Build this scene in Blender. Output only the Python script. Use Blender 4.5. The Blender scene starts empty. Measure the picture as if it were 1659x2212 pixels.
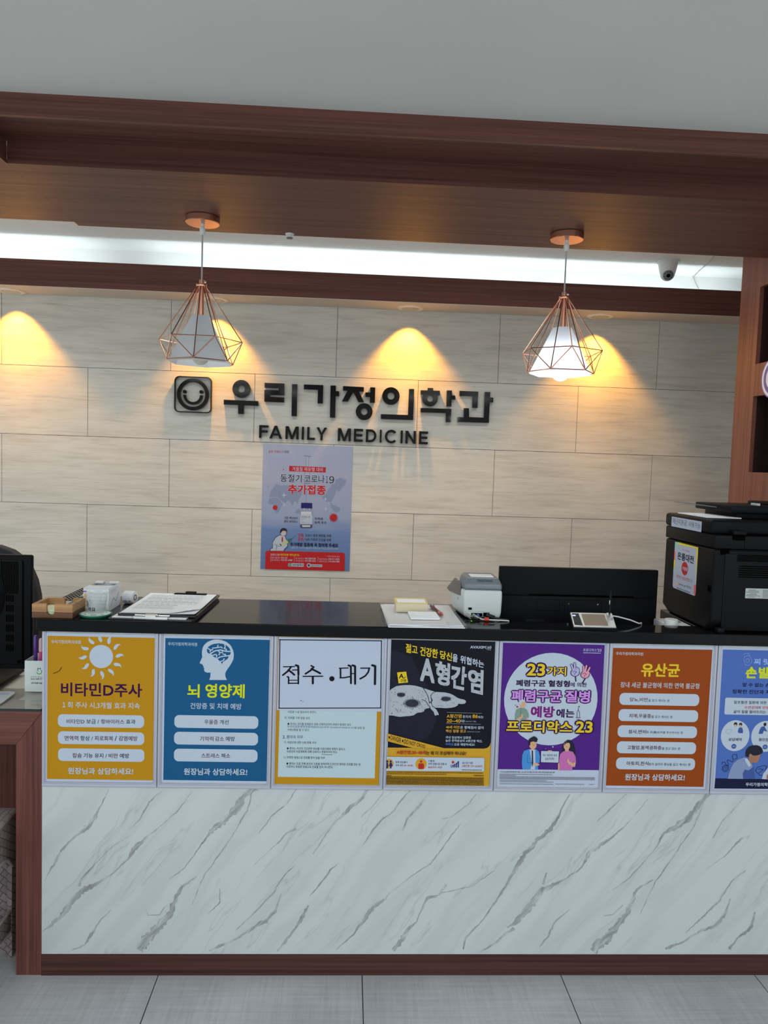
import bpy, bmesh, math, random
from mathutils import Vector, Matrix
from mathutils.geometry import tessellate_polygon

# ---------------------------------------------------------------- scene, camera, light
scene = bpy.context.scene
col = scene.collection
scene.view_settings.view_transform = 'Standard'
scene.view_settings.look = 'None'
scene.view_settings.gamma = 1.0
scene.view_settings.use_curve_mapping = False
scene.view_settings.exposure = 0.66
scene.cycles.max_bounces = 7
scene.cycles.diffuse_bounces = 4
scene.cycles.glossy_bounces = 4
scene.cycles.transmission_bounces = 4
scene.cycles.transparent_max_bounces = 10
scene.cycles.caustics_reflective = False
scene.cycles.caustics_refractive = False
scene.cycles.sample_clamp_indirect = 4.0
scene.cycles.use_denoising = True

def make_camera():
    cam = bpy.data.cameras.new('camera')
    cam.sensor_fit = 'VERTICAL'
    cam.sensor_height = 24.0
    cam.lens = 24.0 * 1621.7 / 2212
    cam.clip_start = 0.02
    yaw, pitch, roll = 0.049, -0.066, 0.0327
    f = Vector((math.sin(yaw) * math.cos(pitch), math.cos(yaw) * math.cos(pitch), math.sin(pitch)))
    r = Vector((math.cos(yaw), -math.sin(yaw), 0))
    u = r.cross(f)
    c, s = math.cos(roll), math.sin(roll)
    r2, u2 = c * r + s * u, -s * r + c * u
    m = Matrix((r2, u2, -f)).transposed().to_4x4()
    m.translation = (0.8522, -2.1423, 1.5266)
    o = bpy.data.objects.new('camera', cam)
    o.matrix_world = m
    col.objects.link(o)
    scene.camera = o
make_camera()

world = bpy.data.worlds.new('room_air')
scene.world = world
world.use_nodes = True
bgn = world.node_tree.nodes['Background']
bgn.inputs[0].default_value = (0.86, 0.97, 1.0, 1)
bgn.inputs[1].default_value = AMBIENT = 0.80

def light(name, kind, loc, energy, color, rot=(0, 0, 0), **kw):
    d = bpy.data.lights.new(name, kind)
    d.energy = energy
    d.color = color
    for k, v in kw.items():
        setattr(d, k, v)
    o = bpy.data.objects.new(name, d)
    o.location = loc
    o.rotation_euler = rot
    col.objects.link(o)
    return o
# waiting-room ceiling panels behind the camera (flush with the 2.405 m ceiling)
for lx in (-0.35, 2.1):
    for ly in (-2.5, -4.0):
        light('ceiling_panel_light', 'AREA', (lx, ly, 2.395), 17, (0.93, 0.99, 1.0), shape='RECTANGLE', size=1.2, size_y=0.6)
# two tubes lying in the cove above the back wall, a short gap between them
for x0, x1 in ((-2.2, -0.44), (-0.20, 2.9)):
    light('cove_tube_light', 'AREA', ((x0 + x1) / 2, 1.74, 2.375), 0.95 * (x1 - x0), (0.83, 0.97, 1.0),
          rot=(math.radians(145), 0, 0), shape='RECTANGLE', size=x1 - x0, size_y=0.04)

# added fill lights, unseen above the bulkhead, to brighten the back wall and countertop
for lx in (-0.9, 0.45, 1.8):
    light('staff_fill_light', 'AREA', (lx, 0.93, 2.565), 4.2, (0.93, 1.0, 0.97), shape='RECTANGLE', size=0.9, size_y=0.3, spread=math.radians(132))

# ---------------------------------------------------------------- materials
def lin(c):
    c = c / 255
    return c / 12.92 if c <= 0.04045 else ((c + 0.055) / 1.055) ** 2.4

def seen(r, g, b, k=1.12):
    return tuple(min(0.88, lin(v) * k) for v in (r, g, b))

MATS = {}
def mat(name, rgb, rough=0.5, metal=0.0, spec=0.5, **kw):
    if name in MATS:
        return MATS[name]
    m = bpy.data.materials.new(name)
    m.use_nodes = True
    p = m.node_tree.nodes['Principled BSDF']
    p.inputs['Base Color'].default_value = (*rgb, 1)
    p.inputs['Roughness'].default_value = rough
    p.inputs['Metallic'].default_value = metal
    p.inputs['Specular IOR Level'].default_value = spec
    for k, v in kw.items():
        p.inputs[k.replace('_', ' ')].default_value = v
    MATS[name] = m
    return m

class Nodes:
    def __init__(self, name, rough=0.5, spec=0.5):
        self.m = mat(name, (0.5, 0.5, 0.5), rough, 0, spec)
        self.t = self.m.node_tree
        self.p = self.t.nodes['Principled BSDF']
        self.co = self.t.nodes.new('ShaderNodeTexCoord').outputs['Object']
    def n(self, kind, **kw):
        nd = self.t.nodes.new(kind)
        for k, v in kw.items():
            if k.startswith('_'):
                setattr(nd, k[1:], v)
            else:
                s = nd.inputs[int(k[1:])] if k[0] == 'i' and k[1:].isdigit() else nd.inputs[k]
                if isinstance(v, bpy.types.NodeSocket):
                    self.t.links.new(v, s)
                else:
                    s.default_value = v
        return nd
    def map(self, scale, rot=(0, 0, 0), vec=None):
        return self.n('ShaderNodeMapping', i0=vec or self.co, i2=rot, i3=scale).outputs[0]
    def noise(self, vec, scale, detail=4, rough=0.6, dist=0.0):
        return self.n('ShaderNodeTexNoise', Vector=vec, Scale=scale, Detail=detail, Roughness=rough, Distortion=dist).outputs[0]
    def ramp(self, fac, stops, interp='LINEAR'):
        nd = self.n('ShaderNodeValToRGB', i0=fac)
        r = nd.color_ramp
        r.interpolation = interp
        while len(r.elements) < len(stops):
            r.elements.new(0.5)
        for e, (p, c) in zip(r.elements, stops):
            e.position = p
            e.color = (*c, 1) if len(c) == 3 else c
        return nd.outputs[0]
    def math(self, op, a, b=0.0):
        return self.n('ShaderNodeMath', _operation=op, i0=a, i1=b).outputs[0]
    def mix(self, fac, a, b, blend='MIX'):
        nd = self.n('ShaderNodeMix', _data_type='RGBA', _blend_type=blend)
        for s, v in ((nd.inputs[0], fac), (nd.inputs[6], a), (nd.inputs[7], b)):
            if isinstance(v, bpy.types.NodeSocket):
                self.t.links.new(v, s)
            else:
                s.default_value = v if not isinstance(v, tuple) else (*v, 1)
        return nd.outputs[2]
    def out(self, color, bump=None, strength=0.1, dist=0.002):
        self.t.links.new(color, self.p.inputs['Base Color'])
        if bump is not None:
            b = self.n('ShaderNodeBump', Strength=strength, Distance=dist, Height=bump)
            self.t.links.new(b.outputs[0], self.p.inputs['Normal'])
        return self.m

def wood_material(name, axis, base, dark, rough=0.42):
    n = Nodes(name, rough, 0.2)
    long, cross = 1.2, 130
    sc = {'x': (long, cross, cross), 'z': (cross, cross, long), 'y': (cross, long, cross)}[axis]
    fine = n.noise(n.map(sc), 1.0, 3, 0.6)
    sc2 = tuple(v * (0.22 if v > 10 else 0.6) for v in sc)
    wide = n.noise(n.map(sc2), 1.0, 4, 0.6, 0.4)
    f = n.math('ADD', n.math('MULTIPLY', fine, 0.55), n.math('MULTIPLY', wide, 0.45))
    return n.out(n.ramp(f, [(0.34, dark), (0.52, base), (0.70, tuple(min(1, v * 1.35) for v in base))]), fine, 0.06)

WOOD_B, WOOD_D = (0.150, 0.056, 0.043), (0.078, 0.028, 0.023)
wood_x = wood_material('walnut_grain_horizontal', 'x', (0.132, 0.053, 0.041), (0.070, 0.028, 0.023))
wood_rail = wood_material('walnut_desk_grain', 'x', WOOD_B, WOOD_D)
wood_side_lit = wood_material('walnut_side_lit', 'z', (0.22, 0.085, 0.058), (0.14, 0.052, 0.037))  # same walnut, warm downlight spill put into a lighter colour
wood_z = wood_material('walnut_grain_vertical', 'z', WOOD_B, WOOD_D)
niche_shade_wood = wood_material('shaded_niche_walnut', 'z', (0.036, 0.017, 0.017), (0.020, 0.009, 0.010))  # walnut darkened, the low light inside the niches put into its colour
wood_base = wood_material('dark_walnut_plinth', 'x', (0.075, 0.030, 0.026), (0.035, 0.014, 0.013))
tray_wood = wood_material('oak_tray_wood', 'x', (0.40, 0.22, 0.10), (0.22, 0.11, 0.05))
tray_dark = wood_material('stained_tray_wood', 'x', (0.13, 0.060, 0.032), (0.07, 0.032, 0.02))

def stone_panels():
    n = Nodes('travertine_wall_panel', 0.55, 0.35)
    v = n.map((2.2, 1, 22))
    a = n.noise(v, 1.3, 6, 0.65, 0.5)
    b = n.noise(n.map((4.5, 1, 85)), 1.0, 5, 0.68, 0.5)
    c = n.noise(n.map((1.2, 1, 2.2)), 1.2, 3, 0.5)
    base = n.ramp(a, [(0.30, (0.545, 0.522, 0.472)), (0.50, (0.645, 0.622, 0.568)), (0.72, (0.69, 0.667, 0.61))])
    veins = n.ramp(b, [(0.28, (0.80, 0.77, 0.74)), (0.42, (0.94, 0.93, 0.92)), (0.50, (1, 1, 1))])
    w = n.mix(1.0, base, veins, 'MULTIPLY')
    cl = n.ramp(c, [(0.35, (0.90, 0.90, 0.90)), (0.65, (1.04, 1.03, 1.02))])
    return n.out(n.mix(1.0, w, cl, 'MULTIPLY'), b, 0.25, 0.002)
stone = stone_panels()

def marble_material(name, vein=False):
    n = Nodes(name, 0.28, 0.3)
    warpv = n.n('ShaderNodeVectorMath', _operation='SCALE', i0=n.n('ShaderNodeTexNoise', Vector=n.co, Scale=3.0, Detail=4, Roughness=0.55).outputs[1], Scale=0.10).outputs[0]
    v = n.n('ShaderNodeVectorMath', _operation='ADD', i0=n.co, i1=warpv).outputs[0]
    r1 = n.map((1, 1, 1), (0, math.radians(52), 0), v)       # veins climb to the upper right
    s1 = n.map((0.8, 1, 7.5), vec=r1)
    def ridge(vec, scale, lo, hi, det=3):
        x = n.noise(vec, scale, det, 0.5, 0.15)
        d = n.math('ABSOLUTE', n.math('SUBTRACT', x, 0.5))
        return n.ramp(d, [(lo, (1, 1, 1)), (hi, (0, 0, 0))])
    m2 = n.noise(n.map((1.3, 1, 2.6), vec=v), 2.2, 2, 0.5)
    fine = n.mix(1.0, ridge(s1, 1.5, 0.0, 0.010, 4), n.ramp(m2, [(0.42, (0.0, 0.0, 0.0)), (0.58, (0.7, 0.7, 0.7))]), 'MULTIPLY')
    soft = n.ramp(n.noise(s1, 1.2, 2, 0.5, 0.2), [(0.42, (0.515, 0.560, 0.573)), (0.50, (0.475, 0.512, 0.525)), (0.58, (0.515, 0.560, 0.573))])
    c = n.mix(n.math('MULTIPLY', fine, 0.45), soft, (0.24, 0.24, 0.26))
    if vein:
        s3 = n.map((3.5, 1, 16), vec=r1)
        g = n.noise(s3, 4.0, 5, 0.65, 0.5)
        c = n.mix(n.ramp(g, [(0.36, (0.12, 0.12, 0.12)), (0.50, (0.62, 0.62, 0.62)), (0.68, (1, 1, 1))]), c, (0.225, 0.225, 0.245))
    return n.out(c)
marble = marble_material('white_marble')
marble_vein = marble_material('grey_marble_vein', True)

def floor_material():
    n = Nodes('grey_concrete_tile', 0.5, 0.4)
    a = n.noise(n.map((3, 90, 1)), 1.0, 5, 0.7)
    b = n.noise(n.map((110, 4, 1)), 1.0, 5, 0.7)
    c = n.noise(n.map((1, 1, 1)), 2.4, 5, 0.6)
    f = n.math('ADD', n.math('MULTIPLY', n.math('ADD', a, b), 0.3), n.math('MULTIPLY', c, 0.4))
    return n.out(n.ramp(f, [(0.36, (0.31, 0.312, 0.325)), (0.5, (0.41, 0.412, 0.425)), (0.64, (0.52, 0.522, 0.535))]), a, 0.08)
floor_m = floor_material()

def plaster(name, rgb, rough=0.85):
    n = Nodes(name, rough, 0.2)
    a = n.noise(n.map((1, 1, 1)), 160, 3, 0.7)
    b = n.noise(n.map((1, 1, 1)), 1.5, 3, 0.5)
    lo, hi = tuple(v * 0.96 for v in rgb), tuple(v * 1.03 for v in rgb)
    return n.out(n.ramp(b, [(0.35, lo), (0.65, hi)]), a, 0.12, 0.001)
ceil_m = plaster('white_ceiling_paint', (0.66, 0.655, 0.635))
cove_m = plaster('white_cove_paint', (0.80, 0.80, 0.79))
soffit_m = plaster('cream_soffit_paint', (0.60, 0.54, 0.48))

joint_m = mat('dark_joint', (0.05, 0.048, 0.045), 0.9)
tile_joint_m = mat('dark_tile_joint', (0.035, 0.036, 0.04), 0.9)
granite = mat('black_polished_top', (0.006, 0.006, 0.007), 0.10, 0, 0.12)
def black_plastic(name, v=0.010, rough=0.42):
    n = Nodes(name, rough, 0.06)
    a = n.noise(n.map((1, 1, 1)), 900, 2, 0.6)
    return n.out(n.ramp(a, [(0.3, (v * 0.8, v * 0.82, v * 0.95)), (0.7, (v * 1.2, v * 1.22, v * 1.4))]), a, 0.06, 0.0005)
printer_m = black_plastic('black_textured_plastic', 0.008, 0.40)
monitor_m = black_plastic('black_monitor_shell', 0.006, 0.40)
black_m = mat('matt_black', (0.008, 0.008, 0.009), 0.6, 0, 0.15)
hole_m = mat('dark_opening', (0.002, 0.002, 0.002), 0.9, 0, 0.0)
acrylic = mat('black_gloss_acrylic', (0.006, 0.006, 0.007), 0.07, 0, 0.10)
copper = mat('copper_plated_metal', (0.72, 0.36, 0.25), 0.24, 1.0)
chrome = mat('polished_steel', (0.75, 0.75, 0.75), 0.2, 1.0)
white_pl = mat('white_plastic', (0.72, 0.73, 0.72), 0.4)
cord_m = mat('grey_fabric_cord', (0.45, 0.44, 0.44), 0.7)
grey_pl = mat('slate_grey_plastic', (0.16, 0.18, 0.20), 0.35)
lightgrey_pl = mat('pale_grey_plastic', (0.60, 0.64, 0.64), 0.42)
frame_m = mat('lilac_grey_holder_plastic', (0.42, 0.43, 0.52), 0.3)
paper_m = mat('white_paper', (0.84, 0.845, 0.87), 0.7)
cable_w = mat('white_cable', (0.7, 0.7, 0.7), 0.5)
cable_k = mat('black_cable', (0.012, 0.012, 0.012), 0.5)

def emitter(name, rgb, strength):
    m = mat(name, rgb, 0.5)
    p = m.node_tree.nodes['Principled BSDF']
    p.inputs['Emission Color'].default_value = (*rgb, 1)
    p.inputs['Emission Strength'].default_value = strength
    return m
bulb_on = emitter('lit_bulb_glass', (0.93, 0.96, 1.0), 22)
bulb_off = mat('frosted_bulb_glass', (0.72, 0.70, 0.62), 0.25)
lens_m = emitter('warm_lamp_lens', (1.0, 0.72, 0.35), 2.2)
led_green = emitter('green_led', (0.45, 1.0, 0.1), 6)
led_blue = emitter('blue_led', (0.15, 0.15, 1.0), 4)

def glassy(name, tint, haze=0.0, rough=0.0, gloss=0.96):
    m = mat(name, tint)
    t = m.node_tree
    t.nodes.remove(t.nodes['Principled BSDF'])
    tr = t.nodes.new('ShaderNodeBsdfTransparent'); tr.inputs[0].default_value = (*tint, 1)
    gl = t.nodes.new('ShaderNodeBsdfGlossy'); gl.inputs['Roughness'].default_value = rough
    lw = t.nodes.new('ShaderNodeLayerWeight'); lw.inputs[0].default_value = 0.5
    pw = t.nodes.new('ShaderNodeMath'); pw.operation = 'POWER'; pw.inputs[1].default_value = 5
    fr = t.nodes.new('ShaderNodeMath'); fr.operation = 'MULTIPLY_ADD'; fr.inputs[1].default_value = gloss; fr.inputs[2].default_value = 0.04
    t.links.new(lw.outputs['Facing'], pw.inputs[0]); t.links.new(pw.outputs[0], fr.inputs[0])
    mx = t.nodes.new('ShaderNodeMixShader')
    t.links.new(fr.outputs[0], mx.inputs[0]); t.links.new(tr.outputs[0], mx.inputs[1]); t.links.new(gl.outputs[0], mx.inputs[2])
    last = mx
    if haze:
        df = t.nodes.new('ShaderNodeBsdfDiffuse'); df.inputs[0].default_value = (0.8, 0.82, 0.84, 1)
        m2 = t.nodes.new('ShaderNodeMixShader'); m2.inputs[0].default_value = haze
        t.links.new(mx.outputs[0], m2.inputs[1]); t.links.new(df.outputs[0], m2.inputs[2])
        last = m2
    t.links.new(last.outputs[0], t.nodes['Material Output'].inputs[0])
    return m
glass_m = glassy('clear_desk_glass', (0.97, 0.985, 0.975))
glass_edge = mat('green_glass_edge', (0.012, 0.022, 0.018), 0.1)
cup_m = glassy('clear_cup_plastic', (0.96, 0.97, 0.97), 0.10, 0.05, 0.45)
sleeve_m = glassy('clear_sleeve_plastic', (0.985, 0.985, 0.99), 0.04, 0.08, 0.3)

def shade_material():
    m = mat('white_lampshade_fabric', (0.8, 0.8, 0.8))
    t = m.node_tree
    t.nodes.remove(t.nodes['Principled BSDF'])
    d = t.nodes.new('ShaderNodeBsdfDiffuse'); d.inputs[0].default_value = (0.76, 0.79, 0.82, 1)
    tr = t.nodes.new('ShaderNodeBsdfTranslucent'); tr.inputs[0].default_value = (0.80, 0.82, 0.86, 1)
    mx = t.nodes.new('ShaderNodeMixShader'); mx.inputs[0].default_value = 0.28
    t.links.new(d.outputs[0], mx.inputs[1]); t.links.new(tr.outputs[0], mx.inputs[2])
    t.links.new(mx.outputs[0], t.nodes['Material Output'].inputs[0])
    return m
shade_m = shade_material()

# print colours, as the inks look under this light
INK = dict(white=(170, 178, 197), pale=(170, 181, 196), paper=(168, 186, 194), amber=(172, 124, 22), plum=(52, 14, 58), wine=(82, 34, 50),
           ink=(34, 36, 48), bark=(62, 38, 16), blue=(24, 80, 122), lime=(196, 200, 20), navy=(38, 38, 100), slate=(60, 76, 112), black=(16, 18, 26),
           gold=(186, 142, 42), coal=(21, 21, 31), coal2=(46, 48, 60), coal3=(30, 31, 43), yel=(208, 178, 40), ash=(160, 165, 174), sky=(70, 110, 185), brick=(166, 40, 34),
           gray=(112, 116, 130), violet=(72, 34, 118), grape=(44, 18, 66), lilac=(186, 132, 204), orchid=(112, 30, 112), lav=(166, 160, 200),
           rose=(205, 140, 160), sage=(116, 138, 128), skin=(196, 152, 120), skin2=(150, 108, 88), azure=(66, 130, 190), pinkc=(178, 100, 158),
           orange=(136, 62, 20), peri=(72, 100, 168), nightb=(24, 26, 56), babyb=(140, 168, 216), crim=(176, 40, 44), denim=(62, 82, 140),
           shirt=(122, 136, 172), mapb=(126, 138, 168), char=(46, 47, 54), silver=(140, 148, 166), mist=(186, 192, 202), steel=(72, 78, 102),
           teal=(66, 106, 110), pale2=(176, 186, 130), green=(40, 110, 60), stY=(222, 204, 40), stG=(140, 206, 190), stR=(226, 100, 96))
def ink(c):
    return mat('print_' + c, seen(*INK[c]), 0.42, 0, 0.10)

# ---------------------------------------------------------------- mesh helpers
class MB:
    """collects shapes for ONE mesh"""
    def __init__(self):
        self.v, self.f, self.mi, self.mats, self.smooth = [], [], [], [], []
    def m(self, material):
        if material not in self.mats:
            self.mats.append(material)
        return self.mats.index(material)
    def add(self, verts, faces, material, smooth=False):
        k, i = len(self.v), self.m(material)
        self.v += [tuple(v) for v in verts]
        for f in faces:
            self.f.append([k + a for a in f]); self.mi.append(i); self.smooth.append(smooth)
        return self
    def box(self, x0, y0, z0, x1, y1, z1, material, bev=0.0, seg=2):
        x0, x1, y0, y1, z0, z1 = min(x0, x1), max(x0, x1), min(y0, y1), max(y0, y1), min(z0, z1), max(z0, z1)
        if bev <= 0:
            v = [(x, y, z) for z in (z0, z1) for y in (y0, y1) for x in (x0, x1)]
            return self.add(v, [(0, 2, 3, 1), (4, 5, 7, 6), (0, 1, 5, 4), (2, 6, 7, 3), (0, 4, 6, 2), (1, 3, 7, 5)], material)
        bm = bmesh.new()
        bmesh.ops.create_cube(bm, size=1)
        for q in bm.verts:
            q.co = ((x0 + x1) / 2 + q.co.x * (x1 - x0), (y0 + y1) / 2 + q.co.y * (y1 - y0), (z0 + z1) / 2 + q.co.z * (z1 - z0))
        b = min(bev, 0.49 * min(x1 - x0, y1 - y0, z1 - z0))
        bmesh.ops.bevel(bm, geom=bm.edges[:], offset=b, segments=seg, affect='EDGES', profile=0.5)
        return self.bm(bm, material, True)
    def bm(self, bm, material, smooth=False):
        bm.verts.index_update()
        self.add([q.co[:] for q in bm.verts], [[q.index for q in f.verts] for f in bm.faces], material, smooth)
        bm.free()
        return self
    def prism(self, pts, frame, d0, d1, material, caps=True, smooth=False):
        """extrude a closed 2D outline; frame = (origin, U, V, N)"""
        o, U, V, N = frame
        n = len(pts)
        P = lambda p, d: o + U * p[0] + V * p[1] + N * d
        v = [P(p, d0) for p in pts] + [P(p, d1) for p in pts]
        self.add(v, [(i, (i + 1) % n, n + (i + 1) % n, n + i) for i in range(n)], material, smooth)
        if caps:
            tri = tessellate_polygon([[Vector((p[0], p[1], 0)) for p in pts]])
            self.add([P(p, d0) for p in pts], tri, material)
            self.add([P(p, d1) for p in pts], tri, material)
        return self
    def ringprism(self, c, ro, ri, frame, d0, d1, material, a0=0, a1=2 * math.pi, seg=48):
        o, U, V, N = frame
        full = abs(a1 - a0 - 2 * math.pi) < 1e-6
        k = seg if full else seg + 1
        v = []
        for i in range(k):
            a = a0 + (a1 - a0) * i / seg
            for r, d in ((ro, d0), (ro, d1), (ri, d1), (ri, d0)):
                v.append(o + U * (c[0] + r * math.cos(a)) + V * (c[1] + r * math.sin(a)) + N * d)
        f = []
        for i in range(seg):
            a, b = i * 4, ((i + 1) % k) * 4
            for j in range(4):
                f.append((a + j, a + (j + 1) % 4, b + (j + 1) % 4, b + j))
        if not full:
            f += [(0, 1, 2, 3), (4 * seg, 4 * seg + 1, 4 * seg + 2, 4 * seg + 3)]
        return self.add(v, f, material)
    def tube(self, path, r, material, seg=8, caps=True, smooth=True):
        path = [Vector(p) for p in path]
        rs = r if isinstance(r, (list, tuple)) else [r] * len(path)
        v, f = [], []
        up = None
        for i, p in enumerate(path):
            t = (path[min(i + 1, len(path) - 1)] - path[max(i - 1, 0)]).normalized()
            if up is None or abs(up.dot(t)) > 0.95:
                up = Vector((0, 0, 1)) if abs(t.z) < 0.9 else Vector((1, 0, 0))
            a = t.cross(up).normalized(); b = t.cross(a).normalized(); up = -b
            for k in range(seg):
                an = 2 * math.pi * k / seg
                v.append(p + (a * math.cos(an) + b * math.sin(an)) * rs[i])
        for i in range(len(path) - 1):
            for k in range(seg):
                f.append((i * seg + k, i * seg + (k + 1) % seg, (i + 1) * seg + (k + 1) % seg, (i + 1) * seg + k))
        self.add(v, f, material, smooth)
        if caps:
            e = (len(path) - 1) * seg
            self.add(v[:seg], [tuple(range(seg))], material)
            self.add(v[e:], [tuple(range(seg))], material)
        return self
    def lathe(self, prof, c, material, seg=32, axis='z', smooth=True, mtx=None):
        """profile of (radius, height) about an axis through c"""
        v, f = [], []
        for r, h in prof:
            for k in range(seg):
                a = 2 * math.pi * k / seg
                p = Vector((r * math.cos(a), r * math.sin(a), h))
                if axis == 'y': p = Vector((p.x, -p.z, p.y))
                if axis == 'x': p = Vector((p.z, p.x, p.y))
                if mtx: p = mtx @ p
                v.append(p + Vector(c))
        n = len(prof)
        for i in range(n - 1):
            for k in range(seg):
                f.append((i * seg + k, i * seg + (k + 1) % seg, (i + 1) * seg + (k + 1) % seg, (i + 1) * seg + k))
        if prof[0][0] > 1e-6: f.append(tuple(range(seg)))
        if prof[-1][0] > 1e-6: f.append(tuple((n - 1) * seg + k for k in range(seg)))
        return self.add(v, f, material, smooth)
    def obj(self, name, parent=None, kind=None):
        me = bpy.data.meshes.new(name)
        off = parent_origin(parent)
        me.from_pydata([(x - off[0], y - off[1], z - off[2]) for x, y, z in self.v], [], self.f)
        for m in self.mats:
            me.materials.append(m)
        me.polygons.foreach_set('material_index', self.mi)
        me.polygons.foreach_set('use_smooth', self.smooth)
        bm = bmesh.new(); bm.from_mesh(me)
        bmesh.ops.remove_doubles(bm, verts=bm.verts, dist=1e-6)
        bmesh.ops.recalc_face_normals(bm, faces=bm.faces)
        bm.to_mesh(me); bm.free()
        try:
            me.set_sharp_from_angle(angle=math.radians(38))
        except Exception:
            pass
        o = bpy.data.objects.new(name, me)
        col.objects.link(o)
        if parent: o.parent = parent
        if kind: o['kind'] = kind
        return o

def parent_origin(p):
    t = Vector((0, 0, 0))
    while p is not None:
        t += p.location
        p = p.parent
    return t

def tag(o, label, cat, group=None):
    o['label'] = label; o['category'] = cat
    if group: o['group'] = group
    return o
def thing(name, label, cat, loc, group=None):
    o = bpy.data.objects.new(name, None)
    o.location = loc; o.empty_display_size = 0.05
    col.objects.link(o)
    return tag(o, label, cat, group)
def copy_tree(o, parent=None):
    c = o.copy(); col.objects.link(c)
    if parent: c.parent = parent
    for ch in list(o.children):
        copy_tree(ch, c)
    return c
X, Y, Z = Vector((1, 0, 0)), Vector((0, 1, 0)), Vector((0, 0, 1))
def front(x, y, z):            # a frame on a surface that faces the waiting room
    return (Vector((x, y, z)), X, Z, -Y)
def rrect(cx, cy, w, h, r, seg=6):
    r = min(r, w / 2, h / 2)
    return [(cx + sx * (w / 2 - r) + r * math.cos(a0 + math.pi / 2 * i / seg), cy + sy * (h / 2 - r) + r * math.sin(a0 + math.pi / 2 * i / seg))
            for sx, sy, a0 in ((1, 1, 0), (-1, 1, math.pi / 2), (-1, -1, math.pi), (1, -1, 1.5 * math.pi)) for i in range(seg + 1)]

# ---------------------------------------------------------------- printing and lettering
GLYPHS = {}
def outline_texts(items):
    """outlines many lines of text in one go: {(text, resolution): (points, faces, bounds)}"""
    for res in sorted({r for t, r in items}):
        lines = sorted({t for t, r in items if r == res and (t, r) not in GLYPHS})
        if not lines:
            continue
        cu = bpy.data.curves.new('lettering', 'FONT')
        cu.body = '\n'.join(lines); cu.resolution_u = res; cu.fill_mode = 'FRONT'; cu.space_line = 4.0
        o = bpy.data.objects.new('lettering', cu)
        col.objects.link(o)
        bpy.context.view_layer.update()
        me = bpy.data.meshes.new_from_object(o.evaluated_get(bpy.context.evaluated_depsgraph_get()))
        vy = [v.co.y for v in me.vertices]
        row = [max(0, min(len(lines) - 1, int(round((0.3 - y) / 4.0)))) for y in vy]
        pts, idx, fcs = [[] for _ in lines], {}, [[] for _ in lines]
        for v in me.vertices:
            r = row[v.index]
            idx[v.index] = len(pts[r]); pts[r].append((v.co.x, v.co.y))
        for p in me.polygons:
            fcs[row[p.vertices[0]]].append(tuple(idx[i] for i in p.vertices))
        bpy.data.objects.remove(o); bpy.data.curves.remove(cu); bpy.data.meshes.remove(me)
        for t, pp, ff in zip(lines, pts, fcs):
            if not pp:
                pp, ff = [(0, 0), (1, 0), (1, 1)], []
            xs, ys = [p[0] for p in pp], [p[1] for p in pp]
            GLYPHS[t, res] = (pp, ff, (min(xs), min(ys), max(xs), max(ys)))
def glyphs(text, res=2):
    if (text, res) not in GLYPHS:
        outline_texts([(text, res)])
    return GLYPHS[text, res]
BOLD = ((1, 1), (-1, 1), (1, -1), (-1, -1))
EIGHT = [(math.cos(k * math.pi / 4), math.sin(k * math.pi / 4)) for k in range(8)]
STEP = 0.000006

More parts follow.
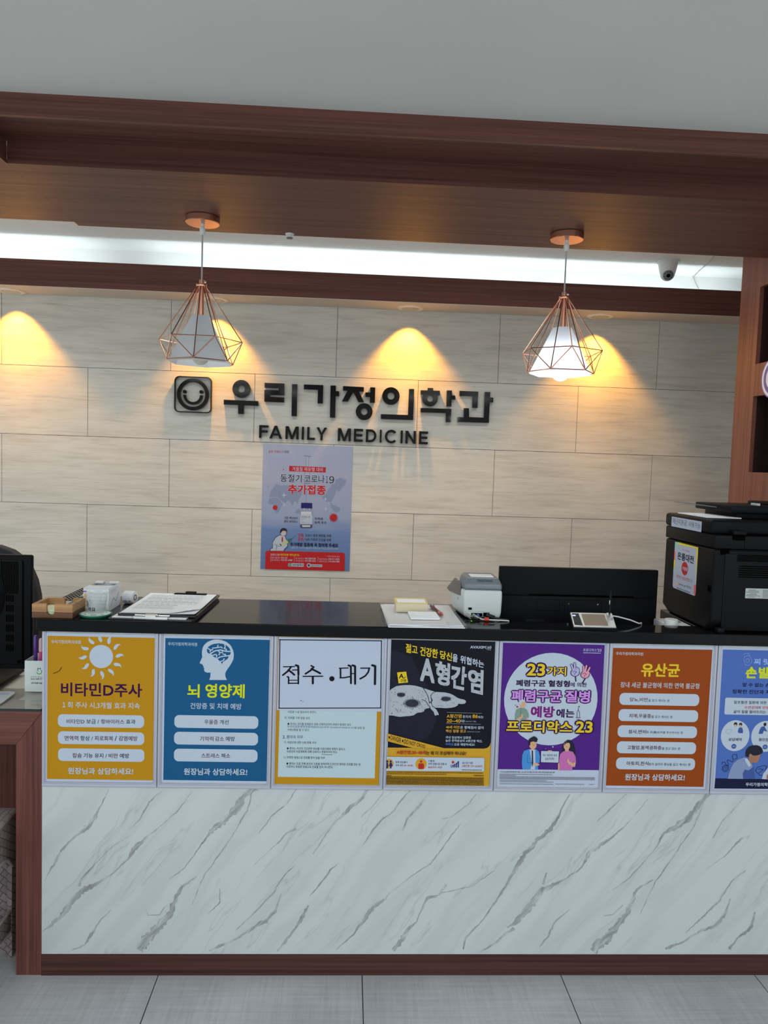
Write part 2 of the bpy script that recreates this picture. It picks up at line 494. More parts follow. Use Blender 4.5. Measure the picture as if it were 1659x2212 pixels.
def print_ops(mb, ops, frame):
    """draws flat artwork on a sheet, one thin ink layer over the other"""
    o, U, V, N = frame
    K = 1e-4
    rnd = random.Random(7)
    lay = [1]
    def put(pts, faces, c):
        d = N * (lay[0] * STEP)
        mb.add([o + U * (x * K) + V * (y * K) + d for x, y in pts], faces, ink(c))
    def poly(pts, c):
        put(pts, tessellate_polygon([[Vector((x, y, 0)) for x, y in pts]]), c)
    def ellipse(c, x, y, rx, ry):
        n = 40 if rx > 60 else 14
        put([(x + rx * math.cos(2 * math.pi * k / n), y + ry * math.sin(2 * math.pi * k / n)) for k in range(n)], [tuple(range(n))], c)
    def text(c, pts, fs, shifts, fn):
        for dx, dy in shifts:
            put([fn(x + dx, y + dy) for x, y in pts], fs, c)
            lay[0] += 1
    for op in ops:
        k, c = op[0], op[1]
        if k == 'P':
            poly(list(zip(op[2][::2], op[2][1::2])), c)
        elif k == 'R':
            _, c, cx, cy, w, h, r = op
            poly(rrect(cx, cy, w, h, r, 7), c)
        elif k == 'E':
            ellipse(c, *op[2:])
        elif k == 'S':
            w, p = op[2] / 2, list(zip(op[3][::2], op[3][1::2]))
            for (ax, ay), (bx, by) in zip(p, p[1:]):
                L = math.hypot(bx - ax, by - ay) or 1
                nx, ny = -(by - ay) / L * w, (bx - ax) / L * w
                put([(ax + nx, ay + ny), (bx + nx, by + ny), (bx - nx, by - ny), (ax - nx, ay - ny)], [(0, 1, 2, 3)], c)
                lay[0] += 1
            if w > 2:
                for x, y in p:
                    put([(x + w * math.cos(i * math.pi / 4), y + w * math.sin(i * math.pi / 4)) for i in range(8)], [tuple(range(8))], c)
                    lay[0] += 1
        elif k == 'L':
            _, c, cx, cy, w, h = op
            x = cx - w / 2
            while x < cx + w / 2 - 4:
                l = min(rnd.uniform(12, 60), cx + w / 2 - x)
                put([(x, cy - h / 2), (x + l, cy - h / 2), (x + l, cy + h / 2), (x, cy + h / 2)], [(0, 1, 2, 3)], c)
                x += l + rnd.uniform(4, 9)
        elif k in 'TQ':
            if k == 'T':
                _, c, t, cx, cy, w, h, b, ol, olc = op
            else:
                (_, c, t, q, b), ol, h = op, 0, 200
            pts, fs, (gx0, gy0, gx1, gy1) = glyphs(t, 3 if h > 90 else 2)
            e = b * 0.011
            if k == 'T':
                sx, sy = w / (gx1 - gx0 + 2 * e), h / (gy1 - gy0 + 2 * e)
                fn = lambda x, y: (cx + (x - (gx0 + gx1) / 2) * sx, cy + (y - (gy0 + gy1) / 2) * sy)
            else:
                def fn(x, y):
                    u, v = (x - gx0 + e) / (gx1 - gx0 + 2 * e), (y - gy0 + e) / (gy1 - gy0 + 2 * e)
                    return tuple((1 - u) * (v * q[i] + (1 - v) * q[6 + i]) + u * (v * q[2 + i] + (1 - v) * q[4 + i]) for i in (0, 1))
            if ol:
                g = e + ol * 0.011
                text(olc, pts, fs, [(a * g, d * g) for a, d in EIGHT] + [(a * g * .5, d * g * .5) for a, d in EIGHT], fn)
                lay[0] += 1
            text(c, pts, fs, [(a * e, d * e) for a, d in BOLD] if e > 0 else [(0, 0)], fn)
        if k != 'E' or op[4] > 15:
            lay[0] += 1

def sheet(name, art, frame, w, h, base, thick=0.0004, parent=None):
    mb = MB()
    mb.prism([(0, 0), (w, 0), (w, h), (0, h)], frame, -thick, 0, base)
    print_ops(mb, art, frame)
    return mb.obj(name, parent)

# printed artwork, measured in tenths of a millimetre from the lower left corner of each sheet
ART = {
 'vitamin': dict(x0=0.0091, x1=0.3208, z0=0.5816, z1=1.0140, ops=[
  ('P','amber',[57,4241,3054,4241,3057,67,52,73]),
  ('T','pale','우리가정의학과의원',572,4074,828,104,1,0,None),
  ('E','pale',1556,3672,331,336),
  ('P','pale',[1549,4082,1501,4119,1468,4183,1467,4249,1497,4267,1558,4269,1522,4268,1530,4253,1569,4189,1585,4124]),
  ('P','pale',[1352,4022,1292,4029,1232,4067,1200,4124,1198,4186,1231,4255,1220,4200,1253,4160,1317,4125,1363,4076]),
  ('P','pale',[1209,3868,1154,3844,1083,3846,1027,3878,996,3931,991,4007,1008,3954,1056,3936,1130,3939,1192,3921]),
  ('P','pale',[1159,3662,1123,3612,1060,3578,996,3577,944,3607,902,3669,942,3633,993,3642,1056,3683,1119,3699]),
  ('P','pale',[1215,3459,1208,3397,1170,3335,1115,3301,1054,3299,988,3332,1041,3321,1081,3355,1115,3423,1162,3470]),
  ('P','pale',[1363,3312,1386,3255,1383,3181,1352,3123,1300,3090,1226,3084,1277,3102,1295,3153,1293,3229,1311,3294]),
  ('P','pale',[1562,3261,1610,3224,1643,3159,1644,3092,1615,3037,1553,2994,1589,3036,1581,3089,1542,3153,1526,3219]),
  ('P','pale',[1760,3321,1820,3314,1880,3274,1913,3217,1915,3154,1882,3085,1893,3140,1860,3181,1795,3217,1749,3266]),
  ('P','pale',[1903,3475,1959,3500,2030,3497,2087,3465,2118,3411,2124,3334,2107,3388,2058,3406,1984,3403,1920,3421]),
  ('P','pale',[1953,3682,1990,3732,2053,3766,2117,3768,2171,3738,2213,3674,2172,3712,2121,3702,2058,3661,1994,3644]),
  ('P','pale',[1896,3886,1904,3948,1942,4010,1997,4044,2058,4046,2125,4013,2072,4024,2032,3990,1997,3922,1949,3875]),
  ('P','pale',[1748,4032,1724,4089,1728,4162,1759,4221,1811,4253,1885,4260,1833,4242,1815,4191,1818,4115,1800,4050]),
  ('T','plum','비타민D주사',1576,2705,2280,399,2,0,None),
  ('T','pale','１회 주사 시,3개월 효과 지속',1563,2249,2183,189,1,0,None),
  ('R','pale',1568,1793,2431,370,130),
  ('R','pale',1575,1294,2435,371,130),
  ('R','pale',1582,796,2438,372,130),
  ('T','wine','비타민D',850,1772,503,132,1,0,None),
  ('T','ink','보급 /',1332,1777,356,132,1,0,None),
  ('T','wine','항바이러스',1893,1783,660,132,1,0,None),
  ('T','ink','효과',2406,1789,268,133,1,0,None),
  ('T','wine','면역력',736,1282,383,141,1,0,None),
  ('T','ink','항상 /',1164,1286,353,141,1,0,None),
  ('T','wine','피로회복',1652,1291,525,141,1,0,None),
  ('T','ink','/',1987,1293,60,142,1,0,None),
  ('T','wine','감염예방',2336,1297,531,142,1,0,None),
  ('T','wine','칼슘',900,777,258,137,1,0,None),
  ('T','ink','기능 유지 /',1412,780,661,137,1,0,None),
  ('T','wine','비만',1921,783,263,138,1,0,None),
  ('T','ink','예방',2238,785,266,138,1,0,None),
  ('T','pale','원장님과 상담하세요!',1568,326,1847,196,2,0,None),
  ('S','bark',16.8,[223,3156,347,3208,405,3257,455,3341]),
 ]),
 'brain': dict(x0=0.3380, x1=0.6465, z0=0.5830, z1=1.0127, ops=[
  ('P','blue',[64,4231,3030,4241,3027,65,59,70]),
  ('T','pale','우리가정의학과의원',552,4065,825,104,1,0,None),
  ('P','pale',[1325,3037,1357,3140,1359,3254,1266,3248,1194,3274,1169,3331,1182,3365,1152,3399,1163,3428,1129,3462,1129,3489,1048,3517,1050,3545,1118,3705,1106,3773,1104,3864,1125,3978,1167,4058,1250,4139,1338,4182,1426,4211,1536,4220,1647,4209,1782,4162,1860,4107,1929,4035,1982,3927,2006,3836,2012,3745,1999,3654,1967,3573,1896,3447,1809,3319,1777,3239,1779,3170,1798,3102,1830,3045]),
  ('P','blue',[1247,3935,1279,3999,1351,4055,1450,4093,1583,4110,1694,4098,1795,4055,1874,3989,1916,3903,1922,3823,1889,3770,1856,3754,1862,3708,1825,3651,1759,3608,1704,3568,1683,3506,1633,3583,1574,3627,1551,3673,1480,3694,1417,3729,1385,3788,1334,3791,1269,3826,1241,3878]),
  ('S','pale',30.9,[1271,3958,1347,3909,1333,3857]),
  ('S','pale',30.9,[1347,3909,1409,3920]),
  ('S','pale',35.4,[1334,3796,1388,3835,1476,3889,1631,3920,1787,3882,1921,3880]),
  ('S','pale',28.7,[1397,3965,1541,3986,1651,4007,1679,3975]),
  ('S','pale',28.7,[1541,3986,1557,4059]),
  ('S','pale',28.7,[1750,4070,1762,4002,1730,3967,1797,3941,1787,3896]),
  ('S','pale',30.9,[1560,3896,1614,3847,1589,3771]),
  ('S','pale',28.7,[1614,3847,1695,3839]),
  ('S','pale',28.7,[1653,3909,1698,3876]),
  ('S','pale',33.1,[1401,3751,1478,3785,1527,3770,1519,3708]),
  ('S','pale',33.1,[1547,3672,1635,3720,1745,3740,1890,3761]),
  ('S','pale',28.7,[1700,3803,1778,3791,1756,3752]),
  ('S','pale',30.9,[1626,3578,1714,3614,1742,3667]),
  ('T','lime','뇌',884,2710,348,393,2,0,None),
  ('T','lime','영양제',1781,2724,1122,412,2,0,None),
  ('T','pale','건망증 및 치매 예방',1531,2273,1462,179,1,0,None),
  ('R','pale',1553,1809,2400,373,137),
  ('R','pale',1553,1317,2404,374,137),
  ('R','pale',1553,818,2396,375,137),
  ('T','wine','우울증',1401,1805,384,133,1,0,None),
  ('T','ink','개선',1775,1809,253,134,1,0,None),
  ('T','wine','기억력',1282,1310,386,138,1,0,None),
  ('T','wine','감소',1649,1314,251,139,1,0,None),
  ('T','ink','예방',1957,1317,263,139,1,0,None),
  ('T','wine','스트레스',1399,812,523,134,1,0,None),
  ('T','ink','해소',1838,815,251,135,1,0,None),
  ('T','pale','원장님과 상담하세요!',1555,333,1821,200,2,0,None),
 ]),
 'rights': dict(x0=0.6625, x1=0.9677, z0=0.5822, z1=1.0232, ops=[
  ('P','amber',[0,4410,3052,4410,3051,91,0,101]),
  ('P','paper',[115,2270,2930,2247,2928,203,104,214]),
  ('T','ink','비밀을 누설·발표하지 못한다.',766,2149,830,71,0.6,0,None),
  ('T','ink','라. 피해를 구제 받을 권리',624,1971,723,76,0.6,0,None),
  ('T','ink','● 환자는 권리를 침해받아 생명·신체적금전적 피해가 발생한 경우',1270,1793,1843,76,0.6,0,None),
  ('T','slate','한국의료분쟁조정중재원(02-6210-0114,www.k-medi.or.kr)',1315,1708,1942,76,0.6,0,None),
  ('T','ink','에 상담 및',2441,1706,297,72,0.6,0,None),
  ('T','ink','구제신청을 할 수 있다.',666,1619,641,71,0.6,0,None),
  ('T','ink','2.',259,1403,87,89,0.6,0,None),
  ('T','navy','환자의 의무',571,1406,472,103,0.6,0,None),
  ('T','ink','가. 의료인에 대한 신뢰·존중 의무',730,1244,938,74,0.6,0,None),
  ('T','ink','● 환자는 자신의 건강관련 정보를 의료인에게 정확히 알리고,',1199,1064,1704,79,0.6,0,None),
  ('T','ink','의료인의 치료계획에 대해 신뢰하고 존중하여야 한다.',1084,973,1470,76,0.6,0,None),
  ('T','ink','나. 부정한 방법으로 진료를 받지 않을 의무',858,797,1193,74,0.6,0,None),
  ('T','ink','● 환자는 진료 전에 본인의 신분을 밝혀야하고,타인의 명의로 진료를 받는 등',1425,612,2157,81,0.6,0,None),
  ('T','ink','거짓이나 부정한 방법으로 진료를 받지 아니한다.',1025,521,1366,76,0.6,0,None),
  ('S','ink',10.8,[1354,901,1518,891,1676,895]),
 ]),
 'notice': dict(x0=0.6660, x1=0.9702, z0=0.8023, z1=1.0169, ops=[
  ('S','black',28.1,[19,2059,2969,2091]),
  ('S','black',28.1,[2961,2091,3000,105]),
  ('S','black',28.1,[3006,110,49,53]),
  ('S','black',28.1,[60,53,38,2066]),
  ('S','black',32.5,[157,1272,474,1286]),
  ('S','black',51.9,[377,1278,298,1156,145,1027]),
  ('S','black',56.2,[298,1179,381,1125,475,1043]),
  ('S','black',32.5,[419,1181,575,1190]),
  ('S','black',60.6,[510,1325,582,1300,594,1048]),
  ('S','black',43.3,[277,983,312,969,317,784]),
  ('S','black',47.6,[591,1004,597,787]),
  ('S','black',26.0,[314,880,594,886]),
  ('S','black',34.6,[308,791,603,798]),
  ('S','black',43.3,[950,1322,1027,1280]),
  ('S','black',51.9,[1027,1284,943,1183,795,1080]),
  ('S','black',56.2,[964,1228,1118,1154,1220,1101]),
  ('S','black',34.6,[728,1003,1297,1018]),
  ('S','black',60.6,[1008,996,1014,801]),
  ('E','black',1560,949,76,75),
  ('S','black',32.5,[1766,1262,2022,1275]),
  ('S','black',47.6,[1799,1259,1809,993]),
  ('S','black',38.9,[1794,981,1929,989,2080,1021]),
  ('S','black',56.2,[2027,1352,2098,1325,2115,826]),
  ('S','black',60.6,[2149,1355,2220,1330,2236,814]),
  ('S','black',28.1,[2109,1111,2218,1113]),
  ('S','black',34.6,[2385,1277,2646,1283]),
  ('S','black',47.6,[2631,1283,2608,1167,2526,1054,2378,962]),
  ('S','black',64.9,[2714,1369,2802,1344,2811,816]),
  ('S','ink',10.8,[661,292,710,286]),
  ('S','ink',10.8,[732,266,758,262]),
 ]),
 'hepatitis': dict(x0=0.9880, x1=1.2941, z0=0.5835, z1=1.0154, ops=[
  ('P','gold',[0,4319,3061,4319,3061,0,0,0]),
  ('P','coal',[0,4319,3061,4319,3062,1449,3058,1312,3026,1210,2957,1148,2868,1126,4,1117]),
  ('P','coal3',[6,4047,627,3836,862,3350,1139,2953,1435,2015,1316,1608,1015,1300,-4,1547]),
  ('T','white','AVAXIM',2560,4147,453,80,2,0,None),
  ('T','white','１',2823,4148,33,80,1.5,0,None),
  ('T','white','60',2904,4149,106,80,1,0,None),
  ('T','pale','아박심',2884,4080,122,27,0,0,None),
  ('Q','yel','젊고',[451,4221,793,4154,801,3894,459,3955],2),
  ('Q','yel','건강한',[875,4140,1400,4060,1389,3793,874,3867],2),
  ('Q','yel','당신',[1456,4039,1815,3963,1811,3718,1457,3794],2),
  ('Q','pale','을',[1829,3945,1978,3919,1979,3687,1831,3712],2),
  ('Q','pale','위협하는',[2055,3909,2758,3743,2759,3533,2055,3671],2),
  ('Q','ash','A',[888,3796,1306,3770,1330,3050,902,3124],2.5),
  ('Q','ash','형',[1329,3737,1771,3651,1779,2963,1349,3028],3),
  ('Q','ash','간',[1789,3633,2278,3547,2244,2844,1820,2934],3),
  ('Q','ash','염',[2286,3525,2757,3470,2763,2731,2338,2826],3),
  ('P','coal',[196,3206,230,3340,278,3034,222,3095]),
  ('P','yel',[225,3358,488,3385,554,3067,278,3034]),
  ('T','black','A.',371,3249,176,142,2,0,None),
  ('T','black','형',472,3228,40,45,1,0,None),
  ('T','black','간염',411,3120,160,85,2,0,None),
  ('P','ash',[-17,2779,86,2870,215,2950,324,2972,456,2987,609,2990,742,2978,875,2949,986,2915,1055,2818,1121,2707,1162,2595,1188,2484,1204,2316,1116,2303,1073,2269,1042,2212,976,2184,877,2176,812,2142,758,2096,638,2072,506,2061,352,2041,241,2056,152,2077,-15,2081]),
  ('P','ash',[1264,2496,1296,2552,1261,2608,1241,2675,1278,2749,1376,2800,1498,2797,1653,2788,1786,2761,1899,2714,2012,2639,2113,2605,2213,2588,2265,2555,2274,2510,2240,2469,2152,2452,2051,2462,2031,2410,1955,2364,1845,2336,1691,2322,1513,2331,1381,2329,1301,2384,1277,2440]),
  ('P','ash',[1020,2902,1354,2804,1278,2772,1225,2697,1234,2608,1258,2552,1225,2484,1197,2529,1167,2651,1101,2785]),
  ('S','ash',65.9,[1227,2439,1270,2317,1362,2228,1398,2127]),
  ('S','ash',48.3,[1292,2339,1394,2262,1464,2133]),
  ('S','coal',17.6,[975,2566,1064,2538,1133,2472,1180,2371]),
  ('E','coal2',365,2696,92,53),
  ('S','coal2',13.2,[448,2697,481,2697]),
  ('S','coal2',13.2,[446,2685,474,2682]),
  ('S','coal2',13.2,[440,2674,473,2665]),
  ('S','coal2',13.2,[429,2665,451,2653]),
  ('S','coal2',13.2,[414,2657,430,2644]),
  ('S','coal2',13.2,[396,2651,410,2631]),
  ('S','coal2',13.2,[377,2648,384,2618]),
  ('S','coal2',13.2,[357,2648,352,2620]),
  ('S','coal2',13.2,[337,2650,321,2624]),
  ('S','coal2',13.2,[319,2655,302,2640]),
  ('S','coal2',13.2,[304,2663,274,2647]),
  ('S','coal2',13.2,[292,2672,263,2663]),
  ('S','coal2',13.2,[285,2683,255,2678]),
  ('S','coal2',13.2,[282,2694,253,2694]),
  ('S','coal2',13.2,[284,2706,253,2710]),
  ('S','coal2',13.2,[291,2717,245,2730]),
  ('S','coal2',13.2,[302,2727,265,2745]),
  ('S','coal2',13.2,[317,2735,289,2757]),
  ('S','coal2',13.2,[335,2740,317,2766]),
  ('S','coal2',13.2,[354,2743,350,2761]),
  ('S','coal2',13.2,[374,2744,378,2764]),
  ('S','coal2',13.2,[393,2741,408,2765]),
  ('S','coal2',13.2,[411,2736,437,2758]),
  ('S','coal2',13.2,[427,2729,463,2748]),
  ('S','coal2',13.2,[438,2719,482,2733]),
  ('S','coal2',13.2,[446,2708,473,2713]),
  ('E','coal2',692,2454,185,112),
  ('S','coal2',13.2,[859,2457,944,2458]),
  ('S','coal2',13.2,[855,2432,942,2421]),
  ('S','coal2',13.2,[841,2409,913,2388]),
  ('S','coal2',13.2,[819,2389,866,2365]),
  ('S','coal2',13.2,[789,2373,835,2334]),
  ('S','coal2',13.2,[754,2361,775,2329]),
  ('S','coal2',13.2,[715,2354,730,2292]),
  ('S','coal2',13.2,[675,2354,665,2294]),
  ('S','coal2',13.2,[636,2359,608,2312]),
  ('S','coal2',13.2,[600,2370,562,2335]),
  ('S','coal2',13.2,[569,2386,494,2343]),
  ('S','coal2',13.2,[546,2405,473,2381]),
  ('S','coal2',13.2,[531,2428,434,2412]),
  ('S','coal2',13.2,[525,2452,427,2450]),
  ('S','coal2',13.2,[530,2476,452,2486]),
  ('S','coal2',13.2,[543,2499,476,2519]),
  ('S','coal2',13.2,[565,2519,501,2552]),
  ('S','coal2',13.2,[595,2536,551,2573]),
  ('S','coal2',13.2,[630,2548,607,2582]),
  ('S','coal2',13.2,[669,2554,659,2595]),
  ('S','coal2',13.2,[709,2554,719,2613]),
  ('S','coal2',13.2,[748,2549,766,2580]),
  ('S','coal2',13.2,[784,2538,814,2566]),
  ('S','coal2',13.2,[815,2523,878,2558]),
  ('S','coal2',13.2,[838,2503,897,2523]),
  ('S','coal2',13.2,[853,2481,932,2494]),
  ('E','coal2',1677,2603,106,56),
  ('S','coal2',13.2,[1772,2604,1817,2605]),
  ('S','coal2',13.2,[1770,2592,1809,2587]),
  ('S','coal2',13.2,[1762,2581,1817,2566]),
  ('S','coal2',13.2,[1749,2570,1777,2558]),
  ('S','coal2',13.2,[1732,2562,1757,2544]),
  ('S','coal2',13.2,[1712,2556,1726,2538]),
  ('S','coal2',13.2,[1690,2553,1697,2527]),
  ('S','coal2',13.2,[1667,2553,1663,2532]),
  ('S','coal2',13.2,[1644,2555,1630,2535]),
  ('S','coal2',13.2,[1624,2560,1594,2537]),
  ('S','coal2',13.2,[1606,2568,1577,2554]),
  ('S','coal2',13.2,[1593,2578,1551,2566]),
  ('S','coal2',13.2,[1584,2589,1528,2581]),
  ('S','coal2',13.2,[1581,2601,1548,2601]),
  ('S','coal2',13.2,[1583,2614,1553,2617]),
  ('S','coal2',13.2,[1591,2625,1558,2634]),
  ('S','coal2',13.2,[1604,2635,1563,2654]),
  ('S','coal2',13.2,[1621,2644,1592,2665]),
  ('S','coal2',13.2,[1641,2649,1627,2668]),
  ('S','coal2',13.2,[1663,2653,1658,2674]),
  ('S','coal2',13.2,[1686,2653,1690,2672]),
  ('S','coal2',13.2,[1709,2650,1724,2673]),
  ('S','coal2',13.2,[1729,2645,1747,2659]),
  ('S','coal2',13.2,[1747,2637,1785,2656]),
  ('S','coal2',13.2,[1760,2627,1812,2643]),
  ('S','coal2',13.2,[1769,2616,1827,2625]),
  ('E','coal2',833,2173,4,6),
  ('E','coal2',1079,2317,8,11),
  ('E','coal2',706,2279,7,6),
  ('E','coal2',500,2795,8,11),
  ('E','coal2',376,2890,5,5),
  ('E','coal2',872,2628,7,5),
  ('E','coal2',1087,2585,6,5),
  ('E','coal2',82,2764,10,5),
  ('E','coal2',74,2520,6,11),
  ('E','coal2',162,2492,11,7),
  ('E','coal2',1095,2544,6,7),
  ('E','coal2',68,2572,6,10),
  ('E','coal2',926,2526,4,6),
  ('E','coal2',284,2737,6,10),
  ('E','coal2',173,2855,12,8),
  ('E','coal2',1096,2601,12,9),
  ('E','coal2',889,2338,9,5),
  ('E','coal2',265,2231,12,10),
  ('E','coal2',396,2398,11,9),
  ('E','coal2',909,2503,10,9),
  ('E','coal2',328,2194,13,5),
  ('E','coal2',1089,2175,10,5),
  ('E','coal2',991,2809,13,9),
  ('E','coal2',88,2766,10,8),
  ('E','coal2',845,2198,6,4),
  ('E','coal2',1013,2897,12,5),
  ('E','coal2',910,2309,12,8),
  ('E','coal2',970,2752,10,6),
  ('E','coal2',998,2317,8,8),
  ('E','coal2',48,2866,9,7),
  ('E','coal2',965,2443,5,7),
  ('E','coal2',858,2506,4,10),
  ('E','coal2',912,2840,9,7),
  ('E','coal2',875,2668,6,7),
  ('E','coal2',1062,2835,5,8),
  ('E','coal2',985,2516,8,10),
  ('E','coal2',857,2853,12,6),
  ('E','coal2',363,2260,8,10),
  ('E','coal2',219,2230,6,5),
  ('E','coal2',559,2642,9,10),
  ('E','coal2',784,2899,7,8),
  ('E','coal2',559,2355,8,5),
  ('E','coal2',302,2251,7,9),
  ('E','coal2',1097,2431,10,8),
  ('E','coal2',377,2202,8,10),
  ('E','coal2',367,2237,11,8),
  ('E','coal2',498,2792,11,7),
  ('E','coal2',735,2801,5,5),
  ('E','coal2',895,2770,12,7),
  ('E','coal2',647,2635,10,5),
  ('E','coal2',474,2186,6,9),
  ('E','coal2',377,2669,4,4),
  ('E','coal2',1062,2275,11,10),
  ('E','coal2',1050,2787,9,8),
  ('E','coal2',659,2187,11,11),
  ('E','coal2',159,2398,10,9),
  ('E','coal2',704,2269,7,10),
  ('E','coal2',470,2443,12,9),
  ('E','coal2',357,2722,7,8),
  ('E','coal2',1115,2223,8,7),
  ('E','coal2',906,2689,8,4),
  ('E','coal2',229,2484,10,8),
  ('E','coal2',433,2174,10,5),
  ('E','coal2',113,2152,13,10),
  ('E','coal2',676,2664,5,6),
  ('E','coal2',279,2189,12,9),
  ('E','coal2',184,2713,7,11),
  ('E','coal2',212,2293,10,8),
  ('E','coal2',1059,2708,9,5),
  ('E','coal2',124,2869,7,5),
  ('E','coal2',107,2138,7,10),
  ('E','coal2',792,2347,10,11),
  ('E','coal2',983,2358,9,9),
  ('E','coal2',811,2483,9,5),
  ('E','coal2',940,2537,5,5),
  ('E','coal2',968,2711,8,9),
  ('E','coal2',955,2656,8,7),
  ('E','coal2',68,2226,4,11),
  ('E','coal2',187,2775,12,10),
  ('E','coal2',281,2475,8,9),
  ('E','coal2',237,2267,13,9),
  ('E','coal2',1034,2193,8,10),
  ('E','coal2',931,2458,5,8),
  ('E','coal2',1009,2674,10,10),
  ('E','coal2',666,2873,10,6),
  ('E','coal2',959,2402,7,10),
  ('E','coal2',700,2644,12,10),
  ('E','coal2',1003,2234,10,9),
  ('E','coal2',682,2501,13,7),
  ('E','coal2',122,2351,9,8),
  ('E','coal2',1696,2631,6,5),
  ('E','coal2',1818,2411,9,5),
  ('E','coal2',1939,2440,8,4),
  ('E','coal2',1853,2508,8,4),
  ('E','coal2',1778,2705,7,5),
  ('E','coal2',1556,2414,9,8),
  ('E','coal2',1512,2582,8,4),
  ('E','coal2',1590,2386,9,8),
  ('E','coal2',1516,2480,9,7),
  ('E','coal2',1596,2655,4,8),
  ('E','coal2',1904,2625,9,6),
  ('E','coal2',1722,2432,6,7),
  ('E','coal2',1488,2540,4,5),
  ('E','coal2',1512,2405,5,8),
  ('E','coal2',1388,2379,5,5),
  ('E','coal2',1465,2398,9,8),
  ('E','coal2',1634,2676,6,6),
  ('E','coal2',1939,2663,6,8),
  ('E','coal2',1405,2384,6,7),
  ('E','coal2',1743,2411,5,8),
  ('E','coal2',1443,2470,4,8),
  ('E','coal2',1438,2642,4,6),
  ('E','coal2',1538,2382,8,6),
  ('E','coal2',1939,2661,6,9),
  ('E','coal2',1921,2488,11,4),
  ('E','coal2',1891,2481,9,8),
  ('E','coal2',1390,2644,5,6),
  ('E','coal2',1668,2533,7,8),
  ('E','coal2',1851,2462,4,5),
  ('E','coal2',1462,2632,8,5),
  ('S','coal',6.0,[2219,3255,2244,3216]),
  ('S','coal',8.7,[1612,3335,1579,3376]),
  ('S','coal',7.6,[1624,3015,1672,3016]),
  ('S','coal',7.6,[1403,3391,1390,3423]),
  ('S','coal',6.0,[1873,3222,1866,3255]),
  ('S','coal',7.6,[1397,3073,1387,3108]),
  ('S','coal',8.3,[1764,3174,1763,3132]),
  ('S','coal',7.1,[2079,3383,2090,3374]),
  ('S','coal',6.3,[2352,3452,2384,3485]),
  ('S','coal',5.6,[1402,3473,1394,3489]),
  ('S','coal',5.9,[2229,3370,2248,3367]),
  ('S','coal',5.5,[2703,2794,2685,2790]),
  ('S','coal',8.2,[2107,3256,2073,3258]),
  ('S','coal',7.0,[1525,2990,1577,3023]),
  ('S','coal',4.6,[2347,3069,2383,3036]),
  ('S','coal',7.8,[1472,2958,1483,2954]),
  ('S','coal',6.5,[1707,3516,1746,3542]),
  ('S','coal',7.4,[2005,3325,2057,3292]),
  ('S','coal',4.4,[1750,3270,1754,3239]),
  ('S','coal',6.3,[2521,3396,2474,3402]),
  ('S','coal',8.1,[2622,3242,2674,3214]),
  ('S','coal',8.4,[1641,2951,1694,2995]),
  ('S','coal',6.7,[1350,3408,1340,3444]),
  ('S','coal',7.2,[2249,3035,2251,3031]),
  ('S','coal',6.3,[2304,3431,2262,3465]),
  ('S','coal',5.9,[2411,3243,2387,3235]),
  ('S','coal',4.7,[1518,3152,1567,3184]),
  ('S','coal',6.3,[2425,3093,2403,3106]),
  ('S','coal',6.8,[2412,3109,2384,3097]),
  ('S','coal',7.3,[1587,3249,1592,3241]),
  ('S','coal',8.6,[2139,3366,2160,3347]),
  ('S','coal',5.9,[2685,3121,2663,3137]),
  ('S','coal',5.3,[1764,3336,1762,3354]),
  ('S','coal',5.8,[1868,3090,1909,3064]),
  ('S','coal',5.2,[1816,2983,1773,2938]),
  ('S','coal',8.2,[1384,3593,1330,3579]),
  ('S','coal',5.5,[2120,3350,2171,3360]),
  ('S','coal',7.6,[1686,3263,1661,3299]),
  ('S','coal',4.6,[2446,3390,2393,3345]),
  ('S','coal',6.8,[1962,3028,2014,3043]),
  ('S','coal',4.4,[1842,3081,1828,3057]),
  ('S','coal',8.5,[2150,3167,2143,3147]),
  ('S','coal',6.1,[1888,3472,1855,3513]),
  ('S','coal',6.4,[1740,3465,1767,3443]),
  ('S','coal',7.3,[2582,3224,2624,3234]),
  ('S','coal',8.4,[2619,3363,2662,3320]),
  ('S','coal',6.3,[2517,2970,2543,2937]),
  ('S','coal',8.5,[2158,3078,2133,3093]),
  ('S','coal',7.2,[1407,3009,1426,3033]),
  ('S','coal',8.2,[1607,3248,1590,3255]),
  ('S','coal',4.9,[1941,2959,1980,3003]),
  ('S','coal',6.5,[2334,2960,2360,2980]),
  ('S','coal',5.6,[1543,3336,1567,3331]),
  ('S','coal',7.8,[2285,2824,2319,2783]),
  ('S','coal',5.9,[2656,2931,2658,2908]),
  ('S','coal',7.7,[2460,2851,2478,2874]),
  ('S','coal',7.2,[2211,3361,2174,3404]),
  ('S','coal',5.7,[2697,2839,2647,2810]),
  ('S','coal',8.0,[2420,3355,2458,3349]),
  ('S','coal',4.7,[1722,3514,1716,3494]),
  ('S','ash',6.6,[1717,2210,2750,2195]),
  ('S','ash',6.6,[1717,1879,2729,1870]),
  ('T','gold','A형간염',1936,2103,439,117,2,0,None),
  ('T','white','환자의',2309,2090,244,86,0.5,0,None),
  ('T','gold','86',2555,2107,160,108,2,0,None),
  ('T','white','%는',2724,2091,162,77,1,0,None),
  ('T','gold','20~40',1927,1959,413,104,2,0,None),
  ('T','white','대!',2198,1958,111,86,1,0,None),
  ('T','ash','(2017년 기준)',2436,1947,311,50,0,0,None),
  ('T','gold','40세 미만',1909,1771,408,90,2,0,None),
  ('T','white','은 항체검사 없이',2472,1769,690,90,1.5,0,None),
  ('T','gold','백신 접종 권고',2006,1657,593,90,2,0,None),
  ('T','ash','(질병관리본부 권고사항)',2521,1641,379,36,0,0,None),
  ('T','pale','국내 임상에서 입증된',2081,1464,745,81,1.2,0,None),
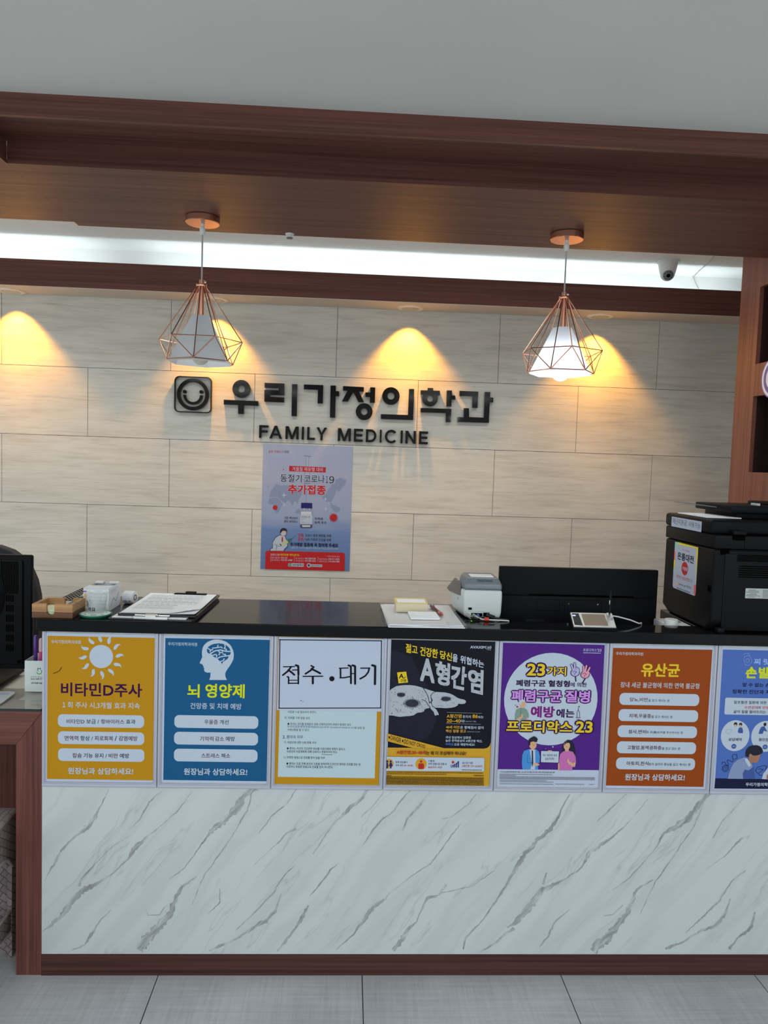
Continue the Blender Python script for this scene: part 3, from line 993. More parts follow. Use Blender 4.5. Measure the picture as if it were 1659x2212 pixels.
  ('T','pale','높은 면역원성의 A형간염 백신,',2254,1366,1084,81,1.2,0,None),
  ('T','sky','아박심',1827,1260,222,77,1.5,0,None),
  ('T','pale','으로 예방하세요!',2272,1258,610,82,1.2,0,None),
  ('P','gold',[7,1554,1687,1136,822,1119,7,1326]),
  ('Q','black','·',[37,1484,82,1469,80,1390,35,1412],1),
  ('Q','black','DANGER',[103,1508,408,1417,403,1277,98,1372],1),
  ('Q','black','·',[438,1383,478,1372,471,1293,433,1304],1),
  ('Q','black','DO NOT CROSS',[504,1395,1124,1222,1118,1131,492,1260],1),
  ('T','brick','A형간염,20~40세',719,996,857,122,2,0,None),
  ('T','bark','는 왜 더 조심해야 하나요?',1746,989,1183,118,2,0,None),
  ('P','pale',[4,859,2856,865,2882,838,2888,480,2863,455,3,440]),
  ('P','gold',[4,784,79,803,157,770,208,703,212,624,170,544,88,498,3,508]),
  ('E','gold',1018,659,168,172),
  ('E','navy',125,722,33,34),
  ('E','navy',24,721,33,34),
  ('P','navy',[104,686,153,687,192,578,156,573,154,510,114,509,108,573,72,582]),
  ('P','navy',[5,685,45,681,63,581,43,509,3,508]),
  ('E','brick',1016,732,40,38),
  ('P','brick',[951,677,1084,678,1108,633,1107,508,943,506,935,631]),
  ('P','navy',[1896,564,1931,564,1930,600,1894,600]),
  ('P','navy',[1947,564,1982,565,1980,637,1944,637]),
  ('P','navy',[1998,565,2034,565,2030,674,1994,674]),
  ('P','navy',[2049,565,2085,566,2080,711,2044,711]),
  ('P','navy',[2101,566,2136,566,2130,748,2094,748]),
  ('S','navy',17.6,[1882,623,1993,642,2081,693,2119,752]),
  ('P','navy',[2079,743,2129,762,2129,703]),
  ('E','brick',1957,721,35,36),
  ('S','brick',8.8,[1997,722,2015,722]),
  ('S','brick',8.8,[1986,693,1999,680]),
  ('S','brick',8.8,[1958,680,1959,662]),
  ('S','brick',8.8,[1930,692,1917,679]),
  ('S','brick',8.8,[1917,721,1899,721]),
  ('S','brick',8.8,[1928,750,1915,763]),
  ('S','brick',8.8,[1956,762,1955,780]),
  ('S','brick',8.8,[1984,750,1996,763]),
  ('T','ink','항체 양성률이',439,705,348,63,0.8,0,None),
  ('T','ink','유독 낮은',381,612,226,63,0.8,0,None),
  ('T','brick','20~40세!',644,610,268,63,0.8,0,None),
  ('T','ink','드물게',1314,753,171,61,0.8,0,None),
  ('T','ink','전격 간염으로 진행 시',1498,664,534,68,0.8,0,None),
  ('T','brick','80%까지 사망!',1436,564,416,68,0.8,0,None),
  ('T','ink','2017년 기준',2385,708,319,68,0.8,0,None),
  ('T','brick','A형간염 건수 4,500건!',2525,613,601,73,0.8,0,None),
  ('L','ink',2518,499,592,18),
  ('L','bark',1434,407,2855,18),
  ('L','bark',894,356,1772,18),
  ('L','bark',85,296,150,20),
  ('L','bark',2731,331,291,23),
  ('L','bark',1447,264,2881,18),
  ('L','bark',1448,232,2881,18),
  ('L','bark',1449,200,2882,18),
  ('L','bark',1450,168,2882,18),
  ('L','bark',1451,136,2882,18),
  ('L','bark',1452,104,2883,18),
  ('L','bark',1453,72,2883,18),
  ('L','bark',1454,40,2883,18),
 ]),
 'pneumonia': dict(x0=1.3141, x1=1.6214, z0=0.5833, z1=1.0210, ops=[
  ('P','violet',[-1,4301,3048,4298,3070,521,1,512]),
  ('T','white','프로디악스',2613,4135,404,90,0.5,0,None),
  ('T','white',"'23",2890,4137,128,81,1,0,None),
  ('L','pale',2681,4049,532,18),
  ('E','pale',1525,2643,1391,1387),
  ('T','yel','23',1041,3516,541,360,2,9,'grape'),
  ('T','yel','가지',1654,3485,565,261,2,9,'grape'),
  ('T','grape','폐렴구균 혈청형',1265,3115,1601,198,3,0,None),
  ('T','grape','에 의한',2326,3093,494,135,2,0,None),
  ('T','lilac','폐렴구균',1095,2732,1496,361,2.5,8,'grape'),
  ('T','lilac','질병',2316,2740,742,362,2.5,8,'grape'),
  ('T','orchid','예방',1300,2262,713,344,3,0,None),
  ('T','grape','에는',1973,2230,539,263,2.5,0,None),
  ('S','grape',80.5,[2155,3511,2084,3683]),
  ('S','grape',80.5,[2193,3524,2177,3726]),
  ('S','grape',80.5,[2267,3525,2246,3592]),
  ('S','grape',80.5,[2306,3503,2292,3566]),
  ('E','grape',2203,3452,139,117),
  ('S','grape',35.8,[2217,3344,2238,3199]),
  ('S','lav',49.2,[2155,3511,2084,3683]),
  ('S','lav',49.2,[2193,3524,2177,3726]),
  ('S','lav',49.2,[2267,3525,2246,3592]),
  ('S','lav',49.2,[2306,3503,2292,3566]),
  ('E','lav',2203,3452,116,99),
  ('S','grape',13.4,[2124,3468,2189,3508,2243,3470,2193,3438,2188,3388]),
  ('S','grape',80.5,[2459,3450,2450,3642]),
  ('S','grape',80.5,[2499,3463,2530,3666]),
  ('S','grape',80.5,[2556,3453,2631,3612]),
  ('S','grape',80.5,[2596,3420,2611,3470]),
  ('E','grape',2502,3399,139,117),
  ('S','grape',35.8,[2516,3291,2434,3145]),
  ('S','rose',49.2,[2459,3450,2450,3642]),
  ('S','rose',49.2,[2499,3463,2530,3666]),
  ('S','rose',49.2,[2556,3453,2631,3612]),
  ('S','rose',49.2,[2596,3420,2611,3470]),
  ('E','rose',2502,3399,117,99),
  ('S','grape',13.4,[2423,3416,2488,3456,2542,3418,2492,3386,2487,3336]),
  ('P','sage',[478,2019,481,2200,510,2313,608,2372,731,2374,823,2320,873,2208,896,2095,811,2082,810,2014,501,1997]),
  ('E','skin',693,2487,85,113),
  ('P','pale',[572,2529,598,2598,675,2633,755,2601,767,2567,667,2554,637,2474,605,2451]),
  ('P','skin',[502,1974,533,2031,642,2112,661,2181,706,2182,710,2091,613,2010,548,1963]),
  ('P','skin',[823,2082,872,2083,864,2015,826,2014]),
  ('S','grape',8.9,[642,2361,653,2113]),
  ('E','brick',533,2404,29,27),
  ('E','grape',475,2448,13,13),
  ('T','yel','프로디악스',1219,1818,1964,362,2.5,9,'grape'),
  ('T','yel','23',2555,1829,505,345,2,9,'grape'),
  ('S','grape',11.2,[2327,2112,2320,2271,2350,2340,2394,2273,2402,2114]),
  ('S','grape',11.2,[2355,2340,2357,2442]),
  ('S','grape',13.4,[2289,2112,2429,2114]),
  ('S','grape',13.4,[2323,2060,2391,2062]),
  ('E','orchid',2373,2442,18,20),
  ('P','azure',[768,526,741,730,745,958,789,1084,943,1139,1146,1136,1239,1058,1273,922,1276,740,1221,716,1237,523]),
  ('P','white',[955,1125,1124,1124,1148,692,1140,526,1004,530,1049,690,1012,872]),
  ('P','ink',[1019,1099,1058,1100,1085,737,1063,577,1040,736]),
  ('E','skin',1050,1259,108,118),
  ('P','skin',[986,1201,1088,1169,1079,1112,1012,1111]),
  ('P','ink',[914,1302,919,1438,995,1496,1072,1532,1141,1499,1188,1443,1159,1352,1045,1372,968,1348,972,1257,934,1245]),
  ('P','skin',[1075,714,1164,727,1256,694,1280,660,1191,636,1090,634]),
  ('S','grape',8.9,[905,984,912,733,1041,724]),
  ('S','grape',8.9,[1050,1259,1096,1253]),
  ('S','grape',8.9,[1022,1299,1040,1300]),
  ('S','grape',8.9,[1116,1301,1098,1301]),
  ('P','ink',[1928,1025,1931,1207,1979,1367,2078,1438,2180,1428,2263,1327,2311,1169,2349,942,2187,1030,2007,1027]),
  ('P','pinkc',[1884,512,1848,796,1873,1001,1959,1083,2116,1108,2252,1077,2338,942,2362,771,2278,781,2257,512]),
  ('E','skin',2064,1255,94,125),
  ('P','skin',[2012,1163,2124,1165,2128,1093,2015,1091]),
  ('P','ink',[1985,1254,2003,1357,2102,1393,2162,1325,2104,1347,2037,1334]),
  ('P','skin',[2105,858,2138,870,2165,779,2280,724,2290,770,2358,764,2337,622,2286,617,2157,699,2098,766]),
  ('P','skin',[1822,727,1863,728,1877,512,1834,511]),
  ('S','grape',8.9,[2043,1221,2083,1228]),
  ('P','grape',[1282,1104,1850,1101,1851,728,1294,736]),
  ('P','pale',[1301,1089,1835,1085,1835,743,1312,750]),
  ('P','skin',[1507,1113,1624,1111,1622,1070,1504,1072]),
  ('T','grape','백신 혈청형 종류',1570,964,428,64,1,0,None),
  ('T','grape','23가지',1564,855,261,82,1.5,0,None),
  ('P','white',[1644,1259,1657,1229,1682,1221,1658,1209,1648,1179,1635,1209,1610,1220,1634,1229]),
  ('E','white',1433,1157,9,9),
  ('T','ink','*1,2,3,4,5,6B,7F,8,9N,9V,10A,11A,12F,14,15B,17F,18C,19A,19F,20,22F,23F,33F',919,442,1642,50,0.5,0,None),
  ('L','gray',886,373,1579,18),
  ('L','gray',336,336,476,18),
  ('L','gray',1528,298,2855,18),
  ('L','gray',1530,266,2855,18),
  ('L','gray',1531,234,2855,18),
  ('L','gray',810,189,1410,18),
  ('L','gray',913,146,1613,18),
  ('L','gray',910,82,1602,18),
  ('L','gray',2215,91,870,16),
  ('L','gray',2868,93,165,16),
 ]),
 'probiotic': dict(x0=1.6387, x1=1.9498, z0=0.5809, z1=1.0130, ops=[
  ('P','orange',[49,4239,3044,4243,3029,72,59,81]),
  ('T','pale','우리가정의학과의원',558,4073,818,100,1,0,None),
  ('T','yel','유산균',1516,3601,1167,409,2.5,0,None),
  ('T','pale','장내 세균 불균형에 의한 면역 불균형',1524,3143,2378,168,0.8,0,None),
  ('R','pale',1532,2717,2409,360,140),
  ('R','pale',1529,2229,2405,360,140),
  ('R','pale',1527,1740,2401,360,140),
  ('R','pale',1529,1253,2398,361,140),
  ('R','pale',1530,764,2399,361,140),
  ('T','wine','당뇨,비만',914,2701,549,127,1.5,0,None),
  ('T','ink','을 갖고 계시는 분',1518,2685,642,82,0.8,0,None),
  ('T','wine','치매,우울증',976,2211,665,127,1.5,0,None),
  ('T','ink','을 갖고 계시는 분',1639,2195,640,82,0.8,0,None),
  ('T','wine','설사,변비',916,1731,540,128,1.5,0,None),
  ('T','ink','등 장(腸)트러블 호소하시는 분',1750,1718,1106,82,0.8,0,None),
  ('T','wine','고혈압,동맥경화증',1160,1250,1037,128,1.5,0,None),
  ('T','ink','을 갖고 있는 분',1970,1236,560,82,0.8,0,None),
  ('T','wine','아토피,천식',978,765,666,128,1.5,0,None),
  ('T','ink','등의 알러지 증상을 갖고 계시는 분',1956,752,1273,82,0.8,0,None),
  ('T','pale','원장님과 상담하세요!',1529,352,1816,201,2,0,None),
 ]),
 'numbness': dict(x0=1.9684, x1=2.2863, z0=0.5798, z1=1.0116, ops=[
  ('P','peri',[63,4269,3127,4268,3144,343,76,349]),
  ('P','nightb',[76,354,3144,347,3144,52,69,38]),
  ('T','babyb','찌',1128,3924,194,188,2,0,None),
  ('T','babyb','릿',1414,3926,194,189,2,0,None),
  ('T','lime','손',969,3591,341,344,3.5,0,None),
  ('T','lime','발',1362,3593,342,345,3.5,0,None),
  ('T','nightb','알 수 없는 손',1144,3220,842,124,2,0,None),
  ('T','nightb','정확한 진단과 치',1002,3010,1153,133,2,0,None),
  ('R','pale',1567,2565,2677,510,46),
  ('T','ink','말초혈관 질환에 의한',1002,2686,998,96,1.5,0,None),
  ('T','crim','수면장애',1034,2532,420,92,1.5,0,None),
  ('T','ink','와',1294,2538,83,87,1.5,0,None),
  ('T','crim','만성',1479,2540,194,92,1.5,0,None),
  ('T','ink','삶의 질을 떨어뜨리는',1000,2401,994,96,1.5,0,None),
  ('E','pale',602,1669,437,472),
  ('E','pale',1537,1661,443,473),
  ('E','ink',591,2020,55,59),
  ('E','skin',587,1974,37,41),
  ('P','white',[517,1732,523,1892,573,1935,631,1936,669,1884,667,1735]),
  ('E','ink',746,2012,50,55),
  ('E','skin',739,1970,32,39),
  ('P','denim',[675,1781,691,1896,746,1931,805,1910,835,1807,827,1749,712,1747]),
  ('S','gray',6.9,[294,1796,359,1866,499,1841,414,1729,320,1750,294,1796]),
  ('E','ink',1491,2027,46,55),
  ('P','denim',[1313,1736,1339,1863,1391,1956,1483,1970,1522,1890,1585,1811,1515,1821,1468,1831,1440,1739]),
  ('T','ink','상담예약',609,1552,414,96,2,0,None),
  ('T','ink','원인진단',1530,1559,397,96,2,0,None),
  ('E','denim',581,1343,78,73),
  ('E','denim',1541,1339,78,73),
  ('T','babyb','01',582,1343,80,46,1,0,None),
  ('T','babyb','02',1540,1339,81,46,1,0,None),
  ('E','nightb',367,663,105,105),
  ('E','peri',367,663,87,87),
  ('E','nightb',367,663,64,64),
  ('E','peri',367,663,50,50),
  ('S','nightb',13.8,[255,787,262,856,343,857,382,778,453,745,449,813,397,904,442,928,561,861,603,931,551,1022,581,1091,684,1093,703,979,647,955]),
  ('S','nightb',11.5,[367,663,364,702]),
  ('S','nightb',11.5,[367,663,395,652]),
  ('S','nightb',13.8,[1291,622,1354,715,1536,765,1629,755,1612,651,1532,466,1439,464,1317,577,1291,622]),
  ('S','nightb',11.5,[1359,647,1449,671,1522,627]),
  ('S','nightb',11.5,[1412,533,1477,603,1542,673]),
  ('S','babyb',9.2,[676,4124,742,4171,858,4163,885,4106,725,4079,708,3987,764,3827,881,3807,966,3924,924,4038,863,4094]),
  ('E','babyb',825,3955,60,64),
  ('E','peri',825,3955,50,55),
  ('P','shirt',[451,351,489,539,537,701,608,839,718,933,920,1017,1014,984,1189,770,1226,621,1294,352]),
  ('P','denim',[927,350,905,524,955,639,1083,619,1171,689,1217,759,1254,553,1294,352]),
  ('P','skin2',[1041,1100,1095,1170,1283,1104,1424,1148,1399,1026,1375,934,1333,864,1253,847,1183,873,1165,792,1077,894]),
  ('P','ink',[952,1047,947,1167,973,1270,1038,1341,1150,1382,1277,1393,1383,1359,1452,1291,1482,1211,1465,1149,1376,1101,1263,1067,1169,1079,1108,1135,1064,1100,1058,1020,1000,1030]),
  ('P','pale',[933,983,1026,973,1148,769,1077,722,975,869]),
  ('P','white',[1504,355,1529,512,1677,721,1771,700,1771,344]),
  ('P','skin2',[1643,358,1646,491,1714,515,1747,355]),
  ('T','pale','우리가정의학과',1415,184,800,115,2,0,None),
 ]),
 'covid': dict(x0=0.3942, x1=0.8731, z0=0.9325, z1=1.6045, ops=[
  ('P','mapb',[400,3916,467,4217,610,4446,755,4599,1018,4514,1277,4559,1577,4474,1951,4429,2141,4266,2092,4002,1967,3773,1898,3565,1745,3729,1641,3426,1523,3648,1372,3719,1227,3583,999,3746,847,3891,586,3902,438,3879]),
  ('P','mapb',[325,3614,385,3784,587,3884,885,3836,1001,3671,1135,3543,1010,3333,976,3201,831,3036,737,3063,675,3287,597,3472,373,3503]),
  ('P','mapb',[3214,3940,3413,4152,3554,4457,3735,4687,3920,4730,3878,4916,4173,5037,4475,4933,4444,4708,4227,4476,4102,4247,3967,4394,3900,4129,3759,3824,3687,3710,3804,3563,3653,3615,3462,3741,3311,3812]),
  ('P','mapb',[3654,3558,3917,3547,4220,3405,4150,3234,4022,3148,3851,3226,3696,3409]),
  ('P','mapb',[1779,3130,1906,3284,1998,3324,2076,3176,2042,3043,1838,3026]),
  ('P','mapb',[258,4435,331,4475,369,4420,296,4392]),
  ('T','crim','일류 경제도시',686,6320,797,134,1,0,None),
  ('T','ink','대전',1248,6330,252,134,1,0,None),
  ('S','gray',33.4,[2196,6140,2558,6128]),
  ('S','gray',11.1,[2301,6109,2312,5580]),
  ('S','gray',11.1,[2428,6106,2434,5583]),
  ('S','white',22.3,[2361,6104,2375,5582]),
  ('S','gray',18.6,[2244,5316,2254,4643]),
  ('S','gray',18.6,[2509,5305,2511,4651]),
  ('S','gray',37.1,[2242,4680,2503,4681]),
  ('S','gray',14.9,[2347,4646,2363,3634]),
  ('P','crim',[1411,5590,3366,5574,3363,5293,1407,5302]),
  ('T','white','겨울철 재유행 대비',2390,5440,1637,216,0.4,0,None),
  ('E','crim',1108,5375,29,30),
  ('T','char','동절기',1523,4928,1141,418,1,5,'white'),
  ('T','char','코로나',2772,4935,1088,419,1,5,'white'),
  ('T','char','１',3448,4925,127,374,1,5,'white'),
  ('T','char','９',3695,4918,276,389,1,5,'white'),
  ('T','crim','추가접종',2384,4347,2031,517,3,4,'white'),
  ('S','white',51.1,[1075,4010,1261,4015]),
  ('S','white',51.1,[1165,4106,1170,3919]),
  ('S','white',42.9,[3313,3861,3470,3865]),
  ('S','white',42.9,[3389,3942,3394,3784]),
  ('S','white',32.7,[3528,3675,3647,3679]),
  ('S','white',32.7,[3586,3737,3589,3617]),
  ('S','white',38.8,[1121,3487,1263,3491]),
  ('S','white',38.8,[1190,3560,1194,3417]),
  ('S','white',53.1,[3320,3335,3514,3340]),
  ('S','white',53.1,[3415,3435,3420,3240]),
  ('S','white',18.4,[3155,3067,3223,3069]),
  ('S','white',18.4,[3188,3102,3190,3034]),
  ('S','white',12.3,[1233,3171,1278,3172]),
  ('S','white',12.3,[1255,3194,1256,3149]),
  ('E','crim',715,3336,126,127),
  ('S','crim',22.3,[4003,2891,4089,2893]),
  ('S','crim',22.3,[3997,2844,4079,2820]),
  ('S','crim',22.3,[3977,2802,4048,2753]),
  ('S','crim',22.3,[3944,2768,3997,2699]),
  ('S','crim',22.3,[3903,2745,3932,2663]),
  ('S','crim',22.3,[3857,2736,3860,2650]),
  ('S','crim',22.3,[3811,2742,3786,2659]),
  ('S','crim',22.3,[3768,2763,3720,2691]),
  ('S','crim',22.3,[3734,2795,3666,2742]),
  ('S','crim',22.3,[3712,2836,3631,2807]),
  ('S','crim',22.3,[3703,2883,3617,2880]),
  ('S','crim',22.3,[3709,2929,3627,2954]),
  ('S','crim',22.3,[3729,2972,3658,3021]),
  ('S','crim',22.3,[3761,3006,3709,3075]),
  ('S','crim',22.3,[3803,3029,3774,3110]),
  ('S','crim',22.3,[3849,3037,3846,3124]),
  ('S','crim',22.3,[3895,3031,3919,3114]),
  ('S','crim',22.3,[3937,3011,3986,3082]),
  ('S','crim',22.3,[3972,2979,4040,3032]),
  ('S','crim',22.3,[3994,2937,4075,2966]),
  ('E','crim',3853,2887,187,188),
  ('E','wine',3802,2961,22,22),
  ('E','wine',3918,2851,22,22),
  ('E','wine',3826,2792,22,22),
  ('E','wine',3749,2865,22,22),
  ('E','wine',3914,2964,22,22),
  ('P','silver',[2173,3348,2605,3360,2616,3247,2704,3175,2725,2366,2679,2290,2126,2275,2072,2348,2051,3156,2168,3235]),
  ('P','mist',[2103,3158,2655,3173,2660,3004,2107,2989]),
  ('P','steel',[2069,2461,2722,2479,2726,2359,2679,2290,2126,2275,2072,2341]),
  ('P','mist',[2170,2426,2630,2439,2603,2344,2199,2333]),
  ('P','pale',[2063,2980,2708,2998,2722,2509,2075,2507]),
  ('T','ink','COVID-19',2342,2875,478,75,1,0,None),
  ('S','gray',11.1,[2124,2775,2386,2775]),
  ('S','gray',11.1,[2125,2719,2256,2715]),
  ('S','gray',11.1,[2128,2613,2259,2609]),
  ('S','gray',11.1,[2129,2568,2604,2574]),
  ('P','navy',[2102,3635,2688,3636,2696,3343,2098,3342]),
  ('S','white',37.1,[2259,3331,2254,3237]),
  ('S','white',37.1,[2546,3339,2541,3256]),
  ('T','ink','기존 백신보다',1573,2797,727,143,0.8,0,None),
  ('T','ink','변이 바이러스',1578,2609,727,143,0.8,0,None),
  ('T','ink','무력화',3064,2797,460,143,0.8,0,None),
  ('T','ink','능력 우수',3161,2604,643,143,0.8,0,None),
  ('P','char',[475,1070,615,1171,615,1480,769,1748,1000,1886,1289,1819,1408,1558,1452,1276,1270,1083,1246,1007,500,987]),
  ('P','pale',[505,1063,641,1149,637,1462,788,1722,1008,1860,1271,1799,1382,1539,1422,1283,1244,1101,1216,1014,529,1003]),
  ('E','char',1192,1993,171,195),
  ('E','skin',1192,1986,153,177),
  ('P','char',[1006,1962,1010,2112,1093,2228,1223,2257,1366,2186,1378,2009,1309,2094,1152,2105,1065,1990]),
  ('E','pale',1178,1948,123,109),
  ('P','crim',[1104,1750,1168,1751,1181,1533,1137,1475,1099,1531]),
  ('P','pale2',[1043,1371,1381,1603,1474,1466,1135,1249]),
  ('P','teal',[1380,1621,1602,1725,1664,1629,1504,1448]),
  ('S','teal',26.0,[1629,1677,1849,1853]),
  ('S','char',44.6,[1020,1378,1155,1231]),
  ('S','char',14.9,[684,1369,911,1262,1060,1266]),
  ('S','char',14.9,[852,1374,841,1072]),
  ('E','pale',1172,1269,67,53),
  ('T','crim','첫째,',2128,1890,336,203,0.4,0,None),
  ('T','ink','코로나 중증 예방을 위해',3046,1892,1385,151,0.4,0,None),
  ('T','crim','둘째,',2134,1672,336,204,0.4,0,None),
  ('T','ink','나와 가족의 건강을 위해',3052,1666,1385,158,0.4,0,None),
  ('T','nightb','추가예방 접종에 꼭 참여해 주세요',2849,1381,2572,219,2.2,0,None),
  ('T','pale','( 접종간격 : 마지막 접종일과 확진일 중 더 늦은시점부터 4개월',2846,1192,2558,128,0.5,0,None),
  ('P','crim',[258,3,256,868,276,951,339,998,4402,1002,4478,970,4518,896,4525,5]),
  ('T','white','코로나',681,796,317,136,1,0,None),
  ('T','white','１',881,797,45,121,1,0,None),
  ('T','white','９',962,795,86,121,1,0,None),
  ('T','yel','예방접종 예약(문의)',1554,796,1039,143,1,0,None),
  ('T','white','* 가까운 병의원 문의',3869,780,724,83,0,0,None),
  ('T','white','대전시콜센터',805,629,467,91,0,0,None),
  ('T','white','042-120',1263,641,336,91,1,0,None),
  ('T','white','동구보건소',808,504,467,91,0,0,None),
  ('T','white','042-251-6488',1397,520,598,91,1,0,None),
  ('T','white','중구보건소',2096,625,468,91,0,0,None),
  ('T','white','042-288-8100',2667,639,584,91,1,0,None),
  ('T','white','서구보건소',2099,496,468,91,0,0,None),
  ('T','white','042-288-4540',2670,511,585,91,1,0,None),
  ('T','white','유성구보건소',3365,627,458,91,0,0,None),
  ('T','white','042-611-5050',3939,642,593,91,1,0,None),
  ('T','white','대덕구보건소',3368,498,458,91,0,0,None),
  ('T','white','042-608-5488',3943,513,593,91,1,0,None),
  ('S','pale',11.1,[533,686,532,403]),
  ('S','pale',11.1,[1803,719,1803,436]),
  ('S','pale',11.1,[3076,752,3076,468]),
  ('E','white',1579,260,104,106),
  ('E','green',1579,260,82,83),
  ('S','white',18.6,[1518,296,1640,223]),
  ('S','white',18.6,[1638,299,1520,220]),
  ('R','white',2006,270,644,189,22),
  ('T','nightb','대전광역시',2008,271,588,136,1.5,0,None),
  ('E','white',2594,263,116,117),
  ('E','navy',2594,263,63,64),
  ('E','crim',2609,282,33,34),
  ('R','pale',3003,258,630,136,22),
  ('L','gray',3007,258,578,61),
 ]),
 'cashsticker': dict(x0=-0.2855, x1=-0.1204, z0=1.1432, z1=1.2959, ops=[
  ('P','stY',[203,1536,1651,1527,1612,271,1536,1484,242,1463]),
  ('P','stG',[0,1527,204,1531,244,1451,91,1421,11,1232,-1,1231]),
  ('P','stR',[-11,1217,61,1212,83,919,-6,920]),
  ('P','stY',[-6,920,83,919,91,648,-4,648]),
  ('P','stG',[-4,648,79,646,82,491,-9,504]),
  ('P','stR',[1520,318,1651,376,1650,5,1532,84]),
  ('T','crim','대전지역화폐',824,1323,520,64,0,0,None),
  ('T','black','온통대전',820,1099,1162,246,2.5,0,None),
  ('E','crim',818,745,231,218),
  ('T','white','가맹점',820,737,363,114,2,0,None),
  ('T','crim','온통대전 사용을 환영합니다!',824,424,1168,114,0,0,None),
  ('E','stY',330,191,57,40),
  ('E','green',886,188,33,30),
  ('T','nightb','대전광역시',1164,203,371,74,0,0,None),
  ('L','gray',613,190,325,35),
  ('L','gray',815,45,968,35),
 ]),
 'grantlabel': dict(x0=-0.3146, x1=-0.1010, z0=1.3449, z1=1.3774, ops=[
  ('T','ink','재난지원금',599,192,1046,181,0,0,None),
  ('T','ink','사용가능',1665,179,792,174,0,0,None),
 ]),
}
SIGN_SYLLABLES = [[('ring', (0.2761, 1.8881), 0.047, 0.0186), ('poly', [(0.1851, 1.8282), (0.3655, 1.8272), (0.3661, 1.8024), (0.2907, 1.8032), (0.2909, 1.7567), (0.2616, 1.7568), (0.2607, 1.8032), (0.1856, 1.8035)])], [('poly', [(0.3969, 1.9244), (0.5005, 1.9245), (0.5016, 1.8626), (0.4257, 1.8625), (0.4259, 1.8522), (0.5014, 1.8511), (0.5009, 1.8256), (0.3979, 1.8257), (0.3966, 1.888), (0.472, 1.8881), (0.4717, 1.8984), (0.3975, 1.8986)]), ('poly', [(0.5411, 1.9232), (0.5687, 1.9235), (0.5699, 1.7557), (0.5423, 1.7554)])], [('poly', [(0.6036, 1.9237), (0.7055, 1.9239), (0.7055, 1.8278), (0.6779, 1.8275), (0.6786, 1.898), (0.6035, 1.8988)]), ('poly', [(0.7442, 1.9235), (0.7722, 1.9238), (0.7727, 1.8948), (0.7904, 1.8948), (0.7912, 1.8684), (0.7727, 1.8684), (0.7729, 1.7551), (0.7452, 1.7549)])], [('poly', [(0.8107, 1.923), (0.9209, 1.9216), (0.9209, 1.8977), (0.8957, 1.8979), (0.9234, 1.8426), (0.8945, 1.8416), (0.8662, 1.8939), (0.8382, 1.8421), (0.8067, 1.8421), (0.8346, 1.8993), (0.8106, 1.8999)]), ('poly', [(0.955, 1.9222), (0.9813, 1.922), (0.9817, 1.8407), (0.955, 1.8405), (0.9548, 1.8707), (0.9299, 1.8705), (0.9299, 1.8944), (0.9559, 1.8946)]), ('ring', (0.9264, 1.7923), 0.0445, 0.0174)], [('ring', (1.0663, 1.8799), 0.0464, 0.0189), ('poly', [(1.0161, 1.7822), (1.1607, 1.7827), (1.1617, 1.921), (1.1888, 1.922), (1.1888, 1.7568), (1.0169, 1.7572)])], [('poly', [(1.2239, 1.9164), (1.2615, 1.917), (1.2611, 1.93), (1.2902, 1.9304), (1.2915, 1.917), (1.3269, 1.9171), (1.327, 1.8933), (1.2247, 1.8942)]), ('ring', (1.2759, 1.8742), 0.0415, 0.0171), ('poly', [(1.3645, 1.9204), (1.3917, 1.9215), (1.3919, 1.8957), (1.4103, 1.8945), (1.4111, 1.8733), (1.3916, 1.8734), (1.3911, 1.836), (1.3646, 1.8362)]), ('poly', [(1.2273, 1.8224), (1.3916, 1.8233), (1.3912, 1.7531), (1.365, 1.7529), (1.3644, 1.8004), (1.2281, 1.7994)])], [('poly', [(1.4334, 1.9211), (1.5331, 1.9201), (1.5327, 1.8334), (1.5053, 1.8343), (1.5048, 1.8948), (1.4337, 1.8945)]), ('poly', [(1.4597, 1.83), (1.4863, 1.8298), (1.489, 1.7835), (1.5693, 1.7833), (1.5702, 1.9204), (1.598, 1.9202), (1.5981, 1.8917), (1.6157, 1.8912), (1.616, 1.8661), (1.5972, 1.8658), (1.5971, 1.7564), (1.4294, 1.7556), (1.4292, 1.7814), (1.4609, 1.7818)])]]
SIGN_LETTERS = [('F', 0.3979, 1.6682, 0.0482, 0.0675), ('A', 0.4612, 1.6679, 0.0663, 0.0676), ('M', 0.5473, 1.6675, 0.0695, 0.0677), ('I', 0.6044, 1.6673, 0.012, 0.0677), ('L', 0.648, 1.6671, 0.0412, 0.0677), ('Y', 0.7038, 1.6669, 0.0558, 0.0678), ('M', 0.8248, 1.6664, 0.0693, 0.0678), ('E', 0.8994, 1.6661, 0.0482, 0.068), ('D', 0.9675, 1.6658, 0.0561, 0.068), ('I', 1.0185, 1.6656, 0.0092, 0.068), ('C', 1.0736, 1.6654, 0.0642, 0.0681), ('I', 1.1309, 1.6652, 0.0111, 0.0681), ('N', 1.1793, 1.6649, 0.0552, 0.0682), ('E', 1.2479, 1.6646, 0.0473, 0.0683)]
LOGO = {'tl': (-0.0729, 1.9434), 'br': (0.1213, 1.7549), 'ring': ('ring', (0.0234, 1.8496), 0.0829, 0.0648), 'eyes': [('ring', (-0.0195, 1.8631), 0.0095, 0.0004), ('ring', (0.0665, 1.8648), 0.0094, 0.0004)], 'smile': ('ring', (0.0241, 1.8469), 0.0505, 0.0365)}
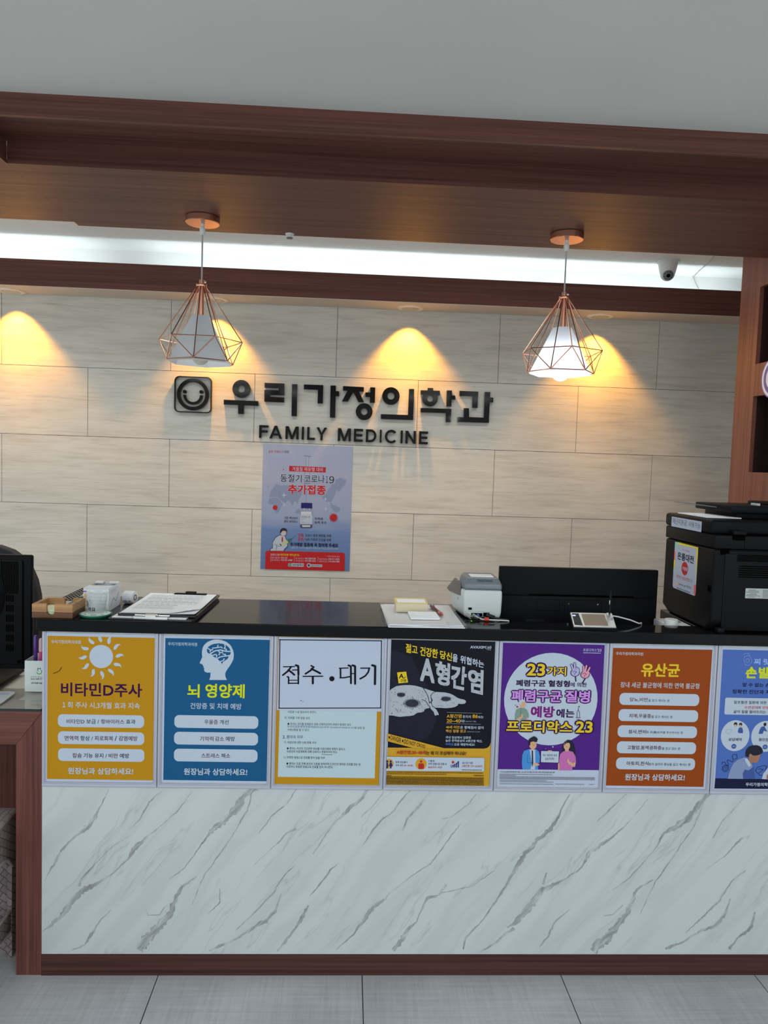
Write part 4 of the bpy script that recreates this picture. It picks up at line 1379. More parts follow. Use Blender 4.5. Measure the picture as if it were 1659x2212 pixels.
# centre lines of the larger marble veins: x, z, width in metres
MARBLE_VEINS = [[(0.189,0.56,0.0023),(0.169,0.512,0.0035),(0.143,0.466,0.0129),(0.124,0.446,0.0164),(0.098,0.421,0.0082),(0.071,0.393,0.0059),(0.052,0.366,0.0106),(0.029,0.327,0.0059),(0.009,0.285,0.0023)],[(0.34,0.555,0.0018),(0.308,0.527,0.0047),(0.275,0.471,0.0035),(0.249,0.443,0.0018)],[(0.427,0.556,0.0018),(0.381,0.493,0.0035),(0.329,0.444,0.0029),(0.283,0.405,0.0106),(0.26,0.381,0.0152),(0.247,0.353,0.0047),(0.204,0.311,0.0029),(0.145,0.272,0.0129),(0.112,0.255,0.0199),(0.085,0.22,0.0199),(0.059,0.184,0.0152),(0.023,0.149,0.0082),(0.003,0.132,0.0029)],[(0.249,0.423,0.0012),(0.19,0.38,0.0023),(0.138,0.324,0.0029),(0.108,0.283,0.0059),(0.108,0.269,0.0082)],[(0.613,0.568,0.0176),(0.58,0.547,0.0176),(0.554,0.502,0.0234),(0.515,0.467,0.0211),(0.482,0.438,0.0129),(0.456,0.396,0.0035),(0.41,0.326,0.0035),(0.364,0.291,0.0018)],[(0.597,0.551,0.0047),(0.588,0.502,0.0035),(0.555,0.446,0.0041),(0.516,0.376,0.0035),(0.471,0.313,0.0035),(0.448,0.263,0.0023),(0.432,0.214,0.0012)],[(0.444,0.302,0.0035),(0.401,0.27,0.0094),(0.385,0.235,0.0152),(0.369,0.186,0.0188),(0.339,0.15,0.027),(0.306,0.115,0.0293),(0.28,0.076,0.0234)],[(0.358,0.214,0.0018),(0.338,0.185,0.0035),(0.305,0.182,0.0023),(0.298,0.199,0.0018)],[(0.198,0.199,0.0018),(0.165,0.164,0.0047),(0.146,0.129,0.0094),(0.123,0.093,0.007),(0.08,0.072,0.0023)],[(0.726,0.335,0.0023),(0.693,0.3,0.0035),(0.667,0.25,0.0047),(0.614,0.193,0.0041),(0.561,0.137,0.0029)],[(0.691,0.25,0.0023),(0.675,0.194,0.0082),(0.649,0.165,0.0141),(0.609,0.144,0.0094),(0.548,0.101,0.0059),(0.501,0.083,0.0117),(0.485,0.072,0.0047)],[(0.73,0.448,0.0082),(0.704,0.433,0.0059),(0.664,0.391,0.0023),(0.611,0.335,0.0018)],[(0.937,0.569,0.0082),(0.917,0.54,0.0129),(0.878,0.505,0.0117),(0.845,0.47,0.0059),(0.812,0.42,0.0035),(0.78,0.371,0.0023)],[(0.77,0.215,0.0059),(0.757,0.18,0.0117),(0.731,0.137,0.0082),(0.705,0.098,0.0094),(0.682,0.073,0.0035)],[(0.859,0.343,0.0029),(0.835,0.322,0.0047),(0.802,0.279,0.0059),(0.776,0.244,0.0023)],[(0.995,0.234,0.0082),(0.962,0.209,0.0141),(0.939,0.173,0.0117),(0.909,0.13,0.0047),(0.856,0.076,0.0023)],[(0.984,0.562,0.0035),(0.959,0.527,0.0047),(0.919,0.484,0.0023)],[(0.987,0.485,0.0059),(0.954,0.443,0.0047),(0.929,0.4,0.0018)],[(0.727,0.566,0.0023),(0.701,0.524,0.0035),(0.655,0.482,0.0035),(0.623,0.433,0.0023)],[(0.512,0.264,0.0029),(0.512,0.221,0.0035),(0.479,0.186,0.0023)],[(1.536,0.561,0.0023),(1.502,0.483,0.0082),(1.486,0.454,0.0152),(1.445,0.419,0.0117),(1.412,0.376,0.0152),(1.387,0.332,0.0129),(1.348,0.261,0.007),(1.309,0.196,0.0047),(1.282,0.156,0.0035),(1.242,0.116,0.007),(1.237,0.08,0.0047)],[(1.711,0.563,0.0023),(1.651,0.506,0.0041),(1.625,0.477,0.0029)],[(1.775,0.55,0.0018),(1.723,0.478,0.0023),(1.663,0.42,0.007),(1.608,0.384,0.0141),(1.589,0.341,0.0059),(1.535,0.298,0.0047),(1.487,0.276,0.0152),(1.46,0.254,0.0223),(1.427,0.203,0.0211),(1.394,0.167,0.0152),(1.367,0.149,0.0047)],[(1.478,0.319,0.0047),(1.469,0.283,0.007)],[(1.388,0.146,0.0094),(1.334,0.102,0.0082),(1.286,0.069,0.0035)],[(1.965,0.573,0.0117),(1.938,0.545,0.0164),(1.906,0.494,0.0234),(1.865,0.462,0.0176),(1.831,0.443,0.0082),(1.799,0.386,0.0029),(1.732,0.306,0.0029),(1.671,0.255,0.0018)],[(1.952,0.559,0.0047),(1.922,0.466,0.0041),(1.864,0.372,0.0035),(1.811,0.292,0.0029),(1.774,0.19,0.0018)],[(1.804,0.299,0.0035),(1.756,0.27,0.0082),(1.744,0.226,0.0141),(1.725,0.183,0.0188),(1.692,0.139,0.0293),(1.658,0.103,0.0328),(1.631,0.073,0.0234)],[(1.716,0.219,0.0018),(1.689,0.19,0.0029),(1.657,0.186,0.0023)],[(1.554,0.204,0.0023),(1.513,0.168,0.0047),(1.491,0.117,0.0082),(1.468,0.088,0.0035)],[(2.088,0.33,0.0035),(2.047,0.293,0.0047),(2.015,0.235,0.007),(1.975,0.191,0.0047),(1.914,0.132,0.0023)],[(2.047,0.242,0.0023),(2.032,0.191,0.0094),(2.006,0.154,0.0141),(1.964,0.14,0.0082),(1.908,0.103,0.0059),(1.856,0.081,0.0106)],[(2.095,0.438,0.0082),(2.067,0.427,0.0059),(2.021,0.373,0.0023),(1.966,0.329,0.0018)],[(2.073,0.56,0.0023),(2.033,0.51,0.0035),(2.007,0.481,0.0059),(1.981,0.43,0.0023)],[(2.126,0.199,0.0047),(2.115,0.147,0.0129),(2.08,0.118,0.0059),(2.054,0.081,0.0082)],[(1.214,0.466,0.0018),(1.188,0.431,0.0035),(1.129,0.345,0.0029),(1.062,0.295,0.0023),(1.009,0.252,0.0059),(0.996,0.23,0.0023)],[(1.18,0.281,0.0082),(1.154,0.245,0.0059),(1.126,0.238,0.0106),(1.107,0.202,0.0047),(1.094,0.166,0.0023),(1.068,0.138,0.0117),(1.048,0.102,0.0164),(1.028,0.076,0.0117)],[(1.324,0.325,0.0018),(1.257,0.275,0.0023),(1.195,0.26,0.0023),(1.167,0.253,0.0023)],[(1.066,0.57,0.0023),(1.033,0.535,0.0047),(1.014,0.506,0.0035),(0.987,0.482,0.0029)],[(1.121,0.564,0.0059),(1.089,0.521,0.0082),(1.056,0.479,0.0059),(1.043,0.443,0.0035)],[(1.259,0.558,0.0018),(1.239,0.53,0.0029),(1.186,0.487,0.0023),(1.159,0.48,0.0018)]]
# all lettering is outlined first, while the scene is still small
outline_texts([(op[2], 3 if op[0] == 'Q' or op[6] > 90 else 2) for a in ART.values() for op in a['ops'] if op[0] in 'TQ']
              + [(s, 3) for s in ('슴', '려요', "'", 'OEN', 'EasyCheck', 'SAMSUNG', 'ACE')])

# ---------------------------------------------------------------- structure
WALL_Y, SIDE_X, SOFFIT, CEIL, COVE = 1.90, 2.60, 2.35, 2.405, 2.58

mb = MB()                                                    # floor: 0.6 m tiles with fine joints
xs = [0.337 + 0.6 * k for k in range(-6, 7)]
ys = [-0.15 + 0.6 * k for k in range(-9, 5)]
for xa, xb in zip(xs, xs[1:]):
    for ya, yb in zip(ys, ys[1:]):
        mb.box(xa + 0.0015, ya + 0.0006, -0.01, xb - 0.0015, yb - 0.0006, 0, floor_m)
mb.box(xs[0], ys[0], -0.02, xs[-1], ys[-1], -0.002, tile_joint_m)
mb.obj('floor', kind='structure')

mb = MB()                                                    # front ceiling, lowered over the waiting room; cove ceiling behind the bulkhead
mb.box(-3.2, -5.4, CEIL, 3.9, -0.19, CEIL + 0.03, ceil_m)
mb.box(-3.2, 0.60, COVE, 3.9, WALL_Y + 0.02, COVE + 0.03, cove_m)
mb.obj('ceiling', kind='structure')

mb = MB()                                                    # back wall of stone-look panels in running bond
rows = [2.42, 1.971, 1.6125, 1.2535, 0.892, 0.533, 0.174, 0.0]
for r, (zt, zb) in enumerate(zip(rows, rows[1:])):
    x = (-0.0985 if r % 2 == 0 else -0.526) - 0.869 * 4
    while x < 3.3:
        mb.box(max(x, -3.2) + 0.0011, WALL_Y, zb + 0.0011, min(x + 0.869, 3.3) - 0.0011, WALL_Y + 0.012, zt - 0.0011, stone)
        x += 0.869
mb.box(-3.2, WALL_Y + 0.002, 0, 3.3, WALL_Y + 0.02, 2.42, joint_m)
mb.box(-3.2, WALL_Y - 0.004, 2.42, 3.3, WALL_Y + 0.02, COVE, cove_m)
mb.obj('wall_back', kind='structure')

mb = MB()                                                    # walnut side wall with two open niches
yf, yb_, ni0, ni1 = 0.72, 1.23, 0.80, 1.070
def slab(y0, y1, z0, z1): mb.box(SIDE_X, y0, z0, SIDE_X + 0.018, y1, z1, wood_side_lit)
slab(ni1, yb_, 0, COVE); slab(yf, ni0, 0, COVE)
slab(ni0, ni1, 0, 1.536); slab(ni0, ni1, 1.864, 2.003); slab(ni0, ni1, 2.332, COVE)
mb.box(SIDE_X + 0.018, yf, 0, SIDE_X + 0.33, yf + 0.018, COVE, wood_z); mb.box(SIDE_X + 0.018, yb_ - 0.018, 0, SIDE_X + 0.33, yb_, COVE, wood_z)
for z0, z1 in ((1.536, 1.864), (2.003, 2.332)):
    mb.box(SIDE_X + 0.018, ni0 - 0.018, z0 - 0.018, SIDE_X + 0.32, ni0, z1 + 0.018, niche_shade_wood)
    mb.box(SIDE_X + 0.018, ni1, z0 - 0.018, SIDE_X + 0.32, ni1 + 0.018, z1 + 0.018, niche_shade_wood)
    mb.box(SIDE_X + 0.018, ni0, z0 - 0.018, SIDE_X + 0.32, ni1, z0, niche_shade_wood)
    mb.box(SIDE_X + 0.018, ni0, z1, SIDE_X + 0.32, ni1, z1 + 0.018, niche_shade_wood)
    mb.box(SIDE_X + 0.30, ni0, z0, SIDE_X + 0.32, ni1, z1, niche_shade_wood)
mb.box(3.28, -1.5, 0, 3.3, WALL_Y, COVE, cove_m)
mb.obj('wall_right', kind='structure')

mb = MB()                                                    # walnut bulkhead over the counter with a shallow recess
mb.box(-3.2, -0.19, SOFFIT, 3.9, -0.178, CEIL + 0.02, wood_x)
mb.box(-3.2, -0.178, SOFFIT, -0.156, 0.662, SOFFIT + 0.012, wood_x)
mb.box(-0.168, -0.1778, SOFFIT + 0.012, -0.1562, 0.13, 2.4178, wood_x)
mb.box(-0.1555, 0.13, SOFFIT, 3.9, 0.705, SOFFIT + 0.014, wood_x)
mb.box(-0.156, 0.1302, SOFFIT + 0.014, 3.9, 0.142, 2.4178, wood_x)
mb.box(-3.2, -0.178, 2.418, 3.9, 0.142, 2.43, wood_x)
mb.box(-3.2, 0.648, SOFFIT + 0.012, 3.9, 0.66, COVE + 0.02, cove_m)
mb.obj('trim_1', kind='structure')

mb = MB()                                                    # lit cove ledge: dark fascia and cream soffit
mb.box(-3.2, 1.70, 2.338, 3.3, 1.714, 2.466, wood_x)
mb.box(-3.2, 1.7005, 2.335, 3.3, WALL_Y, 2.338, soffit_m)
mb.box(-3.2, 1.714, 2.338, 3.3, WALL_Y, 2.352, cove_m)
mb.obj('trim_2', kind='structure')

# ---------------------------------------------------------------- reception counter
ctr = thing('reception_counter', 'long reception counter with white grey-veined marble front and dark wooden plinth', 'counter', (1.5, 0.17, 0))
mb = MB().box(0, 0, 0.064, 2.93, 0.02, 1.02, marble)
rnd = random.Random(11)
for k, line in enumerate(MARBLE_VEINS):                      # grey inlay of the marble print
    pts = []
    for (xa, za, wa), (xb, zb, wb) in zip(line, line[1:]):
        n_ = max(2, int(math.hypot(xb - xa, zb - za) / 0.007))
        for i in range(n_):
            f = i / n_
            pts.append((xa + (xb - xa) * f, za + (zb - za) * f, wa + (wb - wa) * f))
    if not line or len(pts) < 2: continue
    pts.append(line[-1])
    L_, R_ = [], []
    off = 0
    for i, (x, z, w) in enumerate(pts):
        ax, az, _ = pts[max(0, i - 1)]; bx, bz, _ = pts[min(len(pts) - 1, i + 1)]
        l = math.hypot(bx - ax, bz - az) or 1
        nx, nz = -(bz - az) / l, (bx - ax) / l
        off = off * 0.7 + rnd.uniform(-0.0013, 0.0013)
        a_, b_ = w * rnd.uniform(0.25, 0.65), w * rnd.uniform(0.25, 0.65)
        L_.append((x + nx * (a_ + off), -0.0001 - 0.00001 * k, max(0.0645, z + nz * (a_ + off)))); R_.append((x - nx * (b_ - off), -0.0001 - 0.00001 * k, max(0.0645, z - nz * (b_ - off))))
    m_ = len(pts)
    mb.add(L_ + R_, [(i, i + 1, m_ + i + 1, m_ + i) for i in range(m_ - 1)], marble_vein)
mb.obj('front_panel', ctr)
MB().box(0, -0.003, 0, 2.93, 0.02, 0.0635, wood_base).obj('plinth', ctr)
mb = MB(); mb.box(0.0, 0.02, 0, 0.018, 0.34, 1.02, wood_z); mb.obj('side_panel', ctr)
MB().box(0.018, 0.055, 0.0, 2.93, 0.073, 1.02, wood_x).obj('back_panel', ctr)
mb = MB(); mb.box(0.018, 0.073, 0.705, 2.58, 0.70, 0.73, wood_x); mb.obj('staff_desk', ctr)
for x in (0.05, 1.3, 2.4):
    MB().box(x, 0.073, 0, x + 0.02, 0.68, 0.705, wood_z).obj('desk_support', ctr)

mb = MB()
outline = [(-0.013, -0.013), (2.93, -0.013), (2.93, 0.36), (1.935, 0.36), (1.935, 0.094), (1.347, 0.094), (1.347, 0.36), (-0.013, 0.36)]
mb.prism(outline, (Vector((0, 0, 0)), X, Y, Z), 1.0205, 1.055, granite)
o = tag(mb.obj('countertop'), 'black polished countertop lying along the marble reception counter', 'countertop')
bv = o.modifiers.new('soft_edge', 'BEVEL'); bv.width = 0.0025; bv.segments = 2; bv.limit_method = 'ANGLE'

# seven poster holders on the front, pitch 326.5 mm
HOLDERS = [('vitamin', 'white', 'amber poster with a white sun, in the leftmost plastic holder on the counter front'),
           ('brain', 'white', 'blue poster with a white head and brain silhouette, in a plastic holder'),
           ('rights', 'amber', 'amber bordered poster with a large black lettered white notice over it, in a plastic holder'),
           ('hepatitis', 'gold', 'black and yellow poster with a grey liver drawing and danger tape, in a plastic holder'),
           ('pneumonia', 'white', 'purple poster with a pale circle and three cartoon people, in a plastic holder'),
           ('probiotic', 'white', 'orange-brown poster with five pale text bars, in a plastic holder on the counter front'),
           ('numbness', 'white', 'light blue poster with round photos and a seated man, cut by the right picture edge')]
for k, (key, base, label) in enumerate(HOLDERS):
    a = ART[key]
    x0, x1, z0, z1 = k * 0.3265 + 0.0012, (k + 1) * 0.3265 - 0.0012, 0.5685, 1.0195
    t = thing('poster_holder', label, 'poster holder', ((x0 + x1) / 2, 0, z0), 'poster holders along the counter front')
    mb = MB()
    for xa, xb, xc, xd in ((x0, x0 + 0.0068, x0 + 0.0068, x0 + 0.0098), (x1 - 0.0068, x1, x1 - 0.0098, x1 - 0.0068)):
        mb.box(xa, -0.0062, z0 + 0.0045, xb, -0.0008, z1, frame_m, 0.002)
        mb.box(xc, -0.0042, z0 + 0.006, xd, -0.0008, z1, frame_m, 0.0008)
    mb.box(x0 - 0.0002, -0.0064, z0, x1 + 0.0002, -0.0008, z0 + 0.0085, frame_m, 0.002)
    mb.box(x0 + 0.006, -0.0044, z0 + 0.0085, x1 - 0.006, -0.0008, z0 + 0.0118, frame_m, 0.0008)
    mb.obj('holder_frame', t)
    sheet('printed_sheet', a['ops'], front(a['x0'], -0.0014, a['z0']), a['x1'] - a['x0'], a['z1'] - a['z0'], ink(base), 0.0005, t)
    if key == 'rights':
        b = ART['notice']
        n = sheet('notice_sheet', b['ops'], front(b['x0'], -0.0023, b['z0']), b['x1'] - b['x0'], b['z1'] - b['z0'], ink('white'), 0.0004, t)
        n['label'] = 'white landscape notice with large black serif lettering'

# ---------------------------------------------------------------- lower desk at the left end
desk = thing('side_desk', 'low walnut desk with glass top adjoining the left end of the counter', 'desk', (-0.66, 0.3, 0))
fr = front(0, 0, 0)
MB().prism([(-1.35, 0.785), (-0.0005, 0.785), (-0.0735, 0.6885), (-1.35, 0.6885)], fr, -0.03, 0, wood_rail).obj('top_rail', desk)
MB().prism([(-0.0005, 0.783), (-0.0005, 0), (-0.073, 0), (-0.073, 0.688)], fr, -0.60, 0, wood_z).obj('leg_panel', desk)
MB().box(-1.35, 0.0305, 0.765, -0.0735, 0.62, 0.785, wood_x).obj('desk_board', desk)
MB().box(-1.34, 0.012, 0.7852, -0.008, 0.63, 0.7854, mat('taupe_desk_mat', (0.60, 0.54, 0.48), 0.6)).obj('desk_mat', desk)
MB().box(-1.35, 0.40, 0.10, -0.0735, 0.42, 0.765, wood_z).obj('modesty_panel', desk)
mb = MB()
gl = [(-1.35, -0.003), (-0.003, -0.003), (-0.003, 0.64), (-1.35, 0.64)]
mb.add([(x, y, z) for z in (0.7862, 0.7935) for x, y in gl], [(0, 1, 5, 4), (1, 2, 6, 5), (2, 3, 7, 6), (3, 0, 4, 7)], glass_edge)
mb.add([(x, y, 0.7935) for x, y in gl], [(0, 1, 2, 3)], glass_m)
mb.obj('glass_top', desk)
MB().box(-1.42, 0, 0, -1.35, 0.6, 0.785, wood_z).obj('leg_panel', desk)

# ---------------------------------------------------------------- pendants
def ngon(r, z, k, turn, n=6):
    a = math.radians(turn + k * 360 / n)
    return Vector((r * math.sin(a), -r * math.cos(a), z))
def make_pendant(loc, turn, hub, label, lit):
    t = thing('pendant_lamp', label, 'pendant lamp', loc, 'copper cage pendant lamps')
    L = Vector(loc)
    def P(v): return L + v
    mb = MB(); mb.lathe([(0.0, 0), (0.052, 0), (0.058, -0.002), (0.058, -0.020), (0.056, -0.022), (0.0, -0.022)], L, copper, 40)
    mb.obj('canopy', t)
    mb = MB(); mb.lathe([(0.006, -0.022), (0.006, -0.034), (0.010, -0.036), (0.010, -0.052), (0.008, -0.058), (0.004, -0.06)], L, white_pl, 14)
    mb.obj('cord_grip', t)
    mb = MB(); mb.tube([P(Vector((0, 0, -0.058))), P(Vector((0, 0, hub + 0.018)))], 0.0028, cord_m); mb.obj('cord', t)
    mb = MB()
    mb.lathe([(0.0, hub + 0.020), (0.0085, hub + 0.020), (0.0085, hub + 0.004), (0.019, hub + 0.004), (0.0195, hub), (0.0185, hub - 0.004), (0.009, hub - 0.005), (0.009, hub - 0.108), (0.0, hub - 0.108)], L, copper, 20)
    s = mb.obj('stem', t)
    mb = MB(); mb.tube([P(Vector((0.008, 0, hub + 0.013))), P(Vector((0.016, 0, hub + 0.013)))], 0.003, chrome); mb.obj('set_screw', s)
    mid = [ngon(0.144, hub - 0.190, k, turn + 30) for k in range(6)]
    low = [ngon(0.119, hub - 0.262, k, turn) for k in range(6)]
    mb = MB()
    for k in range(6):
        top = ngon(0.014, hub, k, turn + 30); top2 = ngon(0.014, hub, k, turn)
        for a, b in ((top, mid[k]), (top2, low[k]), (mid[k], mid[(k + 1) % 6]), (low[k], low[(k + 1) % 6]), (mid[k], low[k]), (mid[k], low[(k + 1) % 6])):
            mb.tube([P(a), P(b)], 0.0019, copper, 6)
    mb.obj('wire_cage', t)
    mb = MB()
    r0, r1, z0, z1 = 0.034, 0.113, hub - 0.105, hub - 0.268
    v = [P(ngon(r, z, k, turn)) for r, z in ((r0, z0), (r1, z1)) for k in range(6)]
    mb.add(v, [(k, (k + 1) % 6, 6 + (k + 1) % 6, 6 + k) for k in range(6)], shade_m)
    mb.add(v[:6], [tuple(range(6))], shade_m)
    mb.obj('lamp_shade', t)
    mb = MB()
    c = hub - (0.262 if lit else 0.243)
    prof = [(0.0135, c + 0.075), (0.0135, c + 0.05)] + [(0.030 * math.sin(a), c + 0.030 * math.cos(a)) for a in [math.radians(35 + 14.5 * i) for i in range(10)]] + [(0.0, c - 0.030)]
    mb.lathe(prof, L, bulb_on if lit else bulb_off, 24)
    b = mb.obj('bulb', t)
    b['label'] = 'lit white bulb' if lit else 'unlit frosted bulb'
    mb = MB(); mb.tube([P(Vector((0, 0, c + 0.072))), P(Vector((0, 0, z0 - 0.004)))], 0.019, white_pl, 14); mb.obj('bulb_socket', t)
    return t
make_pendant((0.324, 0.54, SOFFIT), 0, -0.232, 'unlit copper wire cage pendant lamp hanging at the left, left of the smiley emblem', False)
make_pendant((1.597, 0.53, SOFFIT), 28, -0.222, 'lit copper wire cage pendant lamp with glowing white shade, hanging at the right', True)

# recessed downlights in the cream soffit
DOWN = [(-0.888, 'leftmost recessed downlight, near the left picture edge'), (0.142, 'recessed downlight behind the unlit pendant lamp'),
        (1.150, 'recessed downlight above the end of the black wall lettering, between the pendants'), (2.155, 'rightmost recessed downlight, to the right of the lit pendant')]
for x, lab in DOWN:
    L = (x, 1.826, 2.335)
    t = thing('recessed_downlight', lab, 'downlight', L, 'downlights washing the back wall')
    MB().lathe([(0.044, 0.001), (0.046, -0.007), (0.058, -0.008), (0.066, -0.005), (0.068, 0.0)], L, mat('cream_metal_trim', (0.74, 0.69, 0.60), 0.4), 36).obj('trim_ring', t)
    MB().lathe([(0.030, -0.009), (0.043, -0.008), (0.046, -0.001), (0.034, -0.0012)], L, mat('grey_bezel', (0.42, 0.45, 0.45), 0.4), 32).obj('lamp_bezel', t)
    MB().lathe([(0.0, -0.0052), (0.032, -0.0052), (0.034, -0.001)], L, lens_m, 28).obj('lamp_lens', t)
    light('downlight_beam', 'SPOT', (x, 1.812, 2.322), 36, (1.0, 0.43, 0.03), rot=(math.radians(5), 0, 0), spot_size=math.radians(92), spot_blend=0.5, shadow_soft_size=0.03)

# ceiling camera and its wire, sprinkler sensor
L = Vector((2.425, 1.635, COVE))
t = thing('dome_camera', 'white dome security camera on the lit cove ceiling at the right', 'security camera', L)
MB().lathe([(0.0, 0), (0.056, 0), (0.056, -0.004), (0.050, -0.009), (0.0, -0.009)], L, white_pl, 36).obj('base_plate', t)
MB().lathe([(0.047, -0.008), (0.046, -0.02), (0.040, -0.05), (0.0365, -0.062)], L, white_pl, 36).obj('housing', t)
c = L + Vector((-0.001, -0.003, -0.062))
face = Vector((-0.22, -0.86, -0.46)).normalized()
MB().lathe([(0.0355 * math.sin(math.radians(a)), 0.0355 * math.cos(math.radians(a))) for a in range(0, 181, 12)], c, lightgrey_pl, 28).obj('camera_ball', t)
q = face.to_track_quat('Z', 'Y').to_matrix()
eye = MB().lathe([(0.0, 0.037), (0.008, 0.037), (0.0095, 0.0365), (0.0095, 0.034)], c, hole_m, 20, mtx=q).obj('lens', t)
MB().lathe([(0.010, 0.0365), (0.0155, 0.0348), (0.0245, 0.0285), (0.025, 0.0262)], c, grey_pl, 28, mtx=q).obj('lens_surround', t)
mb = MB()
for k in range(8):
    a = k * math.pi / 4 + 0.3
    mb.lathe([(0.0, 0.0345), (0.0022, 0.0340), (0.0024, 0.030)], c + q @ Vector((0.018 * math.cos(a), 0.018 * math.sin(a), 0)), hole_m, 8, mtx=q)
mb.obj('infrared_diodes', t)
o = MB().tube([(2.585, 1.47, COVE - 0.002), (2.62, 1.60, COVE - 0.003), (2.652, 1.78, COVE - 0.003), (2.672, 1.885, COVE - 0.006), (2.69, WALL_Y - 0.007, 2.545), (2.735, WALL_Y - 0.007, 2.47), (2.74, 1.80, 2.356)], 0.0022, cord_m, 6).obj('camera_cable')
tag(o, 'thin grey cable running over the lit cove ceiling beside the camera', 'cable')
t = thing('sprinkler_head', 'small sprinkler head under the rear edge of the walnut bulkhead', 'sprinkler', (0.612, 0.685, SOFFIT))
MB().lathe([(0.0, 0), (0.017, 0), (0.015, -0.004), (0.006, -0.005), (0.006, -0.013), (0.0, -0.013)], (0.612, 0.685, SOFFIT), white_pl, 20).obj('escutcheon', t)
MB().lathe([(0.0, -0.013), (0.011, -0.0135), (0.012, -0.016), (0.0, -0.017)], (0.612, 0.685, SOFFIT), grey_pl, 20).obj('deflector', t)

# ---------------------------------------------------------------- sign on the back wall
WF = front(0, WALL_Y, 0)
sign = thing('wall_lettering', 'large row of raised black Korean letters on the back wall, right of the smiley emblem', 'sign', (0.9, WALL_Y, 1.83))
for syl in SIGN_SYLLABLES:
    mb = MB()
    for i, s in enumerate(syl):
        if s[0] == 'poly': mb.prism(s[1], WF, 0.001, 0.021 + 0.0002 * i, acrylic)
        else: mb.ringprism(s[1], s[2], s[3], WF, 0.001, 0.021 + 0.0002 * i, acrylic)
    mb.obj('letter', sign)
sign2 = thing('wall_lettering', 'smaller row of black English capital letters under the Korean lettering on the wall', 'sign', (0.83, WALL_Y, 1.63))
K_ = 0.175                                                   # stroke weight against cap height
def letter_shapes(ch, w):
    """outlines of one capital, height 1, width w"""
    k = K_
    box = lambda a, b_, c, d: [(a, b_), (c, b_), (c, d), (a, d)]
    if ch == 'I': return [box(0, 0, w, 1)]
    if ch == 'L': return [[(0, 0), (w, 0), (w, k), (k, k), (k, 1), (0, 1)]]
    if ch == 'F': return [[(0, 0), (k, 0), (k, .43), (w * .93, .43), (w * .93, .43 + k), (k, .43 + k), (k, 1 - k), (w, 1 - k), (w, 1), (0, 1)]]
    if ch == 'E': return [[(0, 0), (w, 0), (w, k), (k, k), (k, .42), (w * .94, .42), (w * .94, .42 + k), (k, .42 + k), (k, 1 - k), (w, 1 - k), (w, 1), (0, 1)]]
    if ch == 'N': return [[(0, 0), (k, 0), (k, .70), (w - k * 1.05, 0), (w, 0), (w, 1), (w - k, 1), (w - k, .30), (k * 1.05, 1), (0, 1)]]
    if ch == 'M': return [[(0, 0), (k, 0), (k, .72), (w / 2 - k * .5, 0), (w / 2 + k * .5, 0), (w - k, .72), (w - k, 0), (w, 0), (w, 1), (w - k * 1.4, 1), (w / 2, .30), (k * 1.4, 1), (0, 1)]]
    if ch == 'Y': return [[(w / 2 - k / 2, 0), (w / 2 + k / 2, 0), (w / 2 + k / 2, .42), (w, 1), (w - k * 1.15, 1), (w / 2, .58), (k * 1.15, 1), (0, 1), (w / 2 - k / 2, .42)]]
    if ch == 'D':
        ro, n = 0.5, 16
        o_ = [(w - ro * .92 + ro * .92 * math.sin(math.pi * i / n), .5 - .5 * math.cos(math.pi * i / n)) for i in range(n + 1)]
        i_ = [(w - ro * .92 + (ro * .92 - k) * math.sin(math.pi * i / n), .5 - (.5 - k) * math.cos(math.pi * i / n)) for i in range(n + 1)]
        return [[(0, 0)] + o_ + [(0, 1), (0, 1 - k * .999)] + i_[::-1] + [(0, k * .999)], box(0, k * .9, k, 1 - k * .9)]
    if ch == 'C':
        n = 28
        a = [math.radians(42 + 276 * i / n) for i in range(n + 1)]
        return [[(w * .53 + w * .53 * math.cos(t), .5 + .53 * math.sin(t)) for t in a] + [(w * .53 + (w * .53 - k) * math.cos(t), .5 + (.53 - k) * math.sin(t)) for t in a[::-1]]]
for ch, cx, cz, w, h in SIGN_LETTERS:
    mb = MB()
    if ch == 'A':
        u = w / h; k = K_
        sl = lambda z: u / 2 * z                             # left edge at height z
        for pts in ([(0, 0), (k * 1.1, 0), (u / 2 + k * .12, .86), (u / 2 + k * .55, 1), (u / 2 - k * .55, 1)], [(u, 0), (u - k * 1.1, 0), (u / 2 - k * .12, .86), (u / 2 - k * .55, 1), (u / 2 + k * .55, 1)], [(sl(.24) + .06, .24), (u - sl(.24) - .06, .24), (u - sl(.40) - .06, .40), (sl(.40) + .06, .40)]):
            d = 0.0208 if pts[0][1] == .24 else (0.021 if pts[0][0] == 0 else 0.0212)
            mb.prism([(cx - w / 2 + x * h, cz - h / 2 + z * h) for x, z in pts], WF, 0.001, d, acrylic)
    else:
        for i, pts in enumerate(letter_shapes(ch, w / h)):
            mb.prism([(cx - w / 2 + x * h, cz - h / 2 + z * h) for x, z in pts], WF, 0.001, 0.021 + 0.0002 * i, acrylic)
    mb.obj('letter', sign2)
lg = thing('smiley_emblem', 'black smiling face emblem in a thin rounded square, left of the wall lettering', 'emblem', (0.024, WALL_Y, 1.75))
(lx0, lz1), (lx1, lz0) = LOGO['tl'], LOGO['br']
lcx, lcz, lw, lh = (lx0 + lx1) / 2, (lz0 + lz1) / 2, lx1 - lx0, lz1 - lz0
mb = MB()
po, pi_ = rrect(lcx, lcz, lw, lh, 0.026, 8), rrect(lcx, lcz, lw - 0.010, lh - 0.010, 0.021, 8)
n = len(po)
o_, U_, V_, N_ = WF
ring_v = [o_ + U_ * p[0] + V_ * p[1] + N_ * d for d in (0.001, 0.021) for P_ in (po, pi_) for p in P_]
fc = []
